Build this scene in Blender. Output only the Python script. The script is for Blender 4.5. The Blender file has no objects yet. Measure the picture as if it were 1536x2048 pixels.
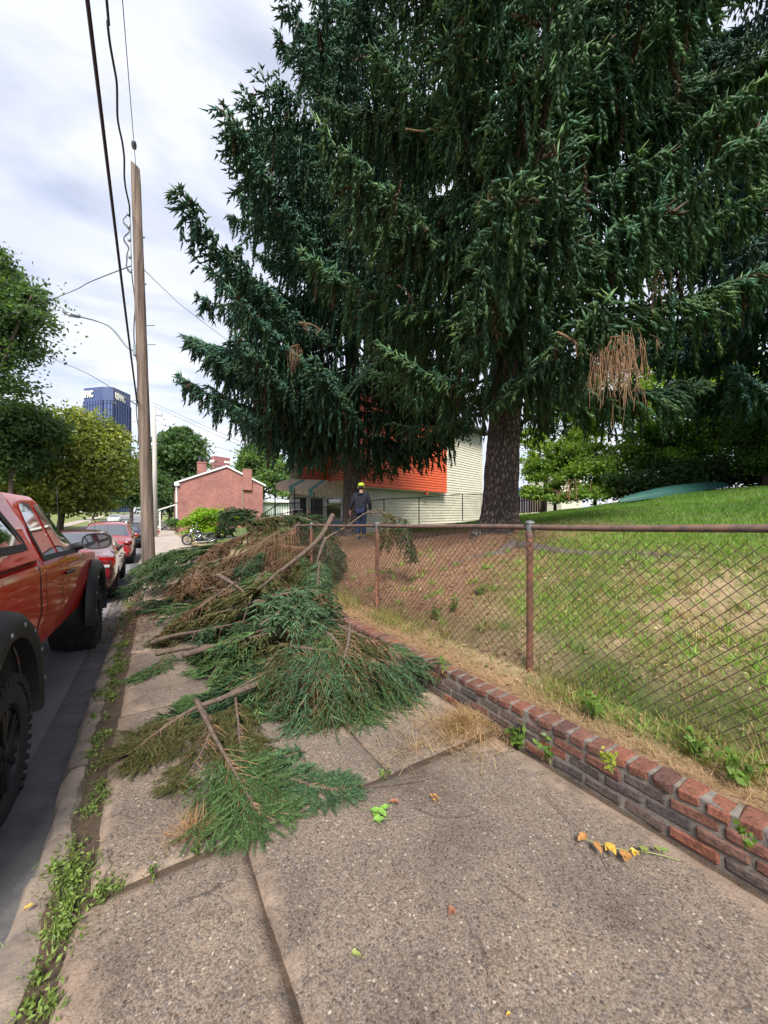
import bpy, bmesh, math, random
import numpy as np
from mathutils import Vector, Matrix
rng = np.random.default_rng(7); random.seed(7)
S = bpy.context.scene; COL = S.collection
# ------------------------------------------------------------------ camera, world, sun, exposure
TH = math.atan(474/770); CT, ST = math.cos(TH), math.sin(TH); EYE = 1.6
cd = bpy.data.cameras.new('camera'); cam = bpy.data.objects.new('camera', cd); COL.objects.link(cam); S.camera = cam
cam.location = (0, 0, EYE); cam.rotation_euler = (math.radians(90), 0, -TH)
cd.sensor_fit = 'VERTICAL'; cd.sensor_height = 36; cd.lens = 36*770/2048; cd.clip_start = .05; cd.clip_end = 5000
SUN_EL, SUN_AZ = 48, 208          # veiled sun behind the camera
w = bpy.data.worlds.new('World'); S.world = w; w.use_nodes = True
def build_world():
    nt = w.node_tree; N = nt.nodes; L = nt.links; N.clear()
    out = N.new('ShaderNodeOutputWorld'); bg = N.new('ShaderNodeBackground'); bg.inputs[1].default_value = .1
    sky = N.new('ShaderNodeTexSky'); sky.sky_type = 'NISHITA'; sky.sun_disc = False
    sky.sun_elevation = math.radians(SUN_EL); sky.sun_rotation = math.radians(SUN_AZ)
    tc = N.new('ShaderNodeTexCoord'); sep = N.new('ShaderNodeSeparateXYZ'); L.new(tc.outputs['Generated'], sep.inputs[0])
    mx = N.new('ShaderNodeMath'); mx.operation = 'MAXIMUM'; mx.inputs[1].default_value = .0; L.new(sep.outputs[2], mx.inputs[0])
    ad = N.new('ShaderNodeMath'); ad.operation = 'ADD'; ad.inputs[1].default_value = .16; L.new(mx.outputs[0], ad.inputs[0])
    def div(i):
        d = N.new('ShaderNodeMath'); d.operation = 'DIVIDE'; L.new(sep.outputs[i], d.inputs[0]); L.new(ad.outputs[0], d.inputs[1]); return d
    cb = N.new('ShaderNodeCombineXYZ'); L.new(div(0).outputs[0], cb.inputs[0]); L.new(div(1).outputs[0], cb.inputs[1])
    def noise(sc, det, rough, stretch, rot=0):
        mp = N.new('ShaderNodeMapping'); mp.inputs['Scale'].default_value = stretch; mp.inputs['Rotation'].default_value = (0, 0, rot)
        L.new(cb.outputs[0], mp.inputs[0]); n = N.new('ShaderNodeTexNoise'); n.inputs['Scale'].default_value = sc
        n.inputs['Detail'].default_value = det; n.inputs['Roughness'].default_value = rough; n.inputs['Distortion'].default_value = .35
        L.new(mp.outputs[0], n.inputs[0]); return n
    n1 = noise(1.0, 8, .52, (1, 1.35, 1), .5); n2 = noise(2.4, 8, .52, (1, 1.7, 1), -.4)
    def ramp(n, stops):
        r = N.new('ShaderNodeValToRGB'); e = r.color_ramp.elements
        while len(e) < len(stops): e.new(.5)
        for k, (p, c) in enumerate(stops): e[k].position = p; e[k].color = (*c, 1)
        L.new(n.outputs[0], r.inputs[0]); return r
    # cloud sheet: grey-lavender bellies to bright white
    r1 = ramp(n1, [(.24, (4.25, 4.5, 5.5)), (.42, (5.05, 5.3, 6.15)), (.58, (5.65, 5.8, 6.35)), (.76, (6.15, 6.2, 6.45))])
    r2 = ramp(n2, [(.32, (.88, .90, .95)), (.52, (1, 1, 1)), (.72, (1.05, 1.04, 1.02))])
    mul = N.new('ShaderNodeMix'); mul.data_type = 'RGBA'; mul.blend_type = 'MULTIPLY'; mul.inputs[0].default_value = 1
    L.new(r1.outputs[0], mul.inputs[6]); L.new(r2.outputs[0], mul.inputs[7])
    n3 = noise(1.9, 6, .5, (1, 2.1, 1), .9); r3 = ramp(n3, [(.36, (.58, .58, .58)), (.54, (.96, .96, .96))])
    mix = N.new('ShaderNodeMix'); mix.data_type = 'RGBA'; L.new(r3.outputs[0], mix.inputs[0])
    L.new(sky.outputs[0], mix.inputs[6]); L.new(mul.outputs[2], mix.inputs[7])
    L.new(mix.outputs[2], bg.inputs[0]); L.new(bg.outputs[0], out.inputs[0])
build_world()
sl = bpy.data.lights.new('sun', 'SUN'); sl.energy = 4.3; sl.angle = math.radians(20); sl.color = (1, .95, .87)
sun = bpy.data.objects.new('sun', sl); COL.objects.link(sun)
_a, _e = math.radians(SUN_AZ), math.radians(SUN_EL)   # azimuth clockwise from +Y
sun.rotation_euler = Vector((-math.sin(_a)*math.cos(_e), -math.cos(_a)*math.cos(_e), -math.sin(_e))).to_track_quat('-Z', 'Y').to_euler()
sun.location = (-20, -30, 40)
V_ = S.view_settings; V_.view_transform = 'Standard'; V_.look = 'None'; V_.exposure = .92; V_.gamma = 1; V_.use_curve_mapping = False
S.cycles.use_denoising = True; S.cycles.max_bounces = 6; S.cycles.diffuse_bounces = 4; S.cycles.glossy_bounces = 3
S.cycles.transmission_bounces = 4; S.cycles.transparent_max_bounces = 4; S.cycles.caustics_reflective = False; S.cycles.caustics_refractive = False

# ------------------------------------------------------------------ pixel / ground helpers
def prof(y): return float(np.interp(y, [-60, 0, 25, 60, 130, 160, 900], [1.2, 0, -.5, -.55, .5, .9, .9]))
def nprof(y): return np.interp(y, [-60, 0, 25, 60, 130, 160, 900], [1.2, 0, -.5, -.55, .5, .9, .9])
def P(px, py, z):
    x = (px-768)/770*z
    return Vector((x*CT+z*ST, z*CT-x*ST, EYE+(1024-py)/770*z))
def G(px, py, h=0, surf=None):              # point of the pixel ray at height h above the street surface
    if surf is None: surf = lambda X, Y: prof(Y)
    lo, hi = .3, 400
    for z in np.geomspace(.5, 400, 400):
        p = P(px, py, z)
        if p.z < surf(p.x, p.y)+h: hi = z; break
        lo = z
    for _ in range(30):
        m = (lo+hi)/2; p = P(px, py, m)
        if p.z < surf(p.x, p.y)+h: hi = m
        else: lo = m
    return P(px, py, lo)
def yard_np(X, Y):
    d = np.asarray(X, float)-2.7; Y = np.asarray(Y, float)
    g = np.where(d < 3, .27*d, np.where(d < 16, .81+.11*(d-3), 2.24+.02*(d-16)))
    k = np.interp(Y, [-60, 6, 11, 15, 22, 40], [1, 1, .75, .6, .36, .2])
    b = np.interp(Y, [-60, 13, 17], [.33, .33, .06])
    t = np.exp(-((np.asarray(X)-6.2)**2+(Y-5.55)**2)/1.1)*.16+np.exp(-((np.asarray(X)-7)**2+(Y-13.8)**2)/1.0)*.12
    n = .025*np.sin(X*2.3+Y*1.1)+.02*np.sin(X*1.1-Y*2.7+1)
    return nprof(Y)+b+k*g+t+n*np.clip(d+.3, 0, 1)
def yard(X, Y): return float(yard_np(X, Y))
def fbm(x, y, seed=0):
    r = np.random.default_rng(seed); v = 0; a = 1
    for o in range(5):
        f = .55*1.9**o; ang = r.uniform(0, 6.28, 3); ph = r.uniform(0, 6.28, 3)
        for q in range(3): v = v+a/3*np.sin(f*(x*np.cos(ang[q])+y*np.sin(ang[q]))*2.2+ph[q]+1.3*np.sin(f*y+ph[q-1]))
        a *= .6
    return v

# ------------------------------------------------------------------ materials
def _nt(name):
    m = bpy.data.materials.new(name); m.use_nodes = True; nt = m.node_tree; nt.nodes.clear()
    o = nt.nodes.new('ShaderNodeOutputMaterial'); b = nt.nodes.new('ShaderNodeBsdfPrincipled'); nt.links.new(b.outputs[0], o.inputs[0])
    return m, nt, nt.nodes, nt.links, b, o
def tex(N, L, kind, scale, coord='Object', detail=5, rough=.6, stretch=(1, 1, 1)):
    tc = N.new('ShaderNodeTexCoord'); mp = N.new('ShaderNodeMapping'); mp.inputs['Scale'].default_value = stretch
    L.new(tc.outputs[coord], mp.inputs[0])
    n = N.new('ShaderNodeTexNoise' if kind == 'noise' else 'ShaderNodeTexVoronoi'); n.inputs['Scale'].default_value = scale
    if kind == 'noise': n.inputs['Detail'].default_value = detail; n.inputs['Roughness'].default_value = rough
    L.new(mp.outputs[0], n.inputs[0]); return n
def rampn(N, L, src, stops):
    r = N.new('ShaderNodeValToRGB'); e = r.color_ramp.elements
    while len(e) < len(stops): e.new(.5)
    for k, (p, c) in enumerate(stops): e[k].position = p; e[k].color = (*c, 1) if len(c) == 3 else c
    L.new(src, r.inputs[0]); return r
def mixc(N, L, f, a, b, mode='MIX'):
    m = N.new('ShaderNodeMix'); m.data_type = 'RGBA'; m.blend_type = mode
    for v, i in ((f, 0), (a, 6), (b, 7)):
        if isinstance(v, (int, float)): m.inputs[i].default_value = v
        elif isinstance(v, tuple): m.inputs[i].default_value = (*v, 1)
        else: L.new(v, m.inputs[i])
    return m.outputs[2]
def bump(N, L, b, h, s, d=.02):
    bp = N.new('ShaderNodeBump'); bp.inputs['Strength'].default_value = s; bp.inputs['Distance'].default_value = d
    L.new(h, bp.inputs['Height']); L.new(bp.outputs[0], b.inputs['Normal'])
def M(name, col, rough=.7, metal=0, col2=None, scale=6, bmp=.15, bscale=40, coat=0, spec=.5, stretch=(1, 1, 1), attr=False, bd=.02):
    m, nt, N, L, b, o = _nt(name)
    col2 = col2 or tuple(c*.72 for c in col)
    n = tex(N, L, 'noise', scale, stretch=stretch); r = rampn(N, L, n.outputs[0], [(.35, col2), (.65, col)])
    c = r.outputs[0]
    if attr:
        a = N.new('ShaderNodeAttribute'); a.attribute_name = 'Col'; c = mixc(N, L, 1.0, a.outputs[0], c, 'MULTIPLY')
    L.new(c, b.inputs['Base Color']); b.inputs['Roughness'].default_value = rough; b.inputs['Metallic'].default_value = metal
    b.inputs['Coat Weight'].default_value = coat; b.inputs['Coat Roughness'].default_value = .04; b.inputs['Specular IOR Level'].default_value = spec
    if bmp: bump(N, L, b, tex(N, L, 'noise', bscale, stretch=stretch, detail=6).outputs[0], bmp, bd)
    return m
def leaf_mat(name, trans=.35, rough=.5, tint=(1.6, 1.5, .5)):
    m, nt, N, L, b, o = _nt(name)
    a = N.new('ShaderNodeAttribute'); a.attribute_name = 'Col'
    L.new(a.outputs[0], b.inputs['Base Color']); b.inputs['Roughness'].default_value = rough; b.inputs['Specular IOR Level'].default_value = .3
    if trans:
        t = N.new('ShaderNodeBsdfTranslucent'); mu = mixc(N, L, 1.0, a.outputs[0], tint, 'MULTIPLY'); L.new(mu, t.inputs[0])
        ms = N.new('ShaderNodeMixShader'); ms.inputs[0].default_value = trans
        L.new(b.outputs[0], ms.inputs[1]); L.new(t.outputs[0], ms.inputs[2]); L.new(ms.outputs[0], o.inputs[0])
    return m
MT = {}
def mk(name, *a, **k): MT[name] = M(name, *a, **k)
mk('asphalt', (.17, .17, .182), .85, col2=(.125, .125, .135), scale=2.5, bmp=.5, bscale=160, bd=.006)
mk('gutter', (.12, .118, .12), .9, col2=(.065, .065, .067), scale=5, bmp=.6, bscale=60, bd=.01)
mk('kerb_stone', (.24, .19, .15), .9, col2=(.10, .085, .075), scale=5, bmp=.7, bscale=45, bd=.012)
mk('soil', (.085, .055, .035), 1, col2=(.045, .03, .02), scale=9, bmp=.9, bscale=50, bd=.02)
mk('yard', (1, 1, 1), 1, col2=(.62, .6, .58), scale=14, bmp=.8, bscale=70, attr=True, bd=.02)
mk('grass_ground', (.11, .15, .035), 1, col2=(.16, .17, .05), scale=.6, bmp=.6, bscale=30)
mk('far_pave', (.36, .31, .27), .95, col2=(.27, .235, .205), scale=1.6, bmp=.2)
mk('mortar', (.21, .185, .16), 1, col2=(.10, .088, .078), scale=18, bmp=.9, bscale=120, bd=.006)
mk('bark', (.14, .105, .09), .95, col2=(.075, .055, .048), scale=7, bmp=1, bscale=22, stretch=(1, 1, .3), bd=.05)
mk('bark_twig', (.125, .088, .064), .9, col2=(.055, .040, .031), scale=25, bmp=.6, bscale=90, bd=.006)
mk('dead_twig', (.24, .13, .065), .9, col2=(.10, .058, .036), scale=12, bmp=.2)
mk('cut_wood', (.82, .55, .30), .8, col2=(.72, .43, .20), scale=30, bmp=.2)
mk('rust', (.15, .085, .06), .75, col2=(.075, .05, .045), scale=14, bmp=.35, bscale=90, bd=.004)
mk('rust_post', (.24, .095, .05), .8, col2=(.11, .055, .04), scale=9, bmp=.35, bscale=80, bd=.004)
mk('rust_wire', (.095, .055, .038), .7, col2=(.055, .036, .03), scale=9, bmp=0)
mk('galv', (.22, .24, .24), .5, metal=.6, bmp=.2)
mk('pole_wood', (.23, .175, .14), .9, col2=(.075, .055, .045), scale=11, bmp=1, bscale=40, stretch=(1, 1, .035), bd=.03)
mk('pole_grey', (.42, .40, .38), .9, col2=(.30, .28, .26), scale=4, stretch=(1, 1, .08), bmp=.3)
mk('cable', (.03, .028, .035), .6, bmp=0)
mk('lamp_grey', (.25, .30, .34), .5, metal=.4, bmp=.05)
mk('white_paint', (.78, .78, .77), .6, col2=(.64, .64, .63), scale=5, bmp=.1)
mk('cream_siding', (.60, .57, .46), .6, col2=(.53, .50, .40), scale=1.2, bmp=.05)
mk('orange_siding', (.66, .105, .03), .6, col2=(.58, .085, .025), scale=1.5, bmp=.05)
mk('green_siding', (.37, .46, .38), .6, col2=(.31, .39, .32), scale=1.5, bmp=.05)
mk('roof_dark', (.05, .05, .055), .9, bmp=.5)
mk('black_iron', (.012, .012, .014), .45, bmp=0)
mk('black_plastic', (.014, .014, .016), .6, col2=(.022, .022, .024), scale=9, bmp=.15, bscale=250, bd=.002)
mk('rubber', (.017, .017, .018), .85, col2=(.028, .026, .024), scale=8, bmp=.4, bscale=120, bd=.004)
mk('rim_black', (.02, .02, .022), .35, metal=.6, bmp=0)
mk('rim_silver', (.45, .45, .46), .3, metal=.9, bmp=0)
mk('chrome', (.75, .76, .78), .12, metal=1, bmp=0)
mk('car_glass', (.012, .016, .02), .03, bmp=0, spec=.9, coat=1)
MT['car_glass'].node_tree.nodes['Principled BSDF'].inputs['IOR'].default_value = 2.1
mk('paint_red', (.66, .018, .005), .5, col2=(.62, .016, .004), scale=1.5, bmp=0, coat=.85, spec=.15)
mk('paint_maroon', (.13, .008, .012), .3, col2=(.11, .007, .011), scale=1.5, bmp=0, coat=1)
mk('paint_crimson', (.26, .014, .018), .3, col2=(.23, .012, .015), scale=1.5, bmp=0, coat=1)
mk('paint_black', (.010, .012, .018), .3, bmp=0, coat=1)
mk('paint_white', (.72, .73, .75), .3, bmp=0, coat=1)
mk('soft_top', (.02, .026, .06), .8, bmp=.2)
mk('lamp_red', (.55, .012, .012), .12, bmp=0, coat=1)
mk('lamp_amber', (.75, .13, .02), .15, bmp=0, coat=1)
mk('lamp_clear', (.7, .72, .75), .1, metal=.5, bmp=0, coat=1)
mk('hydrant_red', (.52, .05, .04), .6, bmp=.1)
mk('hydrant_white', (.70, .66, .62), .6, bmp=.1)
mk('canoe', (.010, .075, .060), .6, col2=(.008, .06, .048), scale=2, bmp=.05)
mk('tarp', (.05, .25, .62), .5, bmp=.2)
mk('board_brown', (.12, .055, .04), .85, bmp=.3)
mk('jacket', (.012, .014, .026), .85, col2=(.02, .023, .04), scale=14, bmp=.6, bscale=22, bd=.02)
mk('denim', (.02, .032, .085), .9, col2=(.015, .022, .06), scale=16, bmp=.5, bscale=30, bd=.012)
mk('skin', (.50, .30, .22), .55, bmp=.05)
mk('hair', (.025, .017, .012), .7, bmp=.3)
mk("cap", (.55, .74, .05), .7, bmp=.1)
mk('shoe', (.10, .11, .13), .7, bmp=.1)
mk('tan_metal', (.66, .49, .29), .5, bmp=.05)
mk('stripe_peach', (.80, .62, .47), .55, bmp=.05)
mk('stripe_teal', (.13, .36, .33), .55, bmp=.05)
mk('stone_wall', (.30, .24, .20), .9, col2=(.17, .13, .11), scale=9, bmp=.6)
mk('tower_steel_haze', (.060, .085, .20), .55, metal=0, col2=(.050, .072, .17), scale=.05, bmp=0)  # blue of the distance haze put into the brownish steel's colour
mk('tower_glass_haze', (.11, .155, .31), .3, bmp=0, col2=(.085, .125, .26), scale=.2)  # haze and reflected sky blue put into the glass colour
mk('tower_red', (.33, .13, .14), .8, bmp=0, col2=(.29, .11, .12), scale=.05)
mk('tower_red_dark', (.20, .10, .12), .8, bmp=0)
mk('sign_white', (.85, .83, .74), .6, bmp=0)
mk('teal_roof', (.12, .30, .30), .6, bmp=0)
MT['needle'] = leaf_mat('needle', .38, .55, (1.25, 1.35, .75)); MT['leaf'] = leaf_mat('leaf', .45, .45); MT['blade'] = leaf_mat('blade', .3, .5)

def bark_plates():
    m, nt, N, L, b, o = _nt('plated_bark'); v = tex(N, L, 'voronoi', 17, stretch=(1, 1, .42)); v.feature = 'DISTANCE_TO_EDGE'
    w_ = tex(N, L, 'noise', 26, detail=8, stretch=(1, 1, .5)); big = tex(N, L, 'noise', 2.2, detail=4)
    ds = N.new('ShaderNodeVectorMath'); ds.operation = 'MULTIPLY_ADD'; L.new(w_.outputs[1], ds.inputs[0]); ds.inputs[1].default_value = (.10, .10, .10); L.new(v.inputs[0].links[0].from_socket, ds.inputs[2]); L.new(ds.outputs[0], v.inputs[0])
    cr = rampn(N, L, v.outputs['Distance'], [(.0, (.035, .026, .023)), (.10, (.12, .092, .08)), (.35, (.20, .158, .138))])
    st = rampn(N, L, big.outputs[0], [(.3, (.75, .72, .72)), (.55, (1, 1, 1)), (.75, (1.2, 1.02, .92))]); g = rampn(N, L, w_.outputs[0], [(.3, (.7, .7, .7)), (.7, (1.25, 1.25, 1.25))])
    c = mixc(N, L, 1.0, cr.outputs[0], st.outputs[0], 'MULTIPLY'); c = mixc(N, L, 1.0, c, g.outputs[0], 'MULTIPLY'); L.new(c, b.inputs['Base Color']); b.inputs['Roughness'].default_value = .95
    h = N.new('ShaderNodeMath'); h.operation = 'MULTIPLY_ADD'; L.new(w_.outputs[0], h.inputs[0]); h.inputs[1].default_value = .35; hr = rampn(N, L, v.outputs['Distance'], [(0, (0, 0, 0)), (.22, (1, 1, 1))]); L.new(hr.outputs[0], h.inputs[2]); bump(N, L, b, h.outputs[0], 1.0, .03); return m
MT['plated_bark'] = bark_plates()
def concrete():
    m, nt, N, L, b, o = _nt('aggregate_concrete')
    v = tex(N, L, 'voronoi', 84); v2 = tex(N, L, 'voronoi', 210); big = tex(N, L, 'noise', 1.7, detail=6); mid = tex(N, L, 'noise', 9, detail=4)
    sep = N.new('ShaderNodeSeparateColor'); L.new(v.outputs['Color'], sep.inputs[0])
    peb = rampn(N, L, sep.outputs[0], [(0, (.045, .036, .031)), (.20, (.125, .095, .073)), (.42, (.075, .064, .057)), (.64, (.18, .137, .097)), (.80, (.105, .102, .104)), (.93, (.26, .215, .165)), (1, (.42, .37, .31))])
    sep2 = N.new('ShaderNodeSeparateColor'); L.new(v2.outputs['Color'], sep2.inputs[0])
    sand = rampn(N, L, sep2.outputs[1], [(0, (.085, .066, .053)), (.5, (.165, .128, .10)), (1, (.25, .205, .162))])
    stone = rampn(N, L, v.outputs['Distance'], [(.38, (1, 1, 1)), (.58, (0, 0, 0))])
    has = rampn(N, L, sep.outputs[1], [(.46, (0, 0, 0)), (.50, (1, 1, 1))]); sm_ = N.new('ShaderNodeMath'); sm_.operation = 'MULTIPLY'; L.new(stone.outputs[0], sm_.inputs[0]); L.new(has.outputs[0], sm_.inputs[1]); stone = sm_
    for vv, am in ((v, .010), (v2, .004)):
        dn_ = N.new('ShaderNodeVectorMath'); dn_.operation = 'MULTIPLY_ADD'; L.new(tex(N, L, 'noise', 70, detail=3).outputs[1], dn_.inputs[0]); dn_.inputs[1].default_value = (am, am, am); L.new(vv.inputs[0].links[0].from_socket, dn_.inputs[2]); L.new(dn_.outputs[0], vv.inputs[0])
    c = mixc(N, L, stone.outputs[0], sand.outputs[0], peb.outputs[0])
    a = N.new('ShaderNodeAttribute'); a.attribute_name = 'Col'; asep = N.new('ShaderNodeSeparateColor'); L.new(a.outputs[0], asep.inputs[0])
    cem = rampn(N, L, mid.outputs[0], [(.3, (.23, .165, .122)), (.7, (.33, .25, .19))])
    # worn cement skin near slab edges (attribute) broken up by noise
    sm = N.new('ShaderNodeMath'); sm.operation = 'MULTIPLY_ADD'; L.new(mid.outputs[0], sm.inputs[0]); sm.inputs[1].default_value = .9; L.new(asep.outputs[0], sm.inputs[2])
    ef = rampn(N, L, sm.outputs[0], [(.72, (0, 0, 0)), (1.05, (.8, .8, .8))])
    c = mixc(N, L, ef.outputs[0], c, cem.outputs[0])
    st = rampn(N, L, big.outputs[0], [(.3, (.60, .58, .57)), (.5, (1, 1, 1)), (.7, (1.26, 1.22, 1.18))])
    c = mixc(N, L, 1.0, c, st.outputs[0], 'MULTIPLY')
    oi = N.new('ShaderNodeObjectInfo'); tn = rampn(N, L, oi.outputs['Random'], [(0, (.78, .775, .785)), (1, (.96, .945, .94))]); c = mixc(N, L, 1.0, c, tn.outputs[0], 'MULTIPLY')
    ck = tex(N, L, 'voronoi', .9); ck.feature = 'DISTANCE_TO_EDGE'; dw = N.new('ShaderNodeVectorMath'); dw.operation = 'MULTIPLY_ADD'; L.new(tex(N, L, 'noise', 7, detail=6).outputs[1], dw.inputs[0]); dw.inputs[1].default_value = (.22, .22, .22); L.new(ck.inputs[0].links[0].from_socket, dw.inputs[2]); L.new(dw.outputs[0], ck.inputs[0])
    cl_ = rampn(N, L, ck.outputs['Distance'], [(.003, (1, 1, 1)), (.007, (0, 0, 0))]); km = rampn(N, L, tex(N, L, 'noise', .8, detail=2).outputs[0], [(.50, (0, 0, 0)), (.58, (.85, .85, .85))]); cf = mixc(N, L, 1.0, cl_.outputs[0], km.outputs[0], 'MULTIPLY'); c = mixc(N, L, cf, c, (.045, .035, .028))
    sp = rampn(N, L, tex(N, L, 'noise', 3.3, detail=7, rough=.7).outputs[0], [(.58, (1, 1, 1)), (.72, (.68, .64, .60))]); c = mixc(N, L, 1.0, c, sp.outputs[0], 'MULTIPLY')
    L.new(c, b.inputs['Base Color']); b.inputs['Roughness'].default_value = .93
    hm = N.new('ShaderNodeMath'); hm.operation = 'MULTIPLY_ADD'; L.new(stone.outputs[0], hm.inputs[0]); hm.inputs[1].default_value = .35; L.new(mid.outputs[0], hm.inputs[2])
    bump(N, L, b, hm.outputs[0], .75, .006); return m
MT['concrete'] = concrete()
def brick_mat(name, cols):
    m, nt, N, L, b, o = _nt(name); oi = N.new('ShaderNodeObjectInfo')
    r = rampn(N, L, oi.outputs['Random'], [(k/(len(cols)-1), c) for k, c in enumerate(cols)]); r.color_ramp.interpolation = 'CONSTANT' if False else 'LINEAR'
    n = tex(N, L, 'noise', 22, coord='Generated', detail=8); n.inputs['Scale'].default_value = 6
    s = rampn(N, L, n.outputs[0], [(.30, (.35, .34, .34)), (.52, (1, 1, 1)), (.75, (1.3, 1.28, 1.25))])
    L.new(mixc(N, L, 1.0, r.outputs[0], s.outputs[0], 'MULTIPLY'), b.inputs['Base Color']); b.inputs['Roughness'].default_value = .92
    bump(N, L, b, tex(N, L, 'noise', 60, detail=8).outputs[0], .7, .008); return m
MT['brick_red'] = brick_mat('brick_red', [(.08, .040, .032), (.145, .057, .037), (.19, .070, .043), (.125, .054, .040), (.16, .072, .052)])
MT['brick_dark'] = brick_mat('brick_dark', [(.055, .045, .045), (.085, .062, .055), (.11, .07, .058), (.065, .05, .05), (.14, .07, .05)])
def brickwall_mat():
    m, nt, N, L, b, o = _nt('house_brick'); tc = N.new('ShaderNodeTexCoord'); mp = N.new('ShaderNodeMapping'); mp.inputs['Rotation'].default_value = (math.radians(90), 0, 0)
    L.new(tc.outputs['Object'], mp.inputs[0]); br = N.new('ShaderNodeTexBrick'); L.new(mp.outputs[0], br.inputs[0])
    br.inputs['Scale'].default_value = 1; br.inputs['Brick Width'].default_value = .23; br.inputs['Row Height'].default_value = .082; br.inputs['Mortar Size'].default_value = .012
    br.inputs['Color1'].default_value = (.19, .035, .028, 1); br.inputs['Color2'].default_value = (.36, .09, .06, 1); br.inputs['Mortar'].default_value = (.44, .30, .28, 1)
    n = tex(N, L, 'noise', .5, detail=8, rough=.65); r = rampn(N, L, n.outputs[0], [(.35, (.62, .62, .66)), (.55, (.85, .85, .85)), (.72, (1.05, 1.1, 1.1))])
    n2 = tex(N, L, 'noise', 3.2, detail=10, rough=.8); r2 = rampn(N, L, n2.outputs[0], [(.52, (0, 0, 0)), (.72, (.4, .4, .4))])
    c = mixc(N, L, 1.0, br.outputs[0], r.outputs[0], 'MULTIPLY'); c = mixc(N, L, r2.outputs[0], c, (.46, .33, .31))
    L.new(c, b.inputs['Base Color']); b.inputs['Roughness'].default_value = .95
    bump(N, L, b, br.outputs['Fac'], -.4, .01); return m
MT['house_brick'] = brickwall_mat()

# ------------------------------------------------------------------ mesh helpers
ORG = {}
def tag(o, label=None, cat=None, group=None, kind=None):
    if label: o['label'] = label
    if cat: o['category'] = cat
    if group: o['group'] = group
    if kind: o['kind'] = kind
    return o
def thing(name, label, cat, loc=(0, 0, 0), rz=0, group=None):
    o = bpy.data.objects.new(name, None); COL.objects.link(o); o.location = loc; o.rotation_euler = (0, 0, rz); o.empty_display_size = .1
    ORG[o.name] = Vector(loc); return tag(o, label, cat, group)
def link(name, me, mat=None, parent=None, smooth=False, sharp=None):
    if mat is not None: me.materials.append(MT[mat] if isinstance(mat, str) else mat)
    if smooth:
        me.polygons.foreach_set('use_smooth', [True]*len(me.polygons))
        if sharp: me.set_sharp_from_angle(angle=math.radians(sharp))
    o = bpy.data.objects.new(name, me); COL.objects.link(o)
    if parent is not None: o.parent = parent; ORG[o.name] = ORG.get(parent.name, Vector())
    return o
def basis(d):
    d = Vector(d).normalized(); u = Vector((0, 0, 1)) if abs(d.z) < .9 else Vector((1, 0, 0))
    a = d.cross(u).normalized(); return d, a, a.cross(d).normalized()
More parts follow.
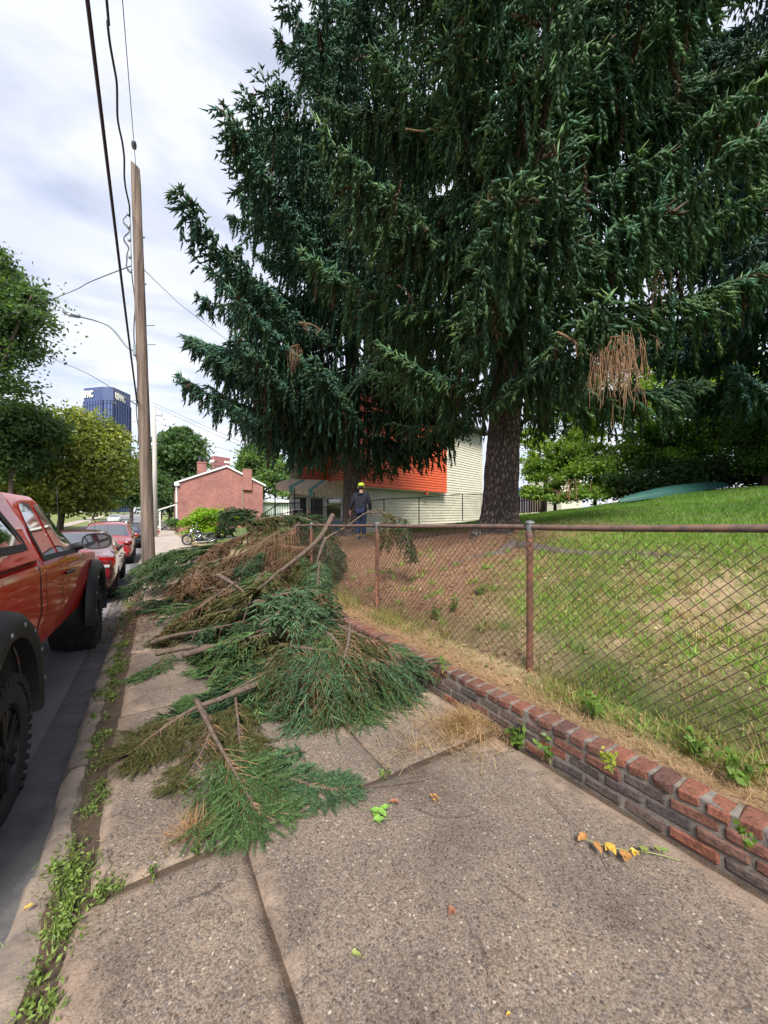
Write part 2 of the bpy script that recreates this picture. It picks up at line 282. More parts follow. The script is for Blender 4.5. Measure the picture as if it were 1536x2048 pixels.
class MB:
    def __init__(s): s.v = []; s.f = []; s.m = []; s.c = []
    def add(s, vs, fs, mi=0):
        n = len(s.v); s.v += [tuple(p) for p in vs]; s.f += [tuple(i+n for i in f) for f in fs]; s.m += [mi]*len(fs); return s
    def box(s, c, size, rz=0, mi=0, rot=None, bev=0):
        x, y, z = (q/2 for q in size); R = rot if rot is not None else Matrix.Rotation(rz, 3, 'Z'); c = Vector(c)
        if bev:
            b = min(bev, x*.9, y*.9, z*.9); vs = []
            for sx in (-1, 1):
                for sy in (-1, 1):
                    for sz in (-1, 1):
                        vs += [(sx*(x-b), sy*(y-b), sz*z), (sx*(x-b), sy*y, sz*(z-b)), (sx*x, sy*(y-b), sz*(z-b))]
            bm = bmesh.new(); [bm.verts.new(q) for q in vs]; bmesh.ops.convex_hull(bm, input=bm.verts); bmesh.ops.dissolve_limit(bm, angle_limit=.02, verts=bm.verts, edges=bm.edges)
            bm.verts.index_update(); vv = [c+R@q.co for q in bm.verts]; ff = [[q.index for q in f.verts] for f in bm.faces]; bm.free(); return s.add(vv, ff, mi)
        vs = [c+R@Vector((sx*x, sy*y, sz*z)) for sz in (-1, 1) for sy in (-1, 1) for sx in (-1, 1)]
        return s.add(vs, [(0, 2, 3, 1), (4, 5, 7, 6), (0, 1, 5, 4), (2, 6, 7, 3), (0, 4, 6, 2), (1, 3, 7, 5)], mi)
    def tube(s, pts, r, n=8, mi=0, cap=True, squash=1):
        pts = [Vector(p) for p in pts]; k = len(pts); rs = r if hasattr(r, '__len__') else [r]*k; vs = []; fs = []
        d0, a, b = basis(pts[1]-pts[0])
        for i, p in enumerate(pts):
            t = (pts[min(i+1, k-1)]-pts[max(i-1, 0)]).normalized()
            a = (a-t*a.dot(t)); a = a.normalized() if a.length > 1e-6 else basis(t)[1]; b = t.cross(a)
            for j in range(n):
                q = 2*math.pi*j/n; vs.append(p+(a*math.cos(q)+b*math.sin(q)*squash)*rs[i])
        for i in range(k-1):
            for j in range(n):
                fs.append((i*n+j, i*n+(j+1) % n, (i+1)*n+(j+1) % n, (i+1)*n+j))
        if cap: fs.append(tuple(range(n-1, -1, -1))); fs.append(tuple(range((k-1)*n, k*n)))
        return s.add(vs, fs, mi)
    def lathe(s, o, ax, prof_, n=24, mi=0):
        d, a, b = basis(ax); o = Vector(o); vs = []; fs = []; k = len(prof_)
        for (t, r) in prof_:
            for j in range(n): q = 2*math.pi*j/n; vs.append(o+d*t+(a*math.cos(q)+b*math.sin(q))*max(r, 1e-4))
        for i in range(k-1):
            for j in range(n): fs.append((i*n+j, i*n+(j+1) % n, (i+1)*n+(j+1) % n, (i+1)*n+j))
        fs.append(tuple(range(n-1, -1, -1))); fs.append(tuple(range((k-1)*n, k*n))); return s.add(vs, fs, mi)
    def prism(s, poly, off, mi=0):
        n = len(poly); off = Vector(off); vs = [Vector(p) for p in poly]+[Vector(p)+off for p in poly]
        return s.add(vs, [tuple(range(n-1, -1, -1)), tuple(range(n, 2*n))]+[(i, (i+1) % n, n+(i+1) % n, n+i) for i in range(n)], mi)
    def build(s, name, mat, parent=None, local=False, smooth=False, sharp=None, fix=True):
        o = ORG.get(parent.name, Vector()) if (parent is not None and not local) else Vector()
        me = bpy.data.meshes.new(name); me.from_pydata([(p[0]-o.x, p[1]-o.y, p[2]-o.z) for p in s.v], [], s.f)
        mats = mat if isinstance(mat, (list, tuple)) else [mat]
        for q in mats[1:]: pass
        if len(mats) > 1:
            for q in mats: me.materials.append(MT[q])
            me.polygons.foreach_set('material_index', s.m); m1 = None
        else: m1 = mats[0]
        if fix:
            bm = bmesh.new(); bm.from_mesh(me); bmesh.ops.recalc_face_normals(bm, faces=bm.faces); bm.to_mesh(me); bm.free()
        return link(name, me, m1, parent, smooth, sharp)
def np_mesh(name, V, F, col, mat, parent=None, local=False, smooth=False):
    V = np.asarray(V, np.float32); F = np.asarray(F, np.int32); k = F.shape[1]
    if parent is not None and not local: V = V-np.array(ORG.get(parent.name, Vector()), np.float32)
    me = bpy.data.meshes.new(name); me.vertices.add(len(V)); me.vertices.foreach_set('co', V.ravel())
    me.loops.add(F.size); me.loops.foreach_set('vertex_index', F.ravel()); me.polygons.add(len(F))
    me.polygons.foreach_set('loop_start', np.arange(0, F.size, k, dtype=np.int32)); me.polygons.foreach_set('loop_total', np.full(len(F), k, np.int32))
    me.update(calc_edges=True)
    if col is not None:
        at = me.color_attributes.new('Col', 'FLOAT_COLOR', 'POINT'); c = np.ones((len(V), 4), np.float32); c[:, :3] = col; at.data.foreach_set('color', c.ravel())
    return link(name, me, mat, parent, smooth)
def nrm(a): return a/np.maximum(np.linalg.norm(a, axis=-1, keepdims=True), 1e-9)
def perp(D):
    u = np.where(np.abs(D[:, 2:3]) < .9, np.array([[0, 0, 1.]]), np.array([[1., 0, 0]])); a = nrm(np.cross(D, u)); return a, np.cross(a, D)
def spindles(Pn, D, L, R, col):                  # shoots: three-sided spindles
    n = len(Pn); a, b = perp(D); ph = rng.uniform(0, 6.28, n); V = np.empty((n, 5, 3)); V[:, 0] = Pn; V[:, 4] = Pn+D*L[:, None]
    for j in range(3):
        q = ph+j*2.0944; V[:, 1+j] = Pn+D*(L*.58)[:, None]+(a*np.cos(q)[:, None]+b*np.sin(q)[:, None])*R[:, None]
    f = np.array([[0, 2, 1], [0, 3, 2], [0, 1, 3], [1, 2, 4], [2, 3, 4], [3, 1, 4]]); F = (np.arange(n)*5)[:, None, None]+f[None]
    C = np.repeat(col, 5, 0).reshape(n, 5, 3).copy(); C[:, 4] *= 1.15
    return V.reshape(-1, 3), F.reshape(-1, 3), C.reshape(-1, 3)
def cones(Pn, D, L, R, col, tipf=1.35, basef=.8):           # slim three-sided shoots, open at the twig end
    n = len(Pn); a, b = perp(D); ph = rng.uniform(0, 6.28, n); V = np.empty((n, 4, 3)); V[:, 3] = Pn+D*L[:, None]
    for j in range(3):
        q = ph+j*2.0944; V[:, j] = Pn+D*(L*.12)[:, None]+(a*np.cos(q)[:, None]+b*np.sin(q)[:, None])*R[:, None]
    F = (np.arange(n)*4)[:, None, None]+np.array([[0, 1, 3], [1, 2, 3], [2, 0, 3]])[None]
    C = np.repeat(col, 4, 0).reshape(n, 4, 3).copy(); C[:, 3] *= tipf; C[:, :3] *= basef
    return V.reshape(-1, 3), F.reshape(-1, 3), C.reshape(-1, 3)
def needles(Pn, D, L, col, per=40, nl=.017, nw=.0026):     # shoots: an axis clad in single needles
    n = len(Pn); a, b = perp(D); t = rng.uniform(0, 1, (n, per)); q = rng.uniform(0, 6.28, (n, per))
    base = Pn[:, None]+D[:, None]*(L[:, None]*t)[..., None]
    rad = a[:, None]*np.cos(q)[..., None]+b[:, None]*np.sin(q)[..., None]
    fw = .55+.9*np.clip(t-.8, 0, 1)[..., None]*3; d = nrm(rad*.85+D[:, None]*fw); d[..., 2] += .08
    side = nrm(np.cross(d, rng.normal(size=d.shape))); ln = nl*rng.uniform(.75, 1.15, (n, per))[..., None]
    V = np.stack([base-side*nw/2, base+side*nw/2, base+d*ln], 2).reshape(-1, 3); F = np.arange(n*per*3).reshape(-1, 3)
    cc = col[:, None, :]*rng.uniform(.75, 1.25, (n, per, 1)); C = np.repeat(cc.reshape(-1, 3), 3, 0)
    return V, F, C
def leaves(Pn, size, col, up=.35, aspect=.62):
    n = len(Pn); nn = rng.normal(size=(n, 3)); nn[:, 2] += up*2; nn = nrm(nn); a, b = perp(nn); q = rng.uniform(0, 6.28, n)[:, None]
    u = a*np.cos(q)+b*np.sin(q); v = np.cross(nn, u); s = (size*rng.uniform(.7, 1.3, n))[:, None]
    V = np.stack([Pn-u*s, Pn+v*s*aspect+nn*s*.15, Pn+u*s, Pn-v*s*aspect+nn*s*.15], 1).reshape(-1, 3); F = np.arange(n*4).reshape(-1, 4)
    return V, F, np.repeat(col, 4, 0)
def catp(parts):
    Vs, Fs, Cs, n = [], [], [], 0
    for V, F, C in parts: Vs.append(V); Fs.append(F+n); Cs.append(C); n += len(V)
    return np.concatenate(Vs), np.concatenate(Fs), np.concatenate(Cs)
def spline(pts, k=6):
    pts = [Vector(p) for p in pts]; out = []; n = len(pts)
    for i in range(n-1):
        a, b, c, d = pts[max(i-1, 0)], pts[i], pts[i+1], pts[min(i+2, n-1)]
        for j in range(k):
            t = j/k; out.append(.5*((2*b)+(c-a)*t+(2*a-5*b+4*c-d)*t*t+(3*b-a-3*c+d)*t**3))
    return out+[pts[-1]]
# ================================================================== SETTING
def struct(o): o['kind'] = 'structure'; return o
def skew(y): return .012*np.clip(np.asarray(y, float), 0, 60)      # the kerb drifts right down the street
def skewed(o):
    for v in o.data.vertices: v.co.x += float(skew(v.co.y))
    return o
def grid_mesh(name, xs, ys, zf, mat, col=None, parent=None, smooth=True):
    X, Y = np.meshgrid(xs, ys); Z = zf(X, Y); nx, ny = len(xs), len(ys)
    V = np.stack([X, Y, Z], -1).reshape(-1, 3); i = np.arange(nx*ny).reshape(ny, nx)
    F = np.stack([i[:-1, :-1], i[:-1, 1:], i[1:, 1:], i[1:, :-1]], -1).reshape(-1, 4)
    return np_mesh(name, V, F, None if col is None else col(X, Y).reshape(-1, 3), mat, parent, smooth=smooth)
ysl = np.concatenate([np.linspace(-60, 60, 61), np.linspace(65, 200, 28), np.linspace(230, 1400, 20)])
struct(grid_mesh('ground', np.concatenate([np.linspace(-900, -12, 12), np.linspace(-10.5, 20, 8), np.linspace(30, 900, 12)]), ysl,
    lambda X, Y: nprof(Y)-.17+np.where((X < -9) | ((Y > 60) & (X > 6)), .16, 0), 'grass_ground'))
struct(skewed(grid_mesh('road', np.linspace(-9.2, -.46, 12), ysl[ysl < 300], lambda X, Y: nprof(Y)-.11-.004*(X+4.8)**2*.12+.03*np.exp(-(X+4.8)**2/12), 'asphalt')))
struct(skewed(grid_mesh('gutter', np.linspace(-.74, -.44, 5), np.linspace(-4, 30, 120), lambda X, Y: nprof(Y)-.103+.012*fbm(X*6, Y*3, 3)*.4+np.clip(-.72-X, 0, 1)*.0, 'gutter')))
struct(grid_mesh('cross_street', np.linspace(-60, 60, 20), np.linspace(131, 140, 4), lambda X, Y: nprof(Y)-.05, 'far_pave'))
struct(grid_mesh('far_pavement', np.linspace(-11.4, -9.3, 4), ysl[(ysl < 131)], lambda X, Y: nprof(Y)+.01, 'far_pave'))
struct(skewed(grid_mesh('soil_strip', np.linspace(-.42, -.18, 5), np.linspace(-4, 26, 160), lambda X, Y: nprof(Y)-.022+.018*fbm(X*9, Y*4, 5)*.5, 'soil')))
# kerb stones
kerb = struct(bpy.data.objects.new('kerb', None)); COL.objects.link(kerb)
y = -3.0; r_ = random.Random(3)
while y < 40:
    l = r_.uniform(1.0, 1.7) if y > 8 else r_.uniform(.7, 1.3); n = max(4, int(l/.11)); mb = MB(); vs = []; off = r_.uniform(-.02, .02); tl = r_.uniform(-.012, .012)
    for i in range(n+1):
        yy = y+l*i/n; e = (1 if 0 < i < n else .9); z = prof(yy)
        j = [r_.uniform(-.012, .012) for _ in range(4)]
        vs += [(-.50+off+j[0], yy, z-.2), (-.495+off+j[0], yy, z-.035+tl+j[1]), (-.465+off+j[1], yy, z-.008+tl+j[2]*.5), (-.40+off+j[2], yy, z-.004+tl), (-.375+off+j[3]*1.2, yy, z-.025), (-.37+off, yy, z-.2)]
    fs = [tuple(range(5, -1, -1)), tuple(range(n*6, n*6+6))]+[(i*6+k, i*6+(k+1) % 6, (i+1)*6+(k+1) % 6, (i+1)*6+k) for i in range(n) for k in range(6)]
    skewed(mb.add(vs, fs).build('kerb_stone', 'kerb_stone', kerb, smooth=True, sharp=40)); y += l+r_.uniform(.012, .05)
# pavement slabs, each heaved a little differently
pave = struct(bpy.data.objects.new('pavement', None)); COL.objects.link(pave)
def slab(x0, x1, y0, y1, seed, sk=0):
    r = random.Random(seed); nx, ny = max(6, int((x1-x0)/.05)), max(6, int((y1-y0)/.06)); g = .005
    tz, tx, ty = r.uniform(-.012, .012), r.uniform(-.010, .010), r.uniform(-.010, .010)
    u = np.linspace(0, 1, nx+1); v = np.linspace(0, 1, ny+1); U, Vv = np.meshgrid(u, v)
    X = x0+g+(x1-x0-2*g)*U; Y = y0+g+(y1-y0-2*g)*Vv; e = np.minimum(np.minimum(X-x0, x1-X), np.minimum(Y-y0, y1-Y))
    wob = .010*fbm(X*4+seed*9, Y*4, 11)*np.clip(1-e/.12, 0, 1)
    X2 = X+wob*(np.abs(U-.5) > .35)+(skew(Y)*(1-U) if x0 < 0 else 0); Y2 = Y+wob*(np.abs(Vv-.5) > .35)+sk*(U-.5)
    Z = nprof(Y)+tz+tx*(U-.5)*2+ty*(Vv-.5)*2+.006*fbm(X*1.5, Y*1.5, 12)-.022*np.exp(-e/.018)
    c = np.clip(1-e/.22, 0, 1)*.42+np.clip((X-1.75)/.5, 0, 1)*.30+np.clip((.02-X)/.3, 0, 1)*.22+.10*fbm(X*2, Y*2, 9)
    V3 = np.stack([X2, Y2, Z], -1).reshape(-1, 3); i = np.arange(V3.shape[0]).reshape(ny+1, nx+1)
    F = np.stack([i[:-1, :-1], i[:-1, 1:], i[1:, 1:], i[1:, :-1]], -1).reshape(-1, 4)
    ring = np.concatenate([i[0, :], i[1:, -1], i[-1, -2::-1], i[-2:0:-1, 0]]); B = V3[ring].copy(); B[:, 2] -= .09; k = len(V3); m = len(ring); jj = np.arange(m)
    Fs = np.stack([ring, ring[(jj+1) % m], k+(jj+1) % m, k+jj], -1)[:, ::-1]
    cc = np.concatenate([c.ravel(), np.full(m, .6)])
    np_mesh('concrete_slab', np.concatenate([V3, B]), np.concatenate([F, Fs]), np.repeat(cc[:, None], 3, 1), 'concrete', pave, smooth=True)
XW = 2.24
rows = [(-2.6, -.9, [-.30, .44, XW]), (-.9, 2.06, [-.30, .42, XW]), (2.06, 3.84, [-.25, 1.32, XW]), (3.84, 5.60, [-.24, .72, XW]), (5.6, 7.4, [-.23, .95, XW]), (7.4, 9.2, [-.24, .9, XW]), (9.2, 11.0, [-.24, .9, XW]), (11, 13.4, [-.24, 1.0, XW+.1])]
sd = 0
for (y0, y1, xs) in rows:
    for a, b in zip(xs[:-1], xs[1:]): sd += 1; slab(a, b, y0, y1, sd)
struct(grid_mesh('joint_soil', np.linspace(-.3, 2.6, 10), np.linspace(-3, 14, 40), lambda X, Y: nprof(Y)-.026, 'soil'))
struct(grid_mesh('driveway', np.linspace(-.12, 6.5, 14), np.linspace(13.4, 46, 50), lambda X, Y: nprof(Y)+.004, 'far_pave'))
struct(grid_mesh('far_walk', np.linspace(.2, 2.6, 6), np.linspace(46, 130, 30), lambda X, Y: nprof(Y)+.004, 'far_pave'))
# yard: colours of the ground itself (lawn, straw, needle litter)
def duff(X, Y):
    a = np.exp(-(((X-5.6)/3.0)**2+((Y-6.4)/3.3)**2)*1.0)+np.exp(-(((X-5.6)/2.6)**2+((Y-11)/3.4)**2))+.55*np.exp(-(((X-3.2)/1.3)**2+((Y-4.6)/2.0)**2))
    return np.clip(a*1.35-.12+.22*fbm(X*1.3, Y*1.3, 21), 0, 1)
def yardcol(X, Y):
    d = duff(X, Y)[..., None]; s = np.clip(fbm(X*1.6, Y*1.6, 22)*.9+.42-(X-4.2)*.30, 0, 1)[..., None]
    gcol = np.array([.075, .125, .022]); straw = np.array([.34, .255, .145]); br = np.array([.20, .105, .062])
    c = gcol*(1-s)+straw*s; m = np.clip(.5+fbm(X*3, Y*3, 23)*.5, 0, 1)[..., None]; br = br*(1-m*.55)+np.array([.30, .175, .105])*m*.55
    c = c*(1-d)+br*d; e = np.clip((2.62-X)/.25, 0, 1)[..., None]; return c*(1-e)+np.array([.26, .165, .095])*e
lawn = struct(grid_mesh('lawn', np.concatenate([np.linspace(2.34, 9, 90), np.linspace(9.2, 24, 40), np.linspace(25, 60, 12)]),
    np.concatenate([np.linspace(-14, -1, 20), np.linspace(-.9, 14, 140), np.linspace(14.4, 26, 24), np.linspace(27, 45, 8)]),
    lambda X, Y: yard_np(X, Y)+.010*fbm(X*5, Y*5, 24), 'yard', yardcol))
# concrete path end at the right edge of the lawn
pth = G(1560, 1044, .02, yard)
mb = MB(); mb.box((pth.x+.9, pth.y-.6, yard(pth.x+.9, pth.y-.6)+.02), (2.4, 1.1, .08), .5, bev=.02); tag(struct(mb.build('garden_path', 'far_pave')))

# ------------------------------------------------------------------ low brick retaining wall
bw = thing('brick_wall', 'low weathered brick retaining wall along the pavement under the fence', 'wall', (XW, 0, 0))
Y0, Y1 = -1.0, 13.2; mb = MB(); n = 60; vs = []
for i in range(n+1):
    yy = Y0+(Y1-Y0)*i/n; z = prof(yy); vs += [(XW+.003, yy, z-.06), (XW+.003, yy, z+.250), (XW+.125, yy, z+.247), (XW+.125, yy, z-.06)]
mb.add(vs, [(0, 1, 2, 3), tuple(4*n+k for k in (3, 2, 1, 0))]+[(i*4+k, (i+1)*4+k, (i+1)*4+(k+1) % 4, i*4+(k+1) % 4) for i in range(n) for k in range(4)]).build('mortar_core', 'mortar', bw)
def brick_mesh(sx, sy, sz, seed):
    r = random.Random(seed); bm = bmesh.new(); bmesh.ops.create_cube(bm, size=1)
    for v in bm.verts: v.co = Vector((v.co.x*sx, v.co.y*sy, v.co.z*sz))+Vector([r.uniform(-.005, .005) for _ in range(3)])
    bmesh.ops.bevel(bm, geom=list(bm.edges), offset=.009, segments=1, profile=.5, affect='EDGES')
    for v in bm.verts: v.co += Vector([r.uniform(-.003, .003) for _ in range(3)])
    me = bpy.data.meshes.new('brick'); bm.to_mesh(me); bm.free(); return me
def mset(sx, sy, sz, mat, n=4):
    out = []
    for k in range(n):
        me = brick_mesh(sx, sy, sz, k+int(sy*1000)); me.materials.append(MT[mat]); out.append(me)
    return out
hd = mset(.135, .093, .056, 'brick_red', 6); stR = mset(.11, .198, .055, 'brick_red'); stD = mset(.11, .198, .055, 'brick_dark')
def put_brick(me, x, yy, z, r):
    o = bpy.data.objects.new('brick', me); COL.objects.link(o); o.parent = bw
    o.location = (x-XW+r.uniform(-.004, .006), yy, z+r.uniform(-.003, .003)); o.rotation_euler = (-.02+r.uniform(-.022, .022), r.uniform(-.02, .02), r.uniform(-.035, .035))
r = random.Random(11); yy = .25
while yy < 8.6: put_brick(hd[r.randrange(6)], XW+.060, yy, prof(yy)+.228, r); yy += .1135
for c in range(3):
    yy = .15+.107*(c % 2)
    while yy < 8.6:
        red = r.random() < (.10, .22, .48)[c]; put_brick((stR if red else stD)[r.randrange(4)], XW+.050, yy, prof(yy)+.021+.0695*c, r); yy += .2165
mb = MB()
for i in range(20): y_ = 8.75+i*.22; mb.box((XW+.055, y_, prof(y_)+.12), (.12, .205, .26))
o = mb.build('brick_run', 'brick_dark', bw); o['kind'] = 'stuff'

# ------------------------------------------------------------------ chain link fence
XF = 2.71; railz = lambda y: 1.53-.027*y
fe = thing('chain_link_fence', 'rusty brown chain link fence with pipe rail above the low brick wall', 'fence', (XF, 0, yard(XF, 0)))
for yp in (-.4, 2.09, 4.58, 7.07, 9.56, 12.05):
    zt = railz(yp); zb = yard(XF, yp)-.15
    post = MB().tube([(XF, yp, zb), (XF, yp, zt-.045)], .028, 14).build('post', 'rust_post', fe, smooth=True, sharp=50)
    c = MB().tube([(XF, yp, zt-.085), (XF, yp, zt-.03)], .033, 14).build('post_collar', 'rust', post, smooth=True, sharp=50)
    MB().lathe((XF, yp, zt-.032), (0, 0, 1), [(0, .03), (.03, .034), (.058, .034), (.066, .042), (.076, .040), (.086, .022), (.09, .004)], 16).build('post_cap', 'galv', post, smooth=True, sharp=40)
pts = [(XF, t, railz(t)+.004*math.sin(t*3)) for t in np.linspace(-.6, 12.4, 40)]
MB().tube(pts, .0235, 14).build('top_rail', 'rust', fe, smooth=True, sharp=50)
for t in np.arange(.5, 9, .83): MB().tube([(XF+.027*math.cos(q), t+.004*q, railz(t)+.027*math.sin(q)) for q in np.linspace(0, 6.3, 12)]+[(XF-.01, t+.02, railz(t)-.10)], .0018, 4).build('tie_wire', 'rust_wire', fe)
wd = .036; k = np.arange(int(13/wd)); m = 30; segs = []
yb = -.5+k*wd
for j in range(m):
    z0f, z1f = j/m, (j+1)/m
    a_off = np.where((k+j) % 2 == 0, 0, wd); b_off = wd-a_off
    ya, yb2 = yb+a_off, yb+b_off
    def zz(yv, f):
        top = 1.53-.027*yv-.088+.012*np.sin(yv*2.1); bot = yard_np(np.full_like(yv, XF), yv)+.02; return bot+(top-bot)*f
    bx = lambda yv, f: XF-.030+.018*np.sin(yv*1.7+f*3)
    e = np.where((k+j) % 2 == 0, .0022, -.0022)
    segs.append((np.stack([bx(ya, z0f)-e, ya, zz(ya, z0f)], -1), np.stack([bx(yb2, z1f)+e, yb2, zz(yb2, z1f)], -1)))
A = np.concatenate([s[0] for s in segs]); B = np.concatenate([s[1] for s in segs]); D = nrm(B-A); a, b = perp(D); rw = .0026; n = len(A)
V = np.empty((n, 6, 3))
for j in range(3):
    q = j*2.0944; o_ = (a*math.cos(q)+b*math.sin(q))*rw; V[:, j] = A-D*.001+o_; V[:, 3+j] = B+D*.001+o_
f = np.array([[0, 1, 4, 3], [1, 2, 5, 4], [2, 0, 3, 5]]); F = (np.arange(n)*6)[:, None, None]+f
o = np_mesh('wire_mesh', V.reshape(-1, 3), F.reshape(-1, 4), None, 'rust_wire', fe, smooth=True); o['kind'] = 'stuff'
# ================================================================== VEGETATION
def spruce(label, base, H, lean, h0, Rf, n, seed, dens=1.0, r0=.38, tint=(.040, .092, .052), tip=(.075, .155, .075), shoot=.13, maxh=99, view=None, gaps=(), extra=()):
    global rng
    rng = np.random.default_rng(seed); base = Vector(base); t = thing('spruce_tree', label, 'tree', base, group='tall spruces in the yard')
    axis = lambda h: np.array([base.x+lean[0]*h, base.y+lean[1]*h, base.z+h])
    hs = [-.25, 0, .12, .3, .6, 1.2, 2.2, 4, 7, 11, 15, H]; rr = [r0*1.75, r0*1.5, r0*1.3, r0*1.14, r0*1.04, r0, r0*.95, r0*.86, r0*.72, r0*.52, r0*.3, .03]
    hs = [h for h in hs if h < H]+[H]; rr = rr[:len(hs)-1]+[.03]
    # trunk with root flare and plated bark
    nseg = 40; hh = np.concatenate([np.linspace(-.25, 5, 90), np.linspace(5.4, H, 24)]); R = np.interp(hh, hs, rr); q = np.linspace(0, 2*np.pi, nseg, endpoint=False)
    HH, Q = np.meshgrid(hh, q, indexing='ij'); RR = R[:, None]*(1+.045*fbm(Q*6, HH*3.2, seed)+.03*np.sin(Q*11+3*np.sin(HH*4))+np.exp(-np.clip(HH, 0, 9)/.22)*.22*np.sin(Q*5+seed))
    V = np.stack([base.x+lean[0]*HH+RR*np.cos(Q), base.y+lean[1]*HH+RR*np.sin(Q), base.z+HH], -1).reshape(-1, 3)
    i = np.arange(len(hh)*nseg).reshape(len(hh), nseg); F = np.stack([i[:-1], np.roll(i, -1, 1)[:-1], np.roll(i, -1, 1)[1:], i[1:]], -1).reshape(-1, 4)
    np_mesh('trunk', V, F, None, 'plated_bark', t, smooth=True)
    lm = MB(); parts = []; az = rng.uniform(0, 6.28); top = min(H-.6, maxh)
    for k in range(n+len(extra)):
        f = (k+rng.uniform(0, .9))/n; h = h0+(top-h0)*min(f, 1)**1.05; az += 2.39996+rng.uniform(-.35, .35); L = Rf(h, az)*rng.uniform(.72, 1.12)
        if k >= n: h, az, L = extra[k-n]; f = (h-h0)/(top-h0)
        out = np.array([math.cos(az), math.sin(az), 0])
        if L < .4: continue
        d = dens
        if view is not None:
            b = out[0]*view[0]+out[1]*view[1]
            if b < -.35: d *= .4
        s0 = -.42+.45*f+rng.uniform(-.1, .1); c = .50-.15*f+rng.uniform(-.1, .1)
        st = axis(h); T = np.linspace(0, 1, 15); wob = rng.uniform(-.18, .18)*L; side = np.array([-out[1], out[0], 0])
        curve = lambda T: st+out*(L*T)[:, None]+side*(wob*T*T)[:, None]+np.array([0, 0, 1])*(L*(s0*T+c*T*T))[:, None]
        pts = curve(T); lm.tube(pts, np.interp(T, [0, .3, 1], [.022+.009*L, .012+.005*L, .004]), 4)
        # side sprays
        ns = max(4, int(L*.86/(.10/d))); tt = np.repeat(rng.uniform(.14, 1, ns)**.85, 2); sg = np.tile([1, -1], ns)
        p0 = curve(tt); tan = nrm(curve(np.clip(tt+.02, 0, 1.05))-curve(tt-.02)); ll = (.20+.30*L*np.clip(1.02-tt, 0, 1)**.75*np.clip(tt*3, .35, 1))*rng.uniform(.45, 1.1, len(tt)); ll = np.minimum(ll, 1.35)
        ld = nrm(side[None]*sg[:, None]*rng.uniform(.6, 1, len(tt))[:, None]+tan*.6+rng.normal(size=(len(tt), 3))*.15)
        # hanging curtains
        nh = int(ns*2.2); th = rng.uniform(.10, .97, nh); p1 = curve(th)+side[None]*rng.normal(size=(nh, 1))*.18*L*np.clip(1.05-th, .1, 1)[:, None]
        hl = (.22+.75*rng.random(nh)**1.4)*np.clip(L/3.2, .5, 1.35)*np.where(th > .85, .6, 1); hd_ = nrm(np.array([[0, 0, -1]])+rng.normal(size=(nh, 3))*.10+out*.06)
        p0 = np.concatenate([p0, p1]); ld = np.concatenate([ld, hd_]); ll = np.concatenate([ll, hl]); kind = np.concatenate([np.zeros(len(tt)), np.ones(nh)])
        cnt = np.maximum(2, (ll/.047*min(d, 1.25)).astype(int)); idx = np.repeat(np.arange(len(p0)), cnt)
        u = (np.arange(cnt.sum())-np.repeat(np.cumsum(cnt)-cnt, cnt)+rng.uniform(0, 1, cnt.sum()))/cnt[idx]
        s = u*ll[idx]; Pn = p0[idx]+ld[idx]*s[:, None]; Pn[:, 2] -= (1-kind[idx])*.55*s*s/np.maximum(ll[idx], .3)
        dn = np.array([0, 0, -1.])
        D = nrm(ld[idx]*.55+rng.normal(size=(len(idx), 3))*.36+dn*np.where(kind[idx] > 0, .80, .15+.75*u)[:, None]+out*.26)
        tipm = rng.random(len(idx)) < .06
        Ls = shoot*rng.uniform(.75, 1.3, len(idx)); Rs = shoot*.155*rng.uniform(.8, 1.2, len(idx))
        nw = np.clip((u-.55)*1.3, 0, 1)*rng.random(len(idx))*(1-.35*kind[idx]); tone = rng.uniform(.75, 1.3)
        col = (np.array(tint)*(1-nw[:, None])+np.array(tip)*nw[:, None])*tone*rng.uniform(.7, 1.25, (len(idx), 1))
        hu = rng.uniform(-1, 1, len(p0))[idx][:, None]; col = col*(1+hu*np.array([.22, .06, -.20])); br = rng.random(len(p0))[idx] < .03; col[br] = np.array([.10, .070, .042])*rng.uniform(.7, 1.3)
        m = np.ones(len(idx), bool)
        for (gp, gr) in gaps: m &= (np.linalg.norm(Pn-np.array(gp), axis=1) > gr)
        m &= Pn[:, 2] > base.z+h0*.72
        # upright tufts at the limb end
        ne = 9; Pe = curve(rng.uniform(.86, 1.0, ne)); De = nrm(tan[:1]*0+out*.9+np.array([0, 0, .75])+rng.normal(size=(ne, 3))*.5)
        parts.append(cones(Pn[m], D[m], Ls[m], Rs[m], col[m])); parts.append(cones(Pe, De, np.full(ne, shoot*1.0), np.full(ne, shoot*.12), np.tile(np.array(tip)*tone, (ne, 1))))
    lm.build('limb_framework', 'bark', t, smooth=True, fix=False)
    V, F, C = catp(parts); o = np_mesh('crown', V, F, C, 'needle', t, smooth=True); o['kind'] = 'stuff'
    return t, len(F)
b1 = Vector((6.2, 5.55, yard(6.2, 5.55)-.03)); b2 = Vector((7.0, 13.8, yard(7, 13.8)-.03)); b3v = P(1590, 1000, 14); b3 = Vector((b3v.x, b3v.y, yard(b3v.x, b3v.y)-.03))
def R1(h, az): return float(np.interp(h, [2.0, 3.0, 5, 8, 12, 16, 19], [3.2, 3.8, 4.2, 4.1, 3.7, 2.7, .6]))
def R2(h, az): return float(np.interp(h, [2.0, 3.2, 5.2, 8, 10, 13, 17, 21, 26], [2.8, 5.2, 6.5, 6.7, 6.1, 4.9, 3.7, 2.3, .4]))
def R3(h, az): return float(np.interp(h, [1.8, 4, 8, 14, 22], [4.2, 5.6, 6.6, 6.0, 1.4]))
ntri = 0
vw = lambda b: (-b.x/math.hypot(b.x, b.y), -b.y/math.hypot(b.x, b.y))
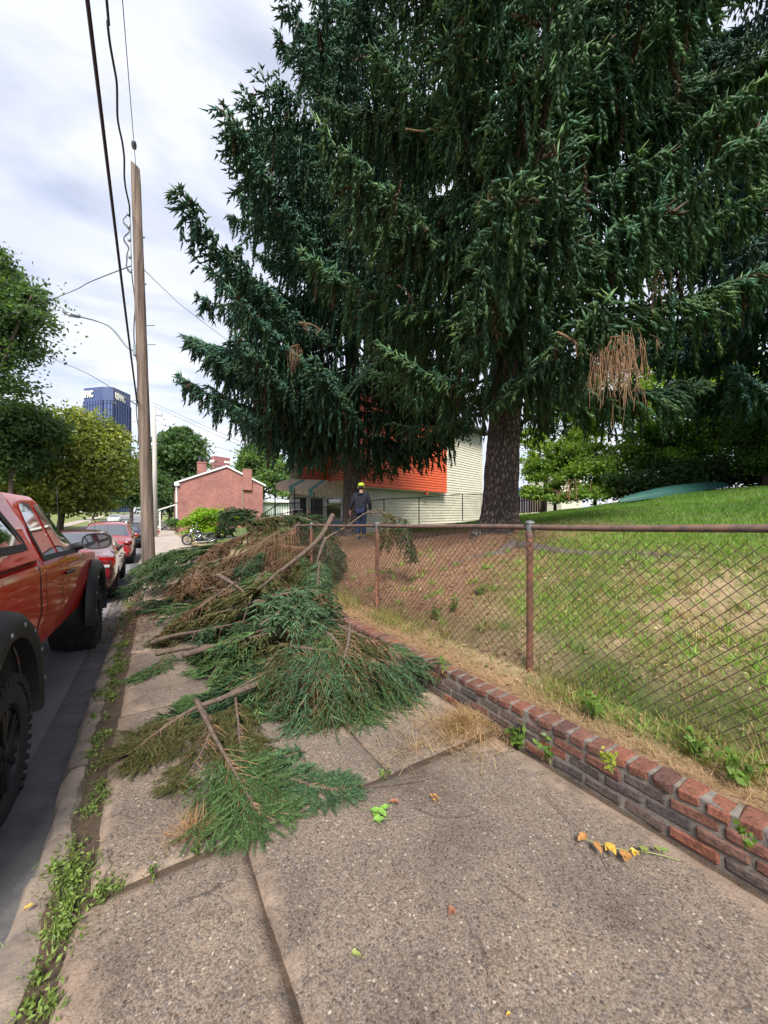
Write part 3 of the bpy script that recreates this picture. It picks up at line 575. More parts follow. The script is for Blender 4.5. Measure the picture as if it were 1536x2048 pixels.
_, k1 = spruce('tall drooping spruce with thick bare trunk behind the fence, nearest to the camera', b1, 19, (.045, -.03), 2.7, R1, 78, 31, 1.5, .335, (.066, .142, .070), (.17, .29, .115), .165, 15.5, vw(b1), extra=[(h_, math.radians(-58+d_), l_) for h_, d_, l_ in ((7.5, 0, 4.4), (8.6, 25, 4.4), (9.8, -10, 4.2), (11, 15, 4.0), (12, -20, 3.8))])
def add_root(t):
    for i, pp in enumerate(([(1045, 1088), (1110, 1102), (1180, 1108), (1260, 1106), (1340, 1110), (1430, 1120)], [(1030, 1085), (1000, 1105), (960, 1112), (900, 1130)])):
        w_ = [G(a, b, .0, yard) for a, b in pp]; n = len(spline(w_, 5)); MB().tube([p-Vector((0, 0, .04)) for p in spline(w_, 5)], np.linspace(.15, .06, n), 8, squash=.75).build('surface_root', 'bark', t, smooth=True)
add_root(_)
_, k2 = spruce('tallest spruce, its trunk beside the man in the lime cap', b2, 26, (.0, .0), 3.3, R2, 116, 57, .96, .37, (.060, .140, .090), (.135, .25, .135), .225, 24, vw(b2), extra=[(h_, math.radians(148+d_), l_) for h_, d_, l_ in ((4.0, -22, 5.6), (4.6, 12, 6.2), (5.3, -6, 6.6), (6.0, 24, 6.0), (6.8, -14, 6.6), (7.6, 6, 6.7), (9.4, -8, 6.2), (12.6, 4, 5.0), (15.5, -10, 4.2))])
_, k3 = spruce('bluish spruce at the right edge beyond the lawn', b3, 23, (0, 0), 3.2, R3, 76, 83, .90, .36, (.060, .130, .104), (.115, .21, .155), .27, 20, vw(b3))

def broadleaf(name, label, cat, base, blobs, nleaf, lsize, c1, c2, seed, group=None, trunk_r=.2, trunk=True, clump=.2, up=.35, trunk_top=.55, parts_name='crown', nclump=None, mat='leaf'):
    global rng
    rng = np.random.default_rng(seed); base = Vector(base); t = thing(name, label, cat, base, group=group); mb = MB()
    vol = np.array([b[1][0]*b[1][1]*b[1][2] for b in blobs])**.67; vol = vol/vol.sum(); parts = []
    if trunk:
        tc = sum((Vector(b[0]) for b in blobs), Vector())/len(blobs); zt = base.z+(max(b[0][2] for b in blobs)-base.z)*trunk_top
        jp = Vector((base.x*.5+tc.x*.5, base.y*.5+tc.y*.5, zt))
        mb.tube(spline([base-Vector((0, 0, .2)), base+Vector((0, 0, .4)), (base+jp)/2+Vector((.1, .05, 0))*trunk_r*3, jp], 4), np.linspace(trunk_r*1.2, trunk_r*.6, 13), 8)
        for b in blobs:
            c = Vector(b[0]); mb.tube(spline([jp-Vector((0, 0, .3)), (jp+c)/2+Vector((0, 0, -.1*(c-jp).length)), c, c+(c-jp)*.35], 3), np.linspace(trunk_r*.5, trunk_r*.08, 10), 5)
    for b, f in zip(blobs, vol):
        c = np.array(b[0]); r = np.array(b[1]); nl = int(nleaf*f); nc = nclump or max(10, int(26*(r.mean()/1.5)**1.2)); nc = min(nc, 140)
        dd = nrm(rng.normal(size=(nc, 3))); dd[:, 2] = np.where(dd[:, 2] < -.55, -dd[:, 2], dd[:, 2]); cc = c+dd*r*rng.uniform(.55, 1.02, (nc, 1)); tone = rng.uniform(0, 1, nc); size = clump*r.mean()*rng.uniform(.7, 1.4, nc)
        pick = rng.integers(0, nc, nl); g = rng.normal(size=(nl, 3))*np.array([1, 1, .55]); Pn = cc[pick]+g*size[pick][:, None]*1.0
        m = rng.random(nl) < .16; Pn[m] = c+rng.normal(size=(m.sum(), 3))*r*.45
        k = np.clip(tone[pick]*.75+rng.uniform(-.1, .4, nl), 0, 1)[:, None]; col = (np.array(c1)*(1-k)+np.array(c2)*k)*rng.uniform(.75, 1.2, (nl, 1))
        parts.append(leaves(Pn, np.full(nl, lsize), col, up))
        if trunk:
            for q in range(0, nc, 3): mb.tube([c, (c+cc[q])/2-np.array([0, 0, .05]), cc[q]], [trunk_r*.14, trunk_r*.09, trunk_r*.03], 4)
    if trunk: mb.build('trunk', 'bark', t, smooth=True, fix=False)
    V, F, C = catp(parts); o = np_mesh(parts_name, V, F, C, mat, t); o['kind'] = 'stuff'; return t
def blob(px, py, z, rpx, rpy, rz=None): p = P(px, py, z); return ((p.x, p.y, p.z), (rpx*z/770, (rz or rpx*.8)*z/770, rpy*z/770))
def at_ground(px, z, dz=0): p = P(px, 1024, z); return Vector((p.x, p.y, prof(p.y)+dz))
YG = ((.095, .14, .038), (.30, .34, .09)); DG = ((.040, .090, .042), (.10, .175, .07)); MG = ((.055, .12, .042), (.16, .27, .08)); BG = ((.09, .19, .032), (.27, .43, .07))
gL = 'broadleaf trees down the street'
broadleaf('street_tree', 'big yellow-green broadleaf tree below the dark office tower', 'tree', at_ground(120, 46), [blob(150, 880, 46, 75, 55), blob(90, 920, 45, 80, 60), blob(205, 930, 46, 55, 60), blob(140, 975, 45, 95, 40), blob(50, 960, 44, 60, 50), blob(225, 880, 47, 30, 40), blob(60, 1005, 45, 90, 26), blob(170, 1015, 46, 60, 18)], 30000, .23, *YG, 1, gL, .35)
broadleaf('street_tree', 'tall dark green tree cut by the left edge of the frame', 'tree', at_ground(-60, 30), [blob(-40, 640, 30, 105, 110), blob(30, 610, 30, 60, 45), blob(-10, 540, 30, 40, 45), blob(20, 690, 30, 45, 50), blob(-30, 760, 30, 75, 55), blob(40, 640, 29, 50, 24)], 20000, .16, *DG, 2, gL, .35, clump=.24)
broadleaf('street_tree', 'dark tree under the tall one at the left, above the red pickup', 'tree', at_ground(10, 38), [blob(30, 850, 38, 80, 45), blob(0, 920, 38, 70, 60), blob(75, 860, 39, 40, 35)], 16000, .20, (.032, .075, .036), (.095, .16, .065), 3, gL, .3)
broadleaf('street_tree', 'dark green tree shading the street left of the utility pole', 'tree', at_ground(262, 62), [blob(262, 960, 62, 34, 42), blob(285, 985, 62, 30, 34), blob(240, 985, 62, 22, 25)], 15000, .26, *DG, 4, gL, .3)
broadleaf('street_tree', 'rounded green tree right of the utility pole, behind the brick house', 'tree', at_ground(340, 70), [blob(362, 905, 70, 46, 42), blob(330, 935, 70, 30, 40), blob(385, 940, 71, 30, 38), blob(330, 990, 68, 24, 36), blob(362, 875, 70, 26, 20)], 17000, .30, (.04, .09, .042), (.12, .21, .08), 5, gL, .35)
broadleaf('street_tree', 'light green airy tree between the brick house and the spruce', 'tree', at_ground(520, 58), [blob(520, 920, 58, 40, 34), blob(552, 960, 57, 36, 40), blob(495, 955, 58, 26, 30), blob(580, 985, 56, 30, 30)], 15000, .23, *MG, 6, gL, .3)
broadleaf('street_tree', 'low dark tree beside the brick house porch', 'tree', at_ground(318, 58), [blob(318, 985, 58, 22, 40), blob(338, 1010, 56, 14, 24)], 9000, .2, *DG, 7, gL, .25)
broadleaf('street_tree', 'distant wood of dark trees closing the far end of the street on the left', 'trees', at_ground(60, 150), [blob(k, 985+10*math.sin(k), 150, 30, 26, 20) for k in range(-40, 200, 26)]+[blob(k, 1012, 148, 30, 10, 20) for k in range(-40, 170, 26)], 9000, .75, *DG, 9, None, .3)
broadleaf('street_tree', 'distant green trees beyond the cross street, seen over the parked cars', 'trees', at_ground(270, 175), [blob(k, 1000, 175, 22, 18, 20) for k in range(190, 380, 20)], 6000, .75, *MG, 10, None, .3)
broadleaf('street_tree', 'small roadside tree with a thin trunk on the yellow grass', 'tree', at_ground(186, 78), [blob(186, 995, 78, 38, 22), blob(215, 1000, 78, 22, 18)], 9000, .26, *MG, 8, gL, .2, trunk_top=.7)
# beyond the lawn on the right
gR = 'trees and shrubs behind the lawn'
def yg(px, z): p = P(px, 1024, z); return Vector((p.x, p.y, yard(p.x, p.y)))
broadleaf('shade_tree', 'airy bright green tree right of the thick spruce trunk', 'tree', yg(1085, 24), [blob(1075, 880, 24, 38, 34), blob(1120, 830, 24.5, 60, 36), blob(1180, 790, 25, 60, 40), blob(1060, 920, 23, 24, 20)], 14000, .085, *BG, 11, gR, .16, up=.6)
broadleaf('shrub', 'bright green thicket at the back of the lawn right of the thick trunk', 'shrub', yg(1110, 21), [blob(1075, 950, 21, 36, 30), blob(1120, 925, 21, 46, 40), blob(1065, 985, 20.5, 26, 14), blob(1150, 900, 22, 44, 36)], 12000, .085, (.08, .17, .03), (.25, .40, .07), 19, gR, .08)
broadleaf('shrub', 'bushy green shrub above the left end of the canoe', 'shrub', yg(1190, 19), [blob(1180, 930, 19, 64, 44), blob(1245, 930, 19, 55, 42), blob(1140, 960, 19.5, 34, 30), blob(1210, 975, 18.5, 60, 20), blob(1100, 985, 20, 30, 14), blob(1195, 992, 17.8, 60, 12), blob(1130, 998, 18.5, 40, 10)], 16000, .075, (.08, .165, .032), (.23, .37, .07), 12, gR, .08)
broadleaf('shrub', 'feathery bright green shrub above the canoe', 'shrub', yg(1350, 19), [blob(1350, 880, 19, 70, 40), blob(1400, 840, 19.5, 55, 45), blob(1310, 930, 18.5, 60, 34), blob(1390, 920, 18.5, 55, 26), blob(1460, 860, 19, 60, 60), blob(1290, 870, 19.5, 50, 40)], 20000, .085, (.06, .15, .035), (.18, .34, .07), 13, gR, .09, up=.8)
broadleaf('shade_tree', 'tall light green tree showing between the hanging spruce boughs', 'tree', yg(1330, 27), [blob(1330, 760, 27, 90, 70), blob(1420, 720, 27, 70, 70), blob(1260, 820, 26, 60, 50), blob(1180, 860, 26, 50, 40), blob(1470, 800, 27, 80, 70)], 16000, .14, *BG, 14, gR, .2, up=.6)
broadleaf('hedge', 'dense dark evergreen hedge at the right edge of the lawn', 'hedge', yg(1530, 15), [blob(1535, 850, 15, 66, 55), blob(1550, 920, 15, 70, 55), blob(1490, 900, 15.5, 36, 45)], 20000, .055, (.035, .085, .025), (.11, .21, .045), 15, gR, .1, clump=.26)
broadleaf('hedge', 'low dark shrubbery behind the canoe', 'hedge', yg(1370, 16.5), [blob(1260, 970, 17, 60, 24), blob(1350, 955, 17, 70, 34), blob(1450, 950, 16.5, 60, 36), blob(1400, 965, 18, 90, 30), blob(1530, 960, 15.8, 50, 26), blob(1240, 985, 18, 60, 16), blob(1320, 978, 18, 60, 18), blob(1470, 900, 18.5, 80, 50), blob(1340, 915, 20, 90, 40)], 24000, .075, (.018, .045, .018), (.045, .095, .03), 16, gR, .08, clump=.26)
# bright shrub by the brick house
p = at_ground(415, 27)
broadleaf('shrub', 'bright lime green shrub in front of the brick house', 'shrub', p, [blob(415, 1035, 27, 42, 17, 30), blob(390, 1050, 26.5, 30, 12, 24), blob(455, 1045, 27, 34, 18, 24), blob(415, 1062, 26.5, 38, 10, 24)], 9000, .085, (.10, .22, .02), (.30, .46, .04), 17, None, .05, up=.9)
broadleaf('shrub', 'small green bush beside the brick house porch step', 'shrub', at_ground(344, 44), [blob(344, 1046, 44, 14, 9, 12)], 1500, .1, *MG, 18, None, .05)

# ------------------------------------------------------------------ grass and weeds
def blades(Pn, h, wdt, col, lean=.45):
    n = len(Pn); q = rng.uniform(0, 6.28, n); u = np.stack([np.cos(q), np.sin(q), np.zeros(n)], -1); l = rng.normal(size=(n, 3))*lean; l[:, 2] = 1; l = nrm(l)
    V = np.stack([Pn-u*wdt[:, None]/2, Pn+u*wdt[:, None]/2, Pn+l*h[:, None]], 1).reshape(-1, 3); C = np.repeat(col, 3, 0).reshape(n, 3, 3).copy(); C[:, 2] *= 1.25
    return V, np.arange(n*3).reshape(-1, 3), C.reshape(-1, 3)
rng = np.random.default_rng(5)
def scatter(n, x0, x1, y0, y1, fn):
    X = rng.uniform(x0, x1, n); Y = rng.uniform(y0, y1, n); m = rng.random(n) < fn(X, Y); return X[m], Y[m]
def vis(X, Y):            # inside the view, with a margin for a step sideways
    z = X*ST+Y*CT; x = X*CT-Y*ST; return (z > .5) & (np.abs(x) < z*1.25+1)
parts = []
gm = lambda X, Y: np.clip((1-duff(X, Y))*1.0*np.clip(.62+.9*fbm(X*1.9, Y*1.9, 31)-.10*np.clip(4.6-X, 0, 3), .10, 1), 0, 1)
X, Y = scatter(210000, 2.5, 7, -.5, 7, gm); m = vis(X, Y); X, Y = X[m], Y[m]; n = len(X)
k = rng.random((n, 1)); dry = (rng.random((n, 1)) < np.clip(.42-.08*(X-2.6), .05, .5)[:, None])
col = np.where(dry, np.array([.30, .235, .11])*(.7+.5*k), np.array([.075, .16, .022])*(1-k)+np.array([.19, .31, .05])*k)
parts.append(blades(np.stack([X, Y, yard_np(X, Y)], -1), rng.uniform(.035, .10, n), rng.uniform(.005, .011, n), col, .75))
X, Y = scatter(215000, 5.2, 24, -6, 13, lambda X, Y: (1-duff(X, Y))*np.clip((X-4.8)*.5, 0, 1)); m = vis(X, Y); X, Y = X[m], Y[m]; n = len(X); k = rng.random((n, 1))*np.clip(.6+.5*fbm(X*.8, Y*.8, 33), .2, 1)[:, None]
col = np.array([.055, .13, .016])*(1-k)+np.array([.17, .29, .04])*k
parts.append(blades(np.stack([X, Y, yard_np(X, Y)-.005], -1), rng.uniform(.05, .11, n), rng.uniform(.010, .020, n), col, .45))
tp = 900; TX = rng.uniform(2.6, 7, tp); TY = rng.uniform(-.4, 6.5, tp); keep = (rng.random(tp) < np.clip(.5+.9*fbm(TX*1.5, TY*1.5, 35), .05, 1)*(1-.8*duff(TX, TY))) & vis(TX, TY); TX, TY = TX[keep], TY[keep]
q = np.repeat(np.arange(len(TX)), 26); X = TX[q]+rng.normal(size=len(q))*.035; Y = TY[q]+rng.normal(size=len(q))*.035; k = rng.random((len(q), 1)); g_ = rng.uniform(.75, 1.2, len(TX))[q][:, None]; dr = (rng.random(len(TX)) < .25)[q][:, None]
col = np.where(dr, np.array([.34, .27, .13]), np.array([.085, .20, .022])*(1-k)+np.array([.24, .40, .06])*k)*g_
parts.append(blades(np.stack([X, Y, yard_np(X, Y)], -1), rng.uniform(.06, .15, len(q)), rng.uniform(.006, .012, len(q)), col, .8))
V, F, C = catp(parts); o = np_mesh('lawn_grass', V, F, C, 'blade'); tag(o, 'green and straw coloured lawn grass behind the fence', 'grass', kind='stuff')
# dead needles, cones and leaf litter on the bare slope, and dry straw along the wall top
parts = []
X, Y = scatter(20000, 2.4, 9, .5, 15, lambda X, Y: np.clip(duff(X, Y)+.12, 0, 1)); n = len(X); k = rng.random((n, 1))
parts.append(leaves(np.stack([X, Y, yard_np(X, Y)+.012], -1), rng.uniform(.010, .034, n), np.array([.13, .065, .04])*(1-k)+np.array([.40, .27, .17])*k, 1.6, .5))
X, Y = scatter(5000, 2.5, 7, -.5, 6, lambda X, Y: .75*np.ones_like(X)); n = len(X); k = rng.random((n, 1))
parts.append(leaves(np.stack([X, Y, yard_np(X, Y)+.03], -1), rng.uniform(.008, .028, n), np.array([.22, .13, .07])*(1-k)+np.array([.48, .38, .22])*k, 1.2, .35))
V, F, C = catp(parts); o = np_mesh('leaf_litter', V, F, C, 'blade'); tag(o, 'brown dead leaves and spruce needles littering the bare slope', 'leaf litter', kind='stuff')
parts = []; n = 9000; Y = rng.uniform(.2, 9, n); X = np.clip(XW+.13+np.abs(rng.normal(size=n))*.12, XW+.12, 2.9); k = rng.random((n, 1))
Pn = np.stack([X, Y, np.maximum(yard_np(X, Y), nprof(Y)+.255)+rng.uniform(0, .02, n)], -1)
parts.append(blades(Pn, rng.uniform(.04, .13, n), rng.uniform(.002, .004, n), np.array([.25, .155, .085])*(1-k)+np.array([.47, .33, .19])*k, 2.2))
n = 2600; Y = rng.choice(rng.uniform(.3, 9, 26), n)+rng.normal(size=n)*.09; X = 2.62+rng.normal(size=n)*.09; k = rng.random((n, 1))
parts.append(blades(np.stack([X, Y, yard_np(X, Y)], -1), rng.uniform(.08, .24, n), rng.uniform(.004, .007, n), np.array([.10, .14, .03])*(1-k)+np.array([.30, .24, .10])*k, .5))
V, F, C = catp(parts); o = np_mesh('dry_grass_fringe', V, F, C, 'blade'); tag(o, 'dry straw and long grass along the top of the brick wall', 'grass', kind='stuff')
# weeds in the kerb strip and slab joints
parts = []
cl = [(rng.normal(-.30, .045), yy, rng.uniform(.5, 1.1)) for yy in np.concatenate([rng.uniform(.9, 6.5, 46), rng.uniform(6.5, 12, 26)])]+[(x, 2.06+rng.normal()*.015, .45) for x in rng.uniform(-.3, .35, 9)]+[(x, 2.06, .25) for x in (1.1, 1.25, 1.3)]+[(-.28, 2.12, 1.3), (-.3, 2.2, 1.2), (-.27, 1.95, 1.1)]+[(-.33, y, .55) for y in np.linspace(.9, 1.8, 10)]
for (x, y, s) in cl:
    n = int(60*s); r = np.abs(rng.normal(size=n))*.05*s; q = rng.uniform(0, 6.28, n); X = x+r*np.cos(q); Y = y+r*np.sin(q)*1.6; k = rng.random((n, 1)); g = rng.uniform(.7, 1.2)
    col = (np.array([.075, .11, .028])*(1-k)+np.array([.19, .25, .065])*k)*g
    parts.append(blades(np.stack([X, Y, nprof(Y)-.02], -1), rng.uniform(.015, .05, n)*min(s+.2, 1.2), rng.uniform(.004, .008, n), col, 1.0))
    n = int(70*s); r = np.abs(rng.normal(size=n))*.045*s; q = rng.uniform(0, 6.28, n); X = x+r*np.cos(q); Y = y+r*np.sin(q)*1.7; k = rng.random((n, 1)); Vl, Fl, Cl = leaves(np.stack([X, Y, nprof(Y)+rng.uniform(-.01, .02, n)], -1), rng.uniform(.006, .014, n), (np.array([.07, .12, .025])*(1-k)+np.array([.19, .27, .06])*k)*g, .8, .5)
    parts.append((Vl, Fl[:, [0, 1, 2]], Cl)); parts.append((Vl, Fl[:, [0, 2, 3]], Cl))
V, F, C = catp(parts); o = np_mesh('kerb_weeds', V, F, C, 'blade'); tag(o, 'green weeds growing along the kerb and in the slab joints', 'weeds', kind='stuff')
parts = []; n = 2600; Y = np.concatenate([rng.normal(7.6, .9, n//2), rng.uniform(6, 10.5, n-n//2)]); X = np.clip(-.25+rng.normal(size=n)*.28, -.62, .6)
zz_ = np.where(X < -.5, nprof(Y)-.10, np.where(X < -.24, nprof(Y)-.01, nprof(Y)+.005)); k = rng.random((n, 1))
parts.append(leaves(np.stack([X, Y, zz_+.012], -1), rng.uniform(.008, .022, n), np.array([.10, .05, .03])*(1-k)+np.array([.30, .17, .10])*k, 1.4, .5))
V, F, C = catp(parts); o = np_mesh('gutter_litter', V, F, C, 'blade'); tag(o, 'brown leaf litter in the gutter behind the dark red sedan', 'leaf litter', kind='stuff')
def broad_weed(px, py, surf, h, n, label, name='weed', c1=(.06, .13, .022), c2=(.15, .25, .05), size=.018):
    global rng
    p = G(px, py, 0, surf); rng = np.random.default_rng(px*7+py); mb = MB(); Pl = []
    t = thing(name, label, 'weed', p, group='weeds on the brick wall and bank')
    for i in range(n):
        q = rng.uniform(0, 6.28); r = rng.uniform(.1, .6)*h; tp = Vector((p.x+r*math.cos(q), p.y+r*math.sin(q), p.z+h*rng.uniform(.5, 1))); mb.tube([p-Vector((0, 0, .01)), (p+tp)/2+Vector((0, 0, h*.15)), tp], [.003, .0022, .0012], 4)
        for f in np.linspace(.4, 1, 4): Pl.append(np.array(p.lerp(tp, f))+rng.normal(size=3)*.012)
    mb.build('stem', 'grass_ground', t, fix=False); Pl = np.array(Pl); k = rng.random((len(Pl), 1))
    V, F, C = leaves(Pl, np.full(len(Pl), size), np.array(c1)*(1-k)+np.array(c2)*k, .8, .6); np_mesh('leaf_cluster', V, F, C, 'leaf', t)['kind'] = 'stuff'
wt = lambda X, Y: prof(Y)+.26 if X < XW+.15 else yard(X, Y)
broad_weed(1225, 1545, wt, .12, 8, 'yellow-green weed sprouting from the face of the brick wall', c1=(.22, .30, .04), c2=(.38, .42, .07))
broad_weed(885, 1345, wt, .12, 7, 'small green weed on top of the brick wall below the fence post')
broad_weed(1490, 1690, wt, .06, 4, 'tiny weed in the mortar at the right end of the wall')
broad_weed(1390, 1520, yard, .16, 14, 'clover-like weed clump behind the fence near the right edge', size=.024)
broad_weed(1480, 1570, yard, .14, 14, 'leafy green weed clump at the foot of the fence, rightmost', size=.024)
broad_weed(1190, 1440, yard, .16, 9, 'dandelion-like weed on the bank right of the fence post', size=.03)
broad_weed(870, 1240, yard, .2, 12, 'leafy weed on the bank left of the near fence post', size=.026)
broad_weed(905, 1225, yard, .2, 12, 'second leafy weed on the bank left of the near fence post', size=.026)
broad_weed(960, 1190, yard, .16, 8, 'small bright weed on the brown slope below the big trunk', size=.03)
broad_weed(1040, 1495, None, .14, 9, 'long-bladed weed at the foot of the brick wall beside the dry grass', size=.03)
broad_weed(1100, 1525, None, .16, 8, 'tall grassy weed at the foot of the cracked brick wall', size=.022)
# ================================================================== BUILDINGS
def clap(mb, O, u, nrm_, t0, t1, z0, z1, pitch=.115, proud=.016):       # lapped boards, sawtooth profile
    O, u, nn = Vector(O), Vector(u), Vector(nrm_); k = max(1, int(round((z1-z0)/pitch))); p = (z1-z0)/k; vs = []; fs = []
    for i in range(k):
        for (z, d) in ((z0+i*p, proud), (z0+(i+1)*p, .002)):
            for t in (t0, t1): q = O+u*t+nn*d; vs.append((q.x, q.y, z))
        b = i*4; fs.append((b, b+1, b+3, b+2))
        if i: fs.append((b-2, b-1, b+1, b))
    return mb.add(vs, fs)
# --- brick gable house
YB = 50.; bh = thing('brick_house', 'red brick gable-end house with two chimneys down the street', 'house', (8, YB, prof(YB)))
zb = prof(YB)-.3
MB().prism([(3.03, YB, zb), (12.6, YB, zb), (12.6, YB, 5.15), (8.25, YB, 7.2), (3.03, YB, 5.12)], (0, 8, 0)).build('wall', 'house_brick', bh)
rf = MB().prism([(2.7, YB-.15, 5.05), (8.25, YB-.15, 7.33), (8.25, YB-.15, 7.21), (2.7, YB-.15, 4.93)], (0, 8.3, 0)).prism([(8.26, YB-.15, 7.33), (12.9, YB-.15, 5.10), (12.9, YB-.15, 4.98), (8.26, YB-.15, 7.21)], (0, 8.3, 0)).build('roof', 'roof_dark', bh)
MB().prism([(2.65, YB-.19, 5.00), (8.25, YB-.19, 7.30), (8.25, YB-.19, 7.08), (2.65, YB-.19, 4.82)], (0, .12, 0)).prism([(8.255, YB-.19, 7.30), (12.95, YB-.19, 5.06), (12.95, YB-.19, 4.86), (8.255, YB-.19, 7.08)], (0, .12, 0)).build('rake_board', 'white_paint', bh)
MB().box((2.9, YB-.1, 4.75), (.5, .4, .3), bev=.03).build('gutter_return', 'white_paint', bh)
c1_ = MB().box((5.55, YB+.45, 6.7), (.95, .8, 1.6)).box((5.55, YB+.45, 7.45), (1.05, .9, .14)).build('chimney', 'house_brick', bh)
MB().tube([(5.35, YB+.45, 7.5), (5.35, YB+.45, 8.2)], [.16, .13], 10).tube([(5.85, YB+.45, 7.5), (5.85, YB+.45, 8.0)], [.15, .13], 10).build('chimney_pot', 'roof_dark', c1_, smooth=True, sharp=40)
MB().box((10.65, YB-.05, 5.6), (1.05, .55, 2.5)).box((10.65, YB-.05, 6.9), (1.13, .63, .12)).build('chimney', 'house_brick', bh)
MB().box((10.1, YB-.06, 2.3), (.12, .1, 5.2)).build('downpipe', 'stone_wall', bh)
for z in (3.0, .9):
    wn = MB().box((2.99, YB+1.3, z+.7), (.10, 1.0, 1.6), bev=.02).build('window', 'car_glass', bh)
    MB().box((2.94, YB+.75, z+.7), (.12, .12, 1.8)).box((2.94, YB+1.85, z+.7), (.12, .12, 1.8)).box((2.94, YB+1.3, z-.2), (.18, 1.3, .1)).box((2.94, YB+1.3, z+1.62), (.12, 1.3, .12)).build('window_frame', 'white_paint', wn)
pr = MB().prism([(1.1, YB+2.2, 1.9), (2.9, YB+2.2, 2.55), (2.9, YB+2.2, 2.42), (1.1, YB+2.2, 1.75)], (0, 2.6, 0)).build('porch_roof', 'white_paint', bh)
for yq in (2.4, 4.6): MB().box((1.3, YB+yq, .65), (.14, .14, 2.3)).build('porch_post', 'white_paint', bh)
for i in range(3): MB().box((2.2-.35*i, YB+3.4, prof(YB)+.42-.16*i), (.36, 1.6, .18), bev=.01).build('step', 'roof_dark', bh)
# --- green siding annexe
ga = thing('green_shed', 'small pale green sided outbuilding with white fascia beside the brick house', 'shed', (14.7, 52, prof(52)))
mb = MB(); clap(mb, (12.7, 52, 0), (1, 0, 0), (0, -1, 0), 0, 4.2, prof(52), 2.9, .16, .02); mb.box((14.8, 53.6, 1.1), (4.2, 3.1, 3.4)); mb.build('wall', 'green_siding', ga)
MB().box((14.8, 53.3, 3.05), (4.5, 3.6, .34), bev=.02).build('fascia', 'white_paint', ga)
MB().box((16.2, 51.94, .9), (.9, .06, 2.0)).build('door', 'white_paint', ga)
# --- orange and cream house (turned to the street by about 19 degrees)
O = P(662, 1024, 20); O.z = 0; u = Vector((.943, .332, 0)); nn = Vector((.332, -.943, 0)); hz = yard(O.x, O.y)-.4
oh = thing('siding_house', 'two storey cream house with overhanging orange siding behind the spruces', 'house', (O.x, O.y, hz))
Q = lambda t, d, z: O+u*t+nn*d+Vector((0, 0, z))
def obox(mb, t0, t1, d0, d1, z0, z1):
    c = Q((t0+t1)/2, (d0+d1)/2, (z0+z1)/2); return mb.box(c, (t1-t0, abs(d1-d0), z1-z0), math.atan2(u.y, u.x))
bl = Q(-2.2, -.52, hz-.5); br = Q(19.35, -.52, hz-.5); ray = Vector((bl.x, bl.y, 0)).normalized(); ray = Vector((ray.x+.12, ray.y, 0)).normalized()
MB().prism([bl, br, br+Vector((-.332, .943, 0))*6, bl+ray*8], (0, 0, 9.1-hz)).build('core', 'cream_siding', oh)
mb = MB(); clap(mb, Q(0, -.5, 0), u, nn, -2.2, 19.35, hz-.3, 8.6, .20, .04); mb.build('cream_clapboard', 'cream_siding', oh)
mb = MB(); clap(mb, Q(0, 0, 0), u, nn, 0, 11.85, 3.14, 8.5, .18, .04); clap(mb, Q(0, -.35, 0), u, nn, -1.7, 0, 2.98, 8.5, .18, .04)
obox(mb, .02, 11.83, -.49, -.03, 3.2, 8.45); mb.build('orange_clapboard', 'orange_siding', oh)
mb = MB(); obox(mb, -.05, .12, -.3, .03, 3.06, 8.5); obox(mb, 11.75, 11.93, -.5, .03, 3.06, 8.5); obox(mb, .12, 11.75, -.03, .028, 3.06, 3.16); mb.build('corner_trim', 'orange_siding', oh)
obox(MB(), 0, 11.9, -.48, -.02, 3.0, 3.07).build('soffit', 'cream_siding', oh)
for t in (1.35, 2.45, 9.2): obox(MB(), t, t+.2, -.2, -.02, 2.84, 3.08).build('bracket', 'orange_siding', oh)
MB().tube([Q(1.72, .07, 3.2), Q(1.72, .07, 8.4)], .055, 8).build('downpipe', 'white_paint', oh, smooth=True)
MB().tube([Q(3.3, .03, 3.55), Q(3.3, .05, 3.8), Q(3.25, .2, 3.9)], .02, 6).build('vent_pipe', 'white_paint', oh)
MB().prism([Q(-2.5, .4, 8.62), Q(19.7, .4, 8.62), Q(19.7, -7, 8.62), Q(-2.5, -.52, 8.62)+ray*8.3], (0, 0, .22)).build('roof', 'roof_dark', oh)
for t in (-.9, 3.2):
    wn = obox(MB(), t, t+1.0, .02 if t > 0 else -.34, .045 if t > 0 else -.31, 4.6, 6.1).build('window', 'car_glass', oh)
    d = .06 if t > 0 else -.29; mb = MB()
    for a in ((t-.1, t, 4.5, 6.2), (t+1, t+1.1, 4.5, 6.2), (t, t+1, 4.5, 4.6), (t, t+1, 6.1, 6.2)): obox(mb, a[0], a[1], d-.05, d, a[2], a[3])
    mb.build('window_frame', 'white_paint', wn)
# porch front: openings, shade under the awning painted in as black panels, stone facing
for (t0, t1, z0, z1, m) in ((-2.1, -1.25, .5, 2.3, 'black_iron'), (-1.0, -.15, .1, 2.3, 'black_iron'), (.1, 1.15, .3, 2.3, 'car_glass')):
    dr = obox(MB(), t0, t1, -.48, -.455, max(z0, hz), z1).build('porch_opening', m, oh); mb = MB()
    for a in ((t0-.08, t0), (t1, t1+.08)): obox(mb, a[0], a[1], -.49, -.44, hz, z1+.08)
    mb.build('opening_frame', 'white_paint', dr)
obox(MB(), -2.15, -.95, -.2, .35, hz-.2, 1.55).build('stone_pier', 'stone_wall', oh)
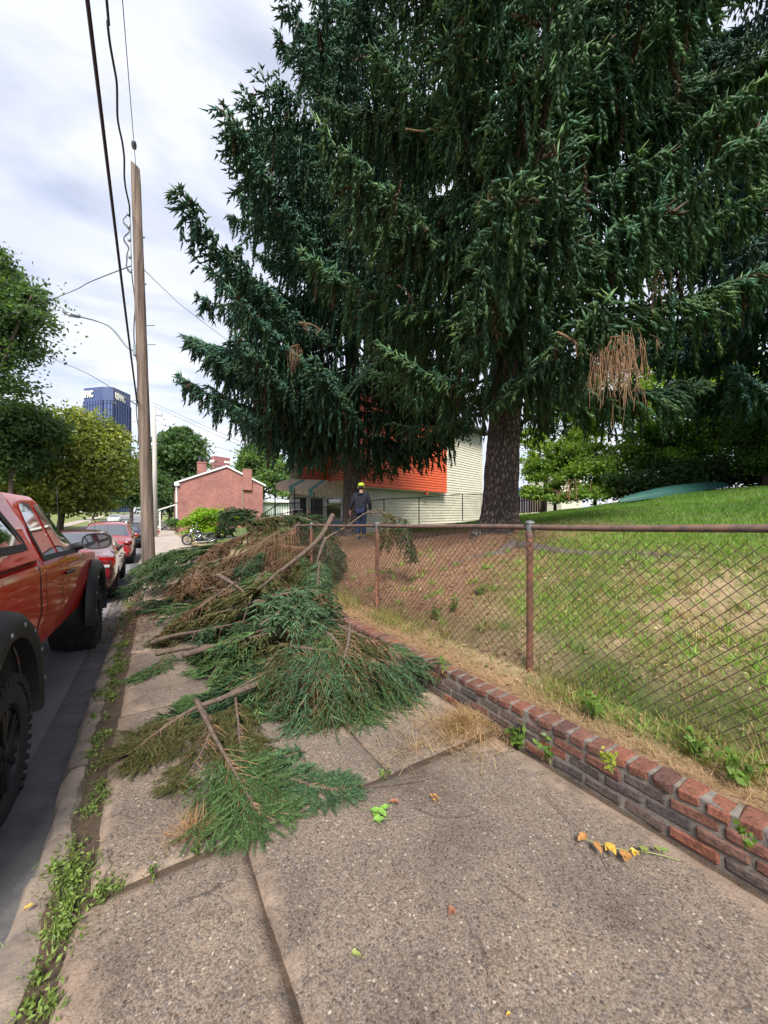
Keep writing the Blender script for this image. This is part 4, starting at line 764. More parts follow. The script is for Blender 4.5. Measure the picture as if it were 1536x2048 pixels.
# --- awning over the porch
A, B, C, D, E = P(550, 970, 17.4), P(627, 984, 17.9), P(690, 984, 19.3), P(575, 960, 18.0), P(656, 962, 19.2)
aw = thing('porch_awning', 'peach and teal striped metal awning over the porch', 'awning', (B.x, B.y, B.z))
ns = 26
for i in range(ns):
    f0, f1 = i/ns, (i+.86)/ns; m = 'stripe_teal' if i in (9, 10, 11, 22, 23, 24) else 'stripe_peach'
    a, b, c, d = A.lerp(B, f0), A.lerp(B, f1), D.lerp(E, f1), D.lerp(E, f0); mb = MB()
    mb.prism([a, b, c, d], (0, 0, .05)); dn = Vector((0, 0, -.20-.02*(i % 2))); mb.prism([a, b, b+dn, a+dn], (.03, -.02, 0)); mb.build('slat', m, aw)
MB().prism([A+Vector((0, 0, -.03)), B+Vector((0, 0, -.03)), E+Vector((0, 0, -.03)), D+Vector((0, 0, -.03))], (0, 0, .025)).build('pan', 'tan_metal', aw)
for i in range(10):
    f0, f1 = i/10, (i+.93)/10; b0, b1 = B.lerp(C, f0), B.lerp(C, f1); t0 = B.lerp(E, min(1, f0*2)) if f0 < .5 else E.lerp(C+Vector((0, 0, .62)), (f0-.5)*2); t1 = B.lerp(E, min(1, f1*2)) if f1 < .5 else E.lerp(C+Vector((0, 0, .62)), (f1-.5)*2)
    dn = Vector((0, 0, -.22)); MB().prism([b0+dn, b1+dn, t1+Vector((0, 0, -.02)), t0+Vector((0, 0, -.02))], (.02, .05, 0)).build('end_panel', 'tan_metal', aw)
for q in (A, A.lerp(B, .5), B): MB().tube([q, Vector((q.x, q.y, hz-.1))], .03, 6).build('iron_post', 'black_iron', aw)
# --- porch railing, steps railing
pr_ = thing('porch_railing', 'black iron porch and stair railing under the awning', 'railing', P(560, 1040, 17.6))
ra, rb, rc = P(523, 1030, 18.5), P(560, 1006, 17.6), P(605, 1006, 17.5); mb = MB()
for p0, p1 in ((ra, rb), (rb, rc)):
    mb.tube([p0, p1], .025, 6); lo = Vector((0, 0, -.85)); mb.tube([p0+lo, p1+lo], .02, 6)
mb.build('handrail', 'black_iron', pr_)
for p0, p1 in ((ra, rb), (rb, rc)):
    for f in np.linspace(0, 1, 10): q = p0.lerp(p1, f); MB().tube([q, q+Vector((0, 0, -.9))], .012, 5).build('baluster', 'black_iron', pr_)
for k, (px, lab) in enumerate(((592, 'pale plastic chair on the porch under the awning, left of the grill'),)):
    p = P(px, 1038, 17.6); t = thing('garden_chair', lab, 'chair', p); 
    for sx in (-.22, .22):
        for sy in (-.2, .2): MB().box(p+Vector((sx, sy, .2)), (.04, .04, .42)).build('leg', 'white_paint', t)
    MB().box(p+Vector((0, 0, .43)), (.5, .46, .04), bev=.01).build('seat', 'white_paint', t); MB().box(p+Vector((0, .22, .68)), (.5, .04, .5), bev=.01).build('backrest', 'white_paint', t)
p = P(672, 1042, 18.8); p.z = yard(p.x, p.y)
gr = thing('covered_grill', 'grey covered barbecue grill on the porch left of the spruce trunk', 'grill', p)
MB().add([p+Vector((sx*a, sy*b, z)) for (a, b, z) in ((.42, .26, .05), (.46, .3, .62), (.40, .26, .88), (.24, .12, 1.0)) for sx, sy in ((-1, -1), (1, -1), (1, 1), (-1, 1))], [(i*4+k, i*4+(k+1) % 4, i*4+4+(k+1) % 4, i*4+4+k) for i in range(3) for k in range(4)]+[(0, 3, 2, 1), (12, 13, 14, 15)]).build('cover', 'lamp_grey', gr, smooth=True, sharp=50)
MB().tube([p+Vector((-.3, 0, 0)), p+Vector((-.3, 0, .1))], .05, 8).tube([p+Vector((.3, 0, 0)), p+Vector((.3, 0, .1))], .05, 8).build('wheel', 'rubber', gr)
# --- far chain link fence behind the man
ff = thing('yard_fence', 'thin dark chain link fence at the back of the yard by the cream wall', 'fence', P(800, 1040, 19))
rail = [P(495, 1037, 16.5), P(690, 1008, 17.6), P(768, 998, 18.3), P(838, 995, 19), P(925, 988, 20), P(985, 988, 21), P(1060, 986, 23)]
MB().tube(rail, .02, 6).build('top_rail', 'black_iron', ff)
hgt = [1.0, 1.05, 1.15, 1.25, 1.25, 1.2, 1.1]; mb = MB()
for a, h in zip(rail, hgt): MB().tube([a, a-Vector((0, 0, h+.15))], .025, 6).build('post', 'black_iron', ff)
for i in range(len(rail)-1):
    a, b = rail[i], rail[i+1]; L_ = (b-a).length; nw = int(L_/.09)
    for k in range(nw):
        for s in (1, -1):
            f0 = k/nw; f1 = min(1, max(0, f0+s*1.1/L_)); p0 = a.lerp(b, f0); p1 = a.lerp(b, f1)-Vector((0, 0, hgt[i]*abs(f1-f0)*L_/1.1)); mb.tube([p0, p1], .0035, 3, cap=False)
o = mb.build('wire_mesh', 'rust_wire', ff, fix=False); o['kind'] = 'stuff'
# --- lot behind the lawn, right of the thick trunk
t = thing('board_fence', 'dark brown board fence far beyond the lawn', 'fence', P(1060, 1020, 27)); a, b = P(1020, 1008, 27), P(1092, 1004, 27)
for i in range(16):
    p = a.lerp(b, i/15); MB().box((p.x, p.y, p.z-.1), (.14, .03, 1.15), -TH, bev=.005).build('board', 'board_brown', t)
MB().tube([a+Vector((0, .03, .2)), b+Vector((0, .03, .2))], .03, 4).build('rail', 'board_brown', t)
t = thing('canopy_tarp', 'bright blue canopy tarp beyond the lawn, right of the thick trunk', 'tarp', P(1045, 1005, 30)); c = P(1042, 979, 30); mb = MB()
cs = [c+Vector((sx*1.2, sy*1.2, -.55)) for sx, sy in ((-1, -1), (1, -1), (1, 1), (-1, 1))]+[c+Vector((0, 0, .2))]; mb.add(cs, [(0, 1, 4), (1, 2, 4), (2, 3, 4), (3, 0, 4), (3, 2, 1, 0)]).build('sheet', 'tarp', t)
for q in cs[:4]: MB().tube([q, (q.x, q.y, q.z-1.6)], .03, 5).build('leg', 'galv', t)
t = thing('stucco_house', 'pale cream house glimpsed through the leaves beyond the lawn', 'house', P(1120, 1020, 42)); c = P(1112, 985, 46)
MB().box((c.x, c.y, c.z-1), (4, 4, 6)).build('wall', 'cream_siding', t); MB().box(P(1100, 972, 43.4), (.8, .1, 1.1), -TH).build('window', 'car_glass', t); MB().box((c.x, c.y, c.z+2.2), (4.4, 4.4, .4)).build('roof', 'board_brown', t)
t = thing('dead_brushwood', 'bare grey dead branches heaped left of the canoe', 'brushwood', P(1165, 1000, 17.5)); r = random.Random(4); mb = MB()
for i in range(26):
    a = P(r.uniform(1110, 1250), r.uniform(985, 1006), 17.6+r.uniform(-.4, .6)); b = a+Vector((r.uniform(-1.2, 1.2), r.uniform(-.5, .5), r.uniform(.05, .9))); mb.tube(spline([a, (a+b)/2+Vector((0, 0, .1)), b], 3), np.linspace(.022, .006, 7), 4)
mb.build('branch', 'dead_twig', t)
for px, lab in ((1138, 'leaning grey stake left of the dead branches'), (1152, 'upright pale stake among the dead branches')):
    a = P(px, 1000, 17.2); o = MB().tube([a, a+Vector((.03, 0, .5)), a+Vector((-.05, 0, .95))], [.03, .025, .02], 6).build('stake', 'dead_twig'); tag(o, lab, 'stake')
# --- canoe, upturned
a, b = P(1238, 1001, 14.4), P(1456, 976, 15.6); a.z = yard(a.x, a.y)+.10; b.z = yard(b.x, b.y)+.14; d = (b-a); L_ = d.length; d.normalize(); sd_ = Vector((d.y, -d.x, 0)).normalized(); upv = Vector((0, 0, 1))
t = thing('canoe', 'dark green upturned canoe lying along the top of the lawn', 'canoe', (a+b)/2); vs = []; n = 28; m = 12; fs = []
for i in range(n+1):
    f = i/n; s = math.sin(math.pi*min(max(f, .004), .996))**.55; wd_ = .42*s; hg = .32*(.55+.45*s)*(s**.35)
    for j in range(m+1):
        q = math.pi*j/m; vs.append(a+d*(L_*f)+sd_*(wd_*math.cos(q))+upv*(hg*math.sin(q)**.8+.02))
fs = [(i*(m+1)+j, i*(m+1)+j+1, (i+1)*(m+1)+j+1, (i+1)*(m+1)+j) for i in range(n) for j in range(m)]
MB().add(vs, fs).build('hull', 'canoe', t, smooth=True)
mb = MB(); mb.tube([vs[i*(m+1)] for i in range(1, n)], .02, 6); mb.tube([vs[i*(m+1)+m] for i in range(1, n)], .02, 6); mb.build('gunwale', 'canoe', t); MB().tube([vs[i*(m+1)+m//2]+Vector((0, 0, .004)) for i in range(1, n)], .014, 6).build('keel', 'canoe', t)
# --- far towers
HT = 262.; tz = {'l': (169, 812), 'm1': (206, 800), 'm2': (226, 803), 'r': (260, 855)}
def far(px, z, h): p = P(px, 1024, z); return Vector((p.x, p.y, h))
tw = thing('office_tower', 'tall dark steel office tower painted haze blue, with white UPMC lettering', 'tower', far(215, 830, 0))
cn = [far(169, 812, 0), far(206, 800, 0), far(226, 803, 0), far(260, 855, 0), far(215, 905, 0)]
MB().prism(cn, (0, 0, HT-2)).build('body', 'tower_glass_haze', tw)
cc = sum(cn, Vector())/5; big = [cc+(c-cc)*1.025 for c in cn]
MB().prism([c+Vector((0, 0, HT-28)) for c in big], (0, 0, 28)).build('crown_band', 'tower_steel_haze', tw)
for i in range(4):
    a, b = big[i], big[(i+1) % 5]; nc = (7, 3, 7, 8)[i]; mb = MB()
    for k in range(nc+1): p = a.lerp(b, k/nc); mb.box((p.x, p.y, (HT-28)/2), (2.6, 2.6, HT-28), -TH)
    mb.build('column_row', 'tower_steel_haze', tw); mb = MB()
    for z in np.arange(8, HT-32, 12.2):
        mb.prism([a+Vector((0, 0, z)), b+Vector((0, 0, z)), cn[(i+1) % 5]+Vector((0, 0, z)), cn[i]+Vector((0, 0, z))], (0, 0, 1.8))
    mb.build('floor_beam', 'tower_steel_haze', tw); mb = MB(); nb = (14, 6, 14, 8)[i]
    for k in range(nb): p = cn[i].lerp(cn[(i+1) % 5], (k+.5)/nb); mb.box((p.x, p.y, (HT-28)/2), (1.0, 1.0, HT-28), -TH)
    mb.build('mullion', 'tower_steel_haze', tw)
def lettering(txt, a, b, z, h, parent, out=1.5, mat='sign_white', off=.02):
    cu = bpy.data.curves.new('t', 'FONT'); cu.body = txt; cu.extrude = .06; cu.offset = off; cu.align_x = 'LEFT'; ob = bpy.data.objects.new('t', cu); COL.objects.link(ob)
    dg = bpy.context.evaluated_depsgraph_get(); me = bpy.data.meshes.new_from_object(ob.evaluated_get(dg)); bpy.data.objects.remove(ob)
    co = np.array([v.co for v in me.vertices]); x0, x1 = co[:, 0].min(), co[:, 0].max(); hh = co[:, 1].max()-co[:, 1].min(); y0 = co[:, 1].min(); dr = (b-a); u_ = dr.normalized(); n_ = Vector((u_.y, -u_.x, 0)); org = ORG[parent.name]
    for v in me.vertices:
        q = a+dr*((v.co.x-x0)/(x1-x0))+n_*(out+v.co.z*8); v.co = Vector((q.x, q.y, z+(v.co.y-y0)/hh*h))-org
    return link('sign_lettering', me, mat, parent)
lettering('UPMC', big[0].lerp(big[1], -.02), big[0].lerp(big[1], .52), HT-21, 15, tw, off=.05)
lettering('UPMC', big[2].lerp(big[3], .10), big[2].lerp(big[3], .64), HT-24, 15, tw, off=.05)
rt = thing('red_tower', 'distant reddish office block behind the brick house roof', 'tower', far(440, 620, 0))
cn = [far(420.5, 625, 0), far(429, 612, 0), far(460, 640, 0), far(450, 665, 0)]; MB().prism(cn, (0, 0, 91)).build('body', 'tower_red', rt)
for i in range(2):
    mb = MB()
    for z in np.arange(20, 78, 4.6): e = Vector((0, -.4, z)); mb.prism([cn[i]+e, cn[i+1]+e, cn[i+1]+e+Vector((0, .3, 0)), cn[i]+e+Vector((0, .3, 0))], (0, 0, 1.7))
    mb.build('window_band', 'tower_red_dark', rt)
mb = MB()
for i, (f0, f1) in ((0, (.0, .95)), (1, (.62, .98))):
    for k in range(7): p = cn[i].lerp(cn[i+1], f0+(f1-f0)*(k+.4)/7); mb.box((p.x, p.y-.5, 83.5), (1.1, .5, 3.4), -TH)
mb.build('sign_band', 'sign_white', rt)
dm = thing('domed_building', 'far teal domed roof peeping beside the utility pole', 'building', far(316, 500, 0)); c = far(316, 500, 78)
MB().lathe(c, (0, 0, 1), [(-80, 7), (0, 7), (4, 6.6), (7, 4.5), (8.6, .5)], 16).build('dome', 'teal_roof', dm, smooth=True, sharp=40)

# ================================================================== POLES, WIRES, STREET FURNITURE
pb = Vector((.05, 11.6, prof(11.6))); pt = P(271, 325, 9.95)
up = thing('utility_pole', 'tall weathered wooden utility pole on the pavement beside the parked cars', 'utility pole', pb)
n = 20; mb = MB(); pts = [pb.lerp(pt, i/n) for i in range(n+1)]; rs = [.152-.05*i/n for i in range(n+1)]; pts[0] -= Vector((0, 0, .3))
ring = 18; vs = []
for i, (p, r) in enumerate(zip(pts, rs)):
    for j in range(ring):
        q = 6.2832*j/ring; rr = r*(1+.05*math.sin(3*q+i*.2)+.04*random.uniform(-1, 1)); z = p.z
        if i == n: z -= .16*(.5+.5*math.cos(q-(-TH)))
        vs.append((p.x+rr*math.cos(q), p.y+rr*math.sin(q), z))
mb.add(vs, [(i*ring+j, i*ring+(j+1) % ring, (i+1)*ring+(j+1) % ring, (i+1)*ring+j) for i in range(n) for j in range(ring)]+[tuple(range(n*ring, (n+1)*ring))])
mb.build('shaft', 'pole_wood', up, smooth=True, sharp=50)
onp = lambda py: pb.lerp(pt, min(1, max(0, (1136-py)/(1136-325))))
camL = Vector((-CT, ST, 0))
for k, py in enumerate((640, 677, 470, 560)):
    q = onp(py); MB().tube([q, q-camL*.36], .010, 6).build('step_bolt' if k < 2 else 'bolt', 'galv', up) if k < 2 else MB().tube([q-camL*.12, q-camL*.17], .02, 6).build('bolt', 'galv', up)
rk = MB(); q0, q1 = onp(425)+camL*.19, onp(535)+camL*.19; rk.tube([q0, q1], .012, 6).build('wire_rack', 'galv', up)
for f in (0, .22, .45, .75, 1):
    q = q0.lerp(q1, f); MB().lathe(q+camL*.03-Vector((0, 0, .05)), (0, 0, 1), [(0, .02), (.02, .045), (.05, .03), (.08, .045), (.1, .02)], 10).build('spool_insulator', 'lamp_grey', up, smooth=True)
wv = []
for i in range(30): f = i/29; q = q0.lerp(q1, f); wv.append(q+camL*(.10+.05*math.sin(f*17))+Vector((.03*math.cos(f*23), 0, 0)))
MB().tube(wv, .012, 5).tube([p+camL*.06+Vector((.04, .02, 0)) for p in wv[4:]], .009, 5).build('jumper_wire', 'cable', up)
dw = [onp(y)+camL*(.16+.03*math.sin(y*.05)) for y in range(540, 720, 12)]
MB().tube(dw, .014, 5).build('down_wire', 'cable', up)
MB().tube([onp(y)+camL*(.17+.02*math.sin(y*.08)) for y in range(760, 880, 8)], .012, 5).build('down_wire', 'cable', up)
# street lamp on a curved arm
a0 = onp(690)+camL*.13; l1 = P(157, 632, 9.6); lp = thing('street_lamp', 'grey street lamp on a curved arm fixed to the wooden utility pole', 'street lamp', a0)
MB().tube(spline([a0, a0+camL*.25+Vector((0, 0, .12)), a0.lerp(l1, .5)+Vector((0, 0, .22)), l1], 6), .026, 8).build('arm', 'lamp_grey', lp, smooth=True)
MB().box(a0, (.08, .2, .28), -TH, bev=.01).build('bracket', 'lamp_grey', lp)
l2 = P(125, 622, 9.5); dd = (l2-l1).normalized(); hb = MB()
hb.lathe(l1-dd*.05, dd, [(0, .028), (.03, .045), (.08, .06), (.20, .07), (.32, .062), (.38, .035), (.40, .004)], 14); hb.v = [(v[0], v[1], v[2]) for v in hb.v]
ho = hb.build('lamp_head', 'lamp_grey', lp, smooth=True); MB().lathe(l1+dd*.18-Vector((0, 0, .085)), (0, 0, 1), [(0, .02), (.03, .06), (.05, .075)], 12).build('lens', 'lamp_clear', ho, smooth=True)
MB().tube([l1+dd*.17+Vector((0, 0, .055)), l1+dd*.17+Vector((0, 0, .12))], .035, 8).build('photocell', 'lamp_grey', ho)
# overhead wires: each is a thing
def wire(pts, r, label, name='overhead_wire', k=8, parts=None):
    o = MB().tube(spline(pts, k), r, 5).build(name, 'cable', None, smooth=True, fix=False); return tag(o, label, 'wire', 'overhead wires')
def ext(a, b, m): return b+(b-a)*m
s = onp(790)+camL*.16; e = P(175, 0, 3.5); wire([s, s.lerp(e, .5)-Vector((0, 0, .06)), e, ext(s, e, .6), ext(s, e, 1.6)], .020, 'thick black cable running overhead along the street, leftmost at the top of the photo', 'overhead_cable')
s = onp(430)+camL*.2; e = P(213, 0, 5.8); pts = [s.lerp(e, f)+Vector((.022*math.sin(f*19), 0, .03*math.sin(f*29))) for f in np.linspace(0, 1, 16)]+[ext(s, e, .7), ext(s, e, 2)]; wire(pts, .02, 'wavy twisted cable from the insulator rack, middle of the three overhead', 'twisted_cable', 3)
s = onp(332); e = P(245, 0, 6.9); wire([s+Vector((0, 0, .05)), e, ext(s, e, 1), ext(s, e, 3)], .008, 'thin wire from the pole top with a small insulator')
q = s.lerp(e, (325-268)/325); o = MB().lathe(q-(e-s).normalized()*.12, e-s, [(0, .015), (.03, .05), (.12, .06), (.2, .05), (.24, .015)], 10).build('strain_insulator', 'lamp_grey', None, smooth=True); tag(o, 'small grey strain insulator on the thin wire above the pole top', 'insulator')
s = onp(525)+camL*.2; wire([s, P(180, 558, 13)-Vector((0, 0, .1)), P(100, 600, 17), P(-150, 690, 26)], .014, 'service wire sagging from the insulator rack to the left trees')
s = onp(530)-camL*.1; wire([s, P(335, 585, 13.5), P(385, 628, 17), P(560, 760, 21.5)], .010, 'service wire sloping from the pole to the right behind the spruce tips')
s = onp(797)+camL*.1; wire([s, P(170, 745, 22), P(60, 697, 30), P(-100, 620, 40)], .016, 'long wire rising leftwards from the pole to the left edge tree')
bp = at_ground(311, 33)
wire([P(305, 805, 31.5), P(400, 848, 27), P(490, 889, 23.6), P(590, 960, 20.8)], .012, 'upper house wire descending right from the rear pole')
wire([P(308, 812, 32), P(400, 855, 28), P(490, 896, 25), P(590, 950, 21.4)], .012, 'second house wire just below the upper one, descending right')
wire([P(309, 838, 33), P(380, 880, 29), P(470, 905, 26), P(560, 965, 22)], .010, 'lowest thin house wire descending right past the round tree')
wire([P(283, 800, 31), P(180, 812, 38), P(60, 850, 44), P(-60, 870, 50)], .016, 'far wire crossing in front of the dark office tower')
wire([P(283, 840, 31), P(200, 862, 38), P(100, 930, 46)], .014, 'lower far wire running left to the distant pole')
o = thing('utility_pole', 'pale grey utility pole standing behind the wooden one', 'utility pole', bp); tpp = P(308, 814, 33)
MB().tube([bp-Vector((0, 0, .3)), tpp], [.20, .15], 12).build('shaft', 'pole_grey', o, smooth=True); MB().box(tpp+Vector((.4, 0, -.7)), (.5, .06, .06)).box(tpp+Vector((.6, 0, -.55)), (.05, .05, .3)).build('bracket', 'galv', o)
bp = at_ground(97, 50); o = thing('utility_pole', 'distant thin utility pole in front of the yellow-green tree', 'utility pole', bp); tpp = P(97, 945, 50)
MB().tube([bp-Vector((0, 0, .3)), tpp], [.2, .16], 10).build('shaft', 'pole_grey', o, smooth=True); MB().tube([P(100, 975, 50), P(100, 985, 50)], .22, 10).build('transformer', 'galv', o, smooth=True, sharp=40); MB().box(tpp-Vector((0, 0, .5)), (1.6, .1, .12), -TH).build('crossarm', 'pole_wood', o)
def hydrant(p, label, s=1.0):
    t = thing('fire_hydrant', label, 'hydrant', p); L = lambda pr, o=(0, 0, 0), ax=(0, 0, 1): MB().lathe(Vector(p)+Vector(o)*s, ax, [(a*s, b*s) for a, b in pr], 14)
    L([(0, .17), (.05, .17), (.06, .12), (.52, .115), (.54, .14), (.58, .14)]).build('barrel', 'hydrant_red', t, smooth=True, sharp=40)
    L([(.58, .13), (.66, .12), (.74, .07), (.77, .04), (.82, .04)]).build('bonnet', 'hydrant_white', t, smooth=True, sharp=40)
    for ax in ((1, 0, 0), (-1, 0, 0), (0, -1, 0)): L([(.08, .055), (.17, .055), (.18, .07), (.22, .07)], (0, 0, .42), ax).build('outlet_cap', 'hydrant_white', t, smooth=True, sharp=40)
hydrant(G(316, 1068), 'red and white fire hydrant on the pavement just right of the utility pole')
hydrant(at_ground(212, 115), 'tiny red fire hydrant far down the left pavement')
p = G(222, 1041); t = thing('sign_post', 'dark maroon post standing on the far left pavement', 'post', p); MB().tube([p, p+Vector((0, 0, 1.7))], .09, 8).build('shaft', 'board_brown', t); MB().lathe(p+Vector((0, 0, 1.7)), (0, 0, 1), [(0, .1), (.06, .12), (.16, .1), (.2, .02)], 10).build('cap', 'hydrant_red', t)
# ================================================================== VEHICLES
def sec(hs, ws, wm, hm, wb, hb, wt, ht, hr):
    return [(0, hs), (ws-.07, hs), (ws, hs+.06), (wm, hm), (wb+.004, hb-.05), (wb-.012, hb), (wt+.01, ht), (wt-.05, hr-.03), (wt*.62, hr), (0, hr+.012)]
class Shell:
    def __init__(s, st, dy=.05, sm=.10):
        st = sorted(st, key=lambda a: a[0]); y = np.array([a[0] for a in st]); A = np.array([sec(*a[1:]) for a in st])
        s.y = np.arange(y[0], y[-1]+1e-6, dy); K = A.shape[1]; s.K = K
        raw = lambda yy: np.stack([np.stack([np.interp(yy, y, A[:, k, c]) for c in (0, 1)], -1) for k in range(K)], 1)
        s.S = sum(raw(s.y+o*sm) for o in (-1, -.5, 0, .5, 1))/5
    def section(s, yy): return np.stack([np.array([np.interp(yy, s.y, s.S[:, k, c]) for c in (0, 1)]) for k in range(s.K)])
    def sx(s, yy, h): q = s.section(yy)[1:9]; return float(np.interp(h, q[:, 1], q[:, 0]))
    def tz(s, yy, x): q = s.section(yy)[5:][::-1]; return float(np.interp(abs(x), q[:, 0], q[:, 1]))
    def build(s, name, mat, root, cuts=()):
        n, K = len(s.y), s.K; vs = []; loop = [(k, 1) for k in range(K)]+[(k, -1) for k in range(K-2, 0, -1)]; m = len(loop)
        for i in range(n):
            for k, sg in loop: vs.append((sg*s.S[i, k, 0], s.y[i], s.S[i, k, 1]))
        fs = [(i*m+j, i*m+(j+1) % m, (i+1)*m+(j+1) % m, (i+1)*m+j) for i in range(n-1) for j in range(m)]+[tuple(range(m)), tuple((n-1)*m+j for j in range(m-1, -1, -1))]
        o = MB().add(vs, fs).build(name, mat, root, local=True)
        if cuts:
            tmp = []
            for (yc, zc, r, xi) in cuts:
                for sg in (1, -1): c = MB().lathe((sg*xi, yc, zc), (sg, 0, 0), [(0, r), (1, r)], 28).build('cut', None); md = o.modifiers.new('b', 'BOOLEAN'); md.operation = 'DIFFERENCE'; md.object = c; md.solver = 'EXACT'; tmp.append(c)
            par = o.parent; o.parent = None; dg = bpy.context.evaluated_depsgraph_get(); dg.update(); me = bpy.data.meshes.new_from_object(o.evaluated_get(dg)); o.modifiers.clear(); o.data = me; o.parent = par
            for c in tmp: bpy.data.objects.remove(c)
        o.data.polygons.foreach_set('use_smooth', [True]*len(o.data.polygons)); o.data.set_sharp_from_angle(angle=math.radians(33)); return o
    def patch(s, name, mat, parent, low, up, side=1, off=.004, ny=14, nh=6, mb=None):       # (y,h) outline on the body side
        y0, y1 = low[0][0], low[-1][0]; vs = []; ys = np.linspace(y0, y1, ny+1)
        lo = np.interp(ys, [a for a, _ in low], [b for _, b in low]); hi = np.interp(ys, [a for a, _ in up], [b for _, b in up])
        for i, yy in enumerate(ys):
            for j in range(nh+1): h = lo[i]+(hi[i]-lo[i])*j/nh; vs.append((side*(s.sx(yy, h)+off), yy, h))
        b = mb or MB(); b.add(vs, [(i*(nh+1)+j, (i+1)*(nh+1)+j, (i+1)*(nh+1)+j+1, i*(nh+1)+j+1) for i in range(ny) for j in range(nh)])
        return b if mb else b.build(name, mat, parent, local=True, smooth=True, fix=False)
    def top(s, name, mat, parent, y0, y1, w0, w1, off=.006, ny=10, nx=12):                    # screen glass, hood panels
        vs = []
        for i in range(ny+1):
            yy = y0+(y1-y0)*i/ny; w_ = w0+(w1-w0)*i/ny
            for j in range(nx+1): x = w_*(2*j/nx-1); vs.append((x, yy, s.tz(yy, x)+off))
        return MB().add(vs, [(i*(nx+1)+j, i*(nx+1)+j+1, (i+1)*(nx+1)+j+1, (i+1)*(nx+1)+j) for i in range(ny) for j in range(nx)]).build(name, mat, parent, local=True, smooth=True, fix=False)
def wheel(root, x, y, r, wd, rim_r, rim_mat, sgn, spokes=6, lug=False, zc=None):
    c = Vector((x, y, r if zc is None else zc)); ax = (sgn, 0, 0)
    w = MB().lathe(c, ax, [(-wd/2, rim_r), (-wd/2-.005, r*.82), (-wd/2+.02, r*.96), (-wd/2+.05, r), (wd/2-.05, r), (wd/2-.02, r*.96), (wd/2+.008, r*.82), (wd/2-.002, rim_r+.015), (wd/2-.03, rim_r)], 40).build('wheel', 'rubber', root, local=True, smooth=True, sharp=35)
    if lug:
        mb = MB()
        for k in range(44):
            for q, tx in ((0, -.09), (.5, .0), (0, .09)):
                a = 2*math.pi*(k+q)/44; R = Matrix.Rotation(a, 3, 'X'); mb.box(c+Vector((sgn*tx, 0, 0))+R@Vector((0, 0, r+.002)), (.072, .035, .018), rot=R)
            a = 2*math.pi*(k+.25)/44; R = Matrix.Rotation(a, 3, 'X'); mb.box(c+Vector((sgn*(wd/2-.004), 0, 0))+R@Vector((0, 0, r*.945)), (.03, .03, .05), rot=R)
        mb.build('tread', 'rubber', w, local=True)
    rm = MB().lathe(c, ax, [(-.05, rim_r), (wd/2-.06, rim_r*.98), (wd/2-.015, rim_r), (wd/2-.008, rim_r*.96), (wd/2-.07, rim_r*.88), (wd/2-.10, rim_r*.5), (wd/2-.10, .02)], 36).build('rim', rim_mat, w, local=True, smooth=True, sharp=35)
    mb = MB()
    for k in range(spokes):
        for da in ((-.13, .13) if spokes < 8 else (0,)):
            a = 2*math.pi*k/spokes+da; R = Matrix.Rotation(a, 3, 'X'); mb.box(c+Vector((sgn*(wd/2-.035), 0, 0))+R@Vector((0, 0, rim_r*.52)), (.045, rim_r*.16, rim_r*.86), rot=R, bev=.008)
    mb.lathe(c, ax, [(wd/2-.09, rim_r*.22), (wd/2-.02, rim_r*.22), (wd/2-.005, rim_r*.16), (wd/2, .01)], 18); mb.build('spokes', rim_mat, w, local=True); return w
def sl_(a, b, t): return a+(b-a)*t
# ---------------- red pickup with bed cap
rp = thing('pickup_truck', 'red pickup truck with black wheel flares and a matching bed cap, parked at the kerb', 'pickup truck', (-1.78, 1.9, prof(4.5)-.13+.12))
rp.rotation_euler = (-.019, 0, -.028)
T = Shell([(0, .62, .92, .985, .95, .985, 1.30, .975, 1.315, 1.33), (.5, .60, .93, 1.0, .95, .99, 1.31, .98, 1.325, 1.34), (2.16, .56, .93, 1.0, .95, .99, 1.31, .98, 1.325, 1.34),
    (2.2, .55, .93, 1.0, .92, .985, 1.30, .74, 1.84, 1.925), (2.3, .55, .93, 1.0, .92, .985, 1.30, .74, 1.85, 1.94), (3.3, .54, .93, 1.0, .92, .985, 1.29, .73, 1.84, 1.945), (3.65, .54, .93, 1.0, .92, .985, 1.28, .70, 1.78, 1.90),
    (4.25, .54, .93, 1.0, .92, .985, 1.27, .86, 1.32, 1.40), (4.35, .54, .93, 1.0, .92, .985, 1.26, .90, 1.275, 1.31), (5.3, .56, .93, 1.0, .92, .97, 1.21, .88, 1.235, 1.27), (5.7, .60, .90, .97, .90, .93, 1.12, .84, 1.14, 1.17), (5.82, .62, .84, .90, .85, .88, 1.04, .8, 1.06, 1.08)], sm=.045)
body = T.build('body', 'paint_red', rp, cuts=[(1.2, .46, .52, .62), (4.85, .46, .52, .62)])
cap = Shell([(.03, 1.27, .95, .975, 1.37, .975, 1.42, .80, 1.88, 1.93), (.3, 1.27, .97, .985, 1.37, .98, 1.42, .79, 1.90, 1.965), (1.6, 1.27, .97, .985, 1.37, .98, 1.42, .775, 1.905, 1.98), (2.14, 1.27, .97, .985, 1.37, .978, 1.42, .765, 1.885, 1.95)], sm=.04)
cpo = cap.build('bed_cap', 'paint_red', rp)
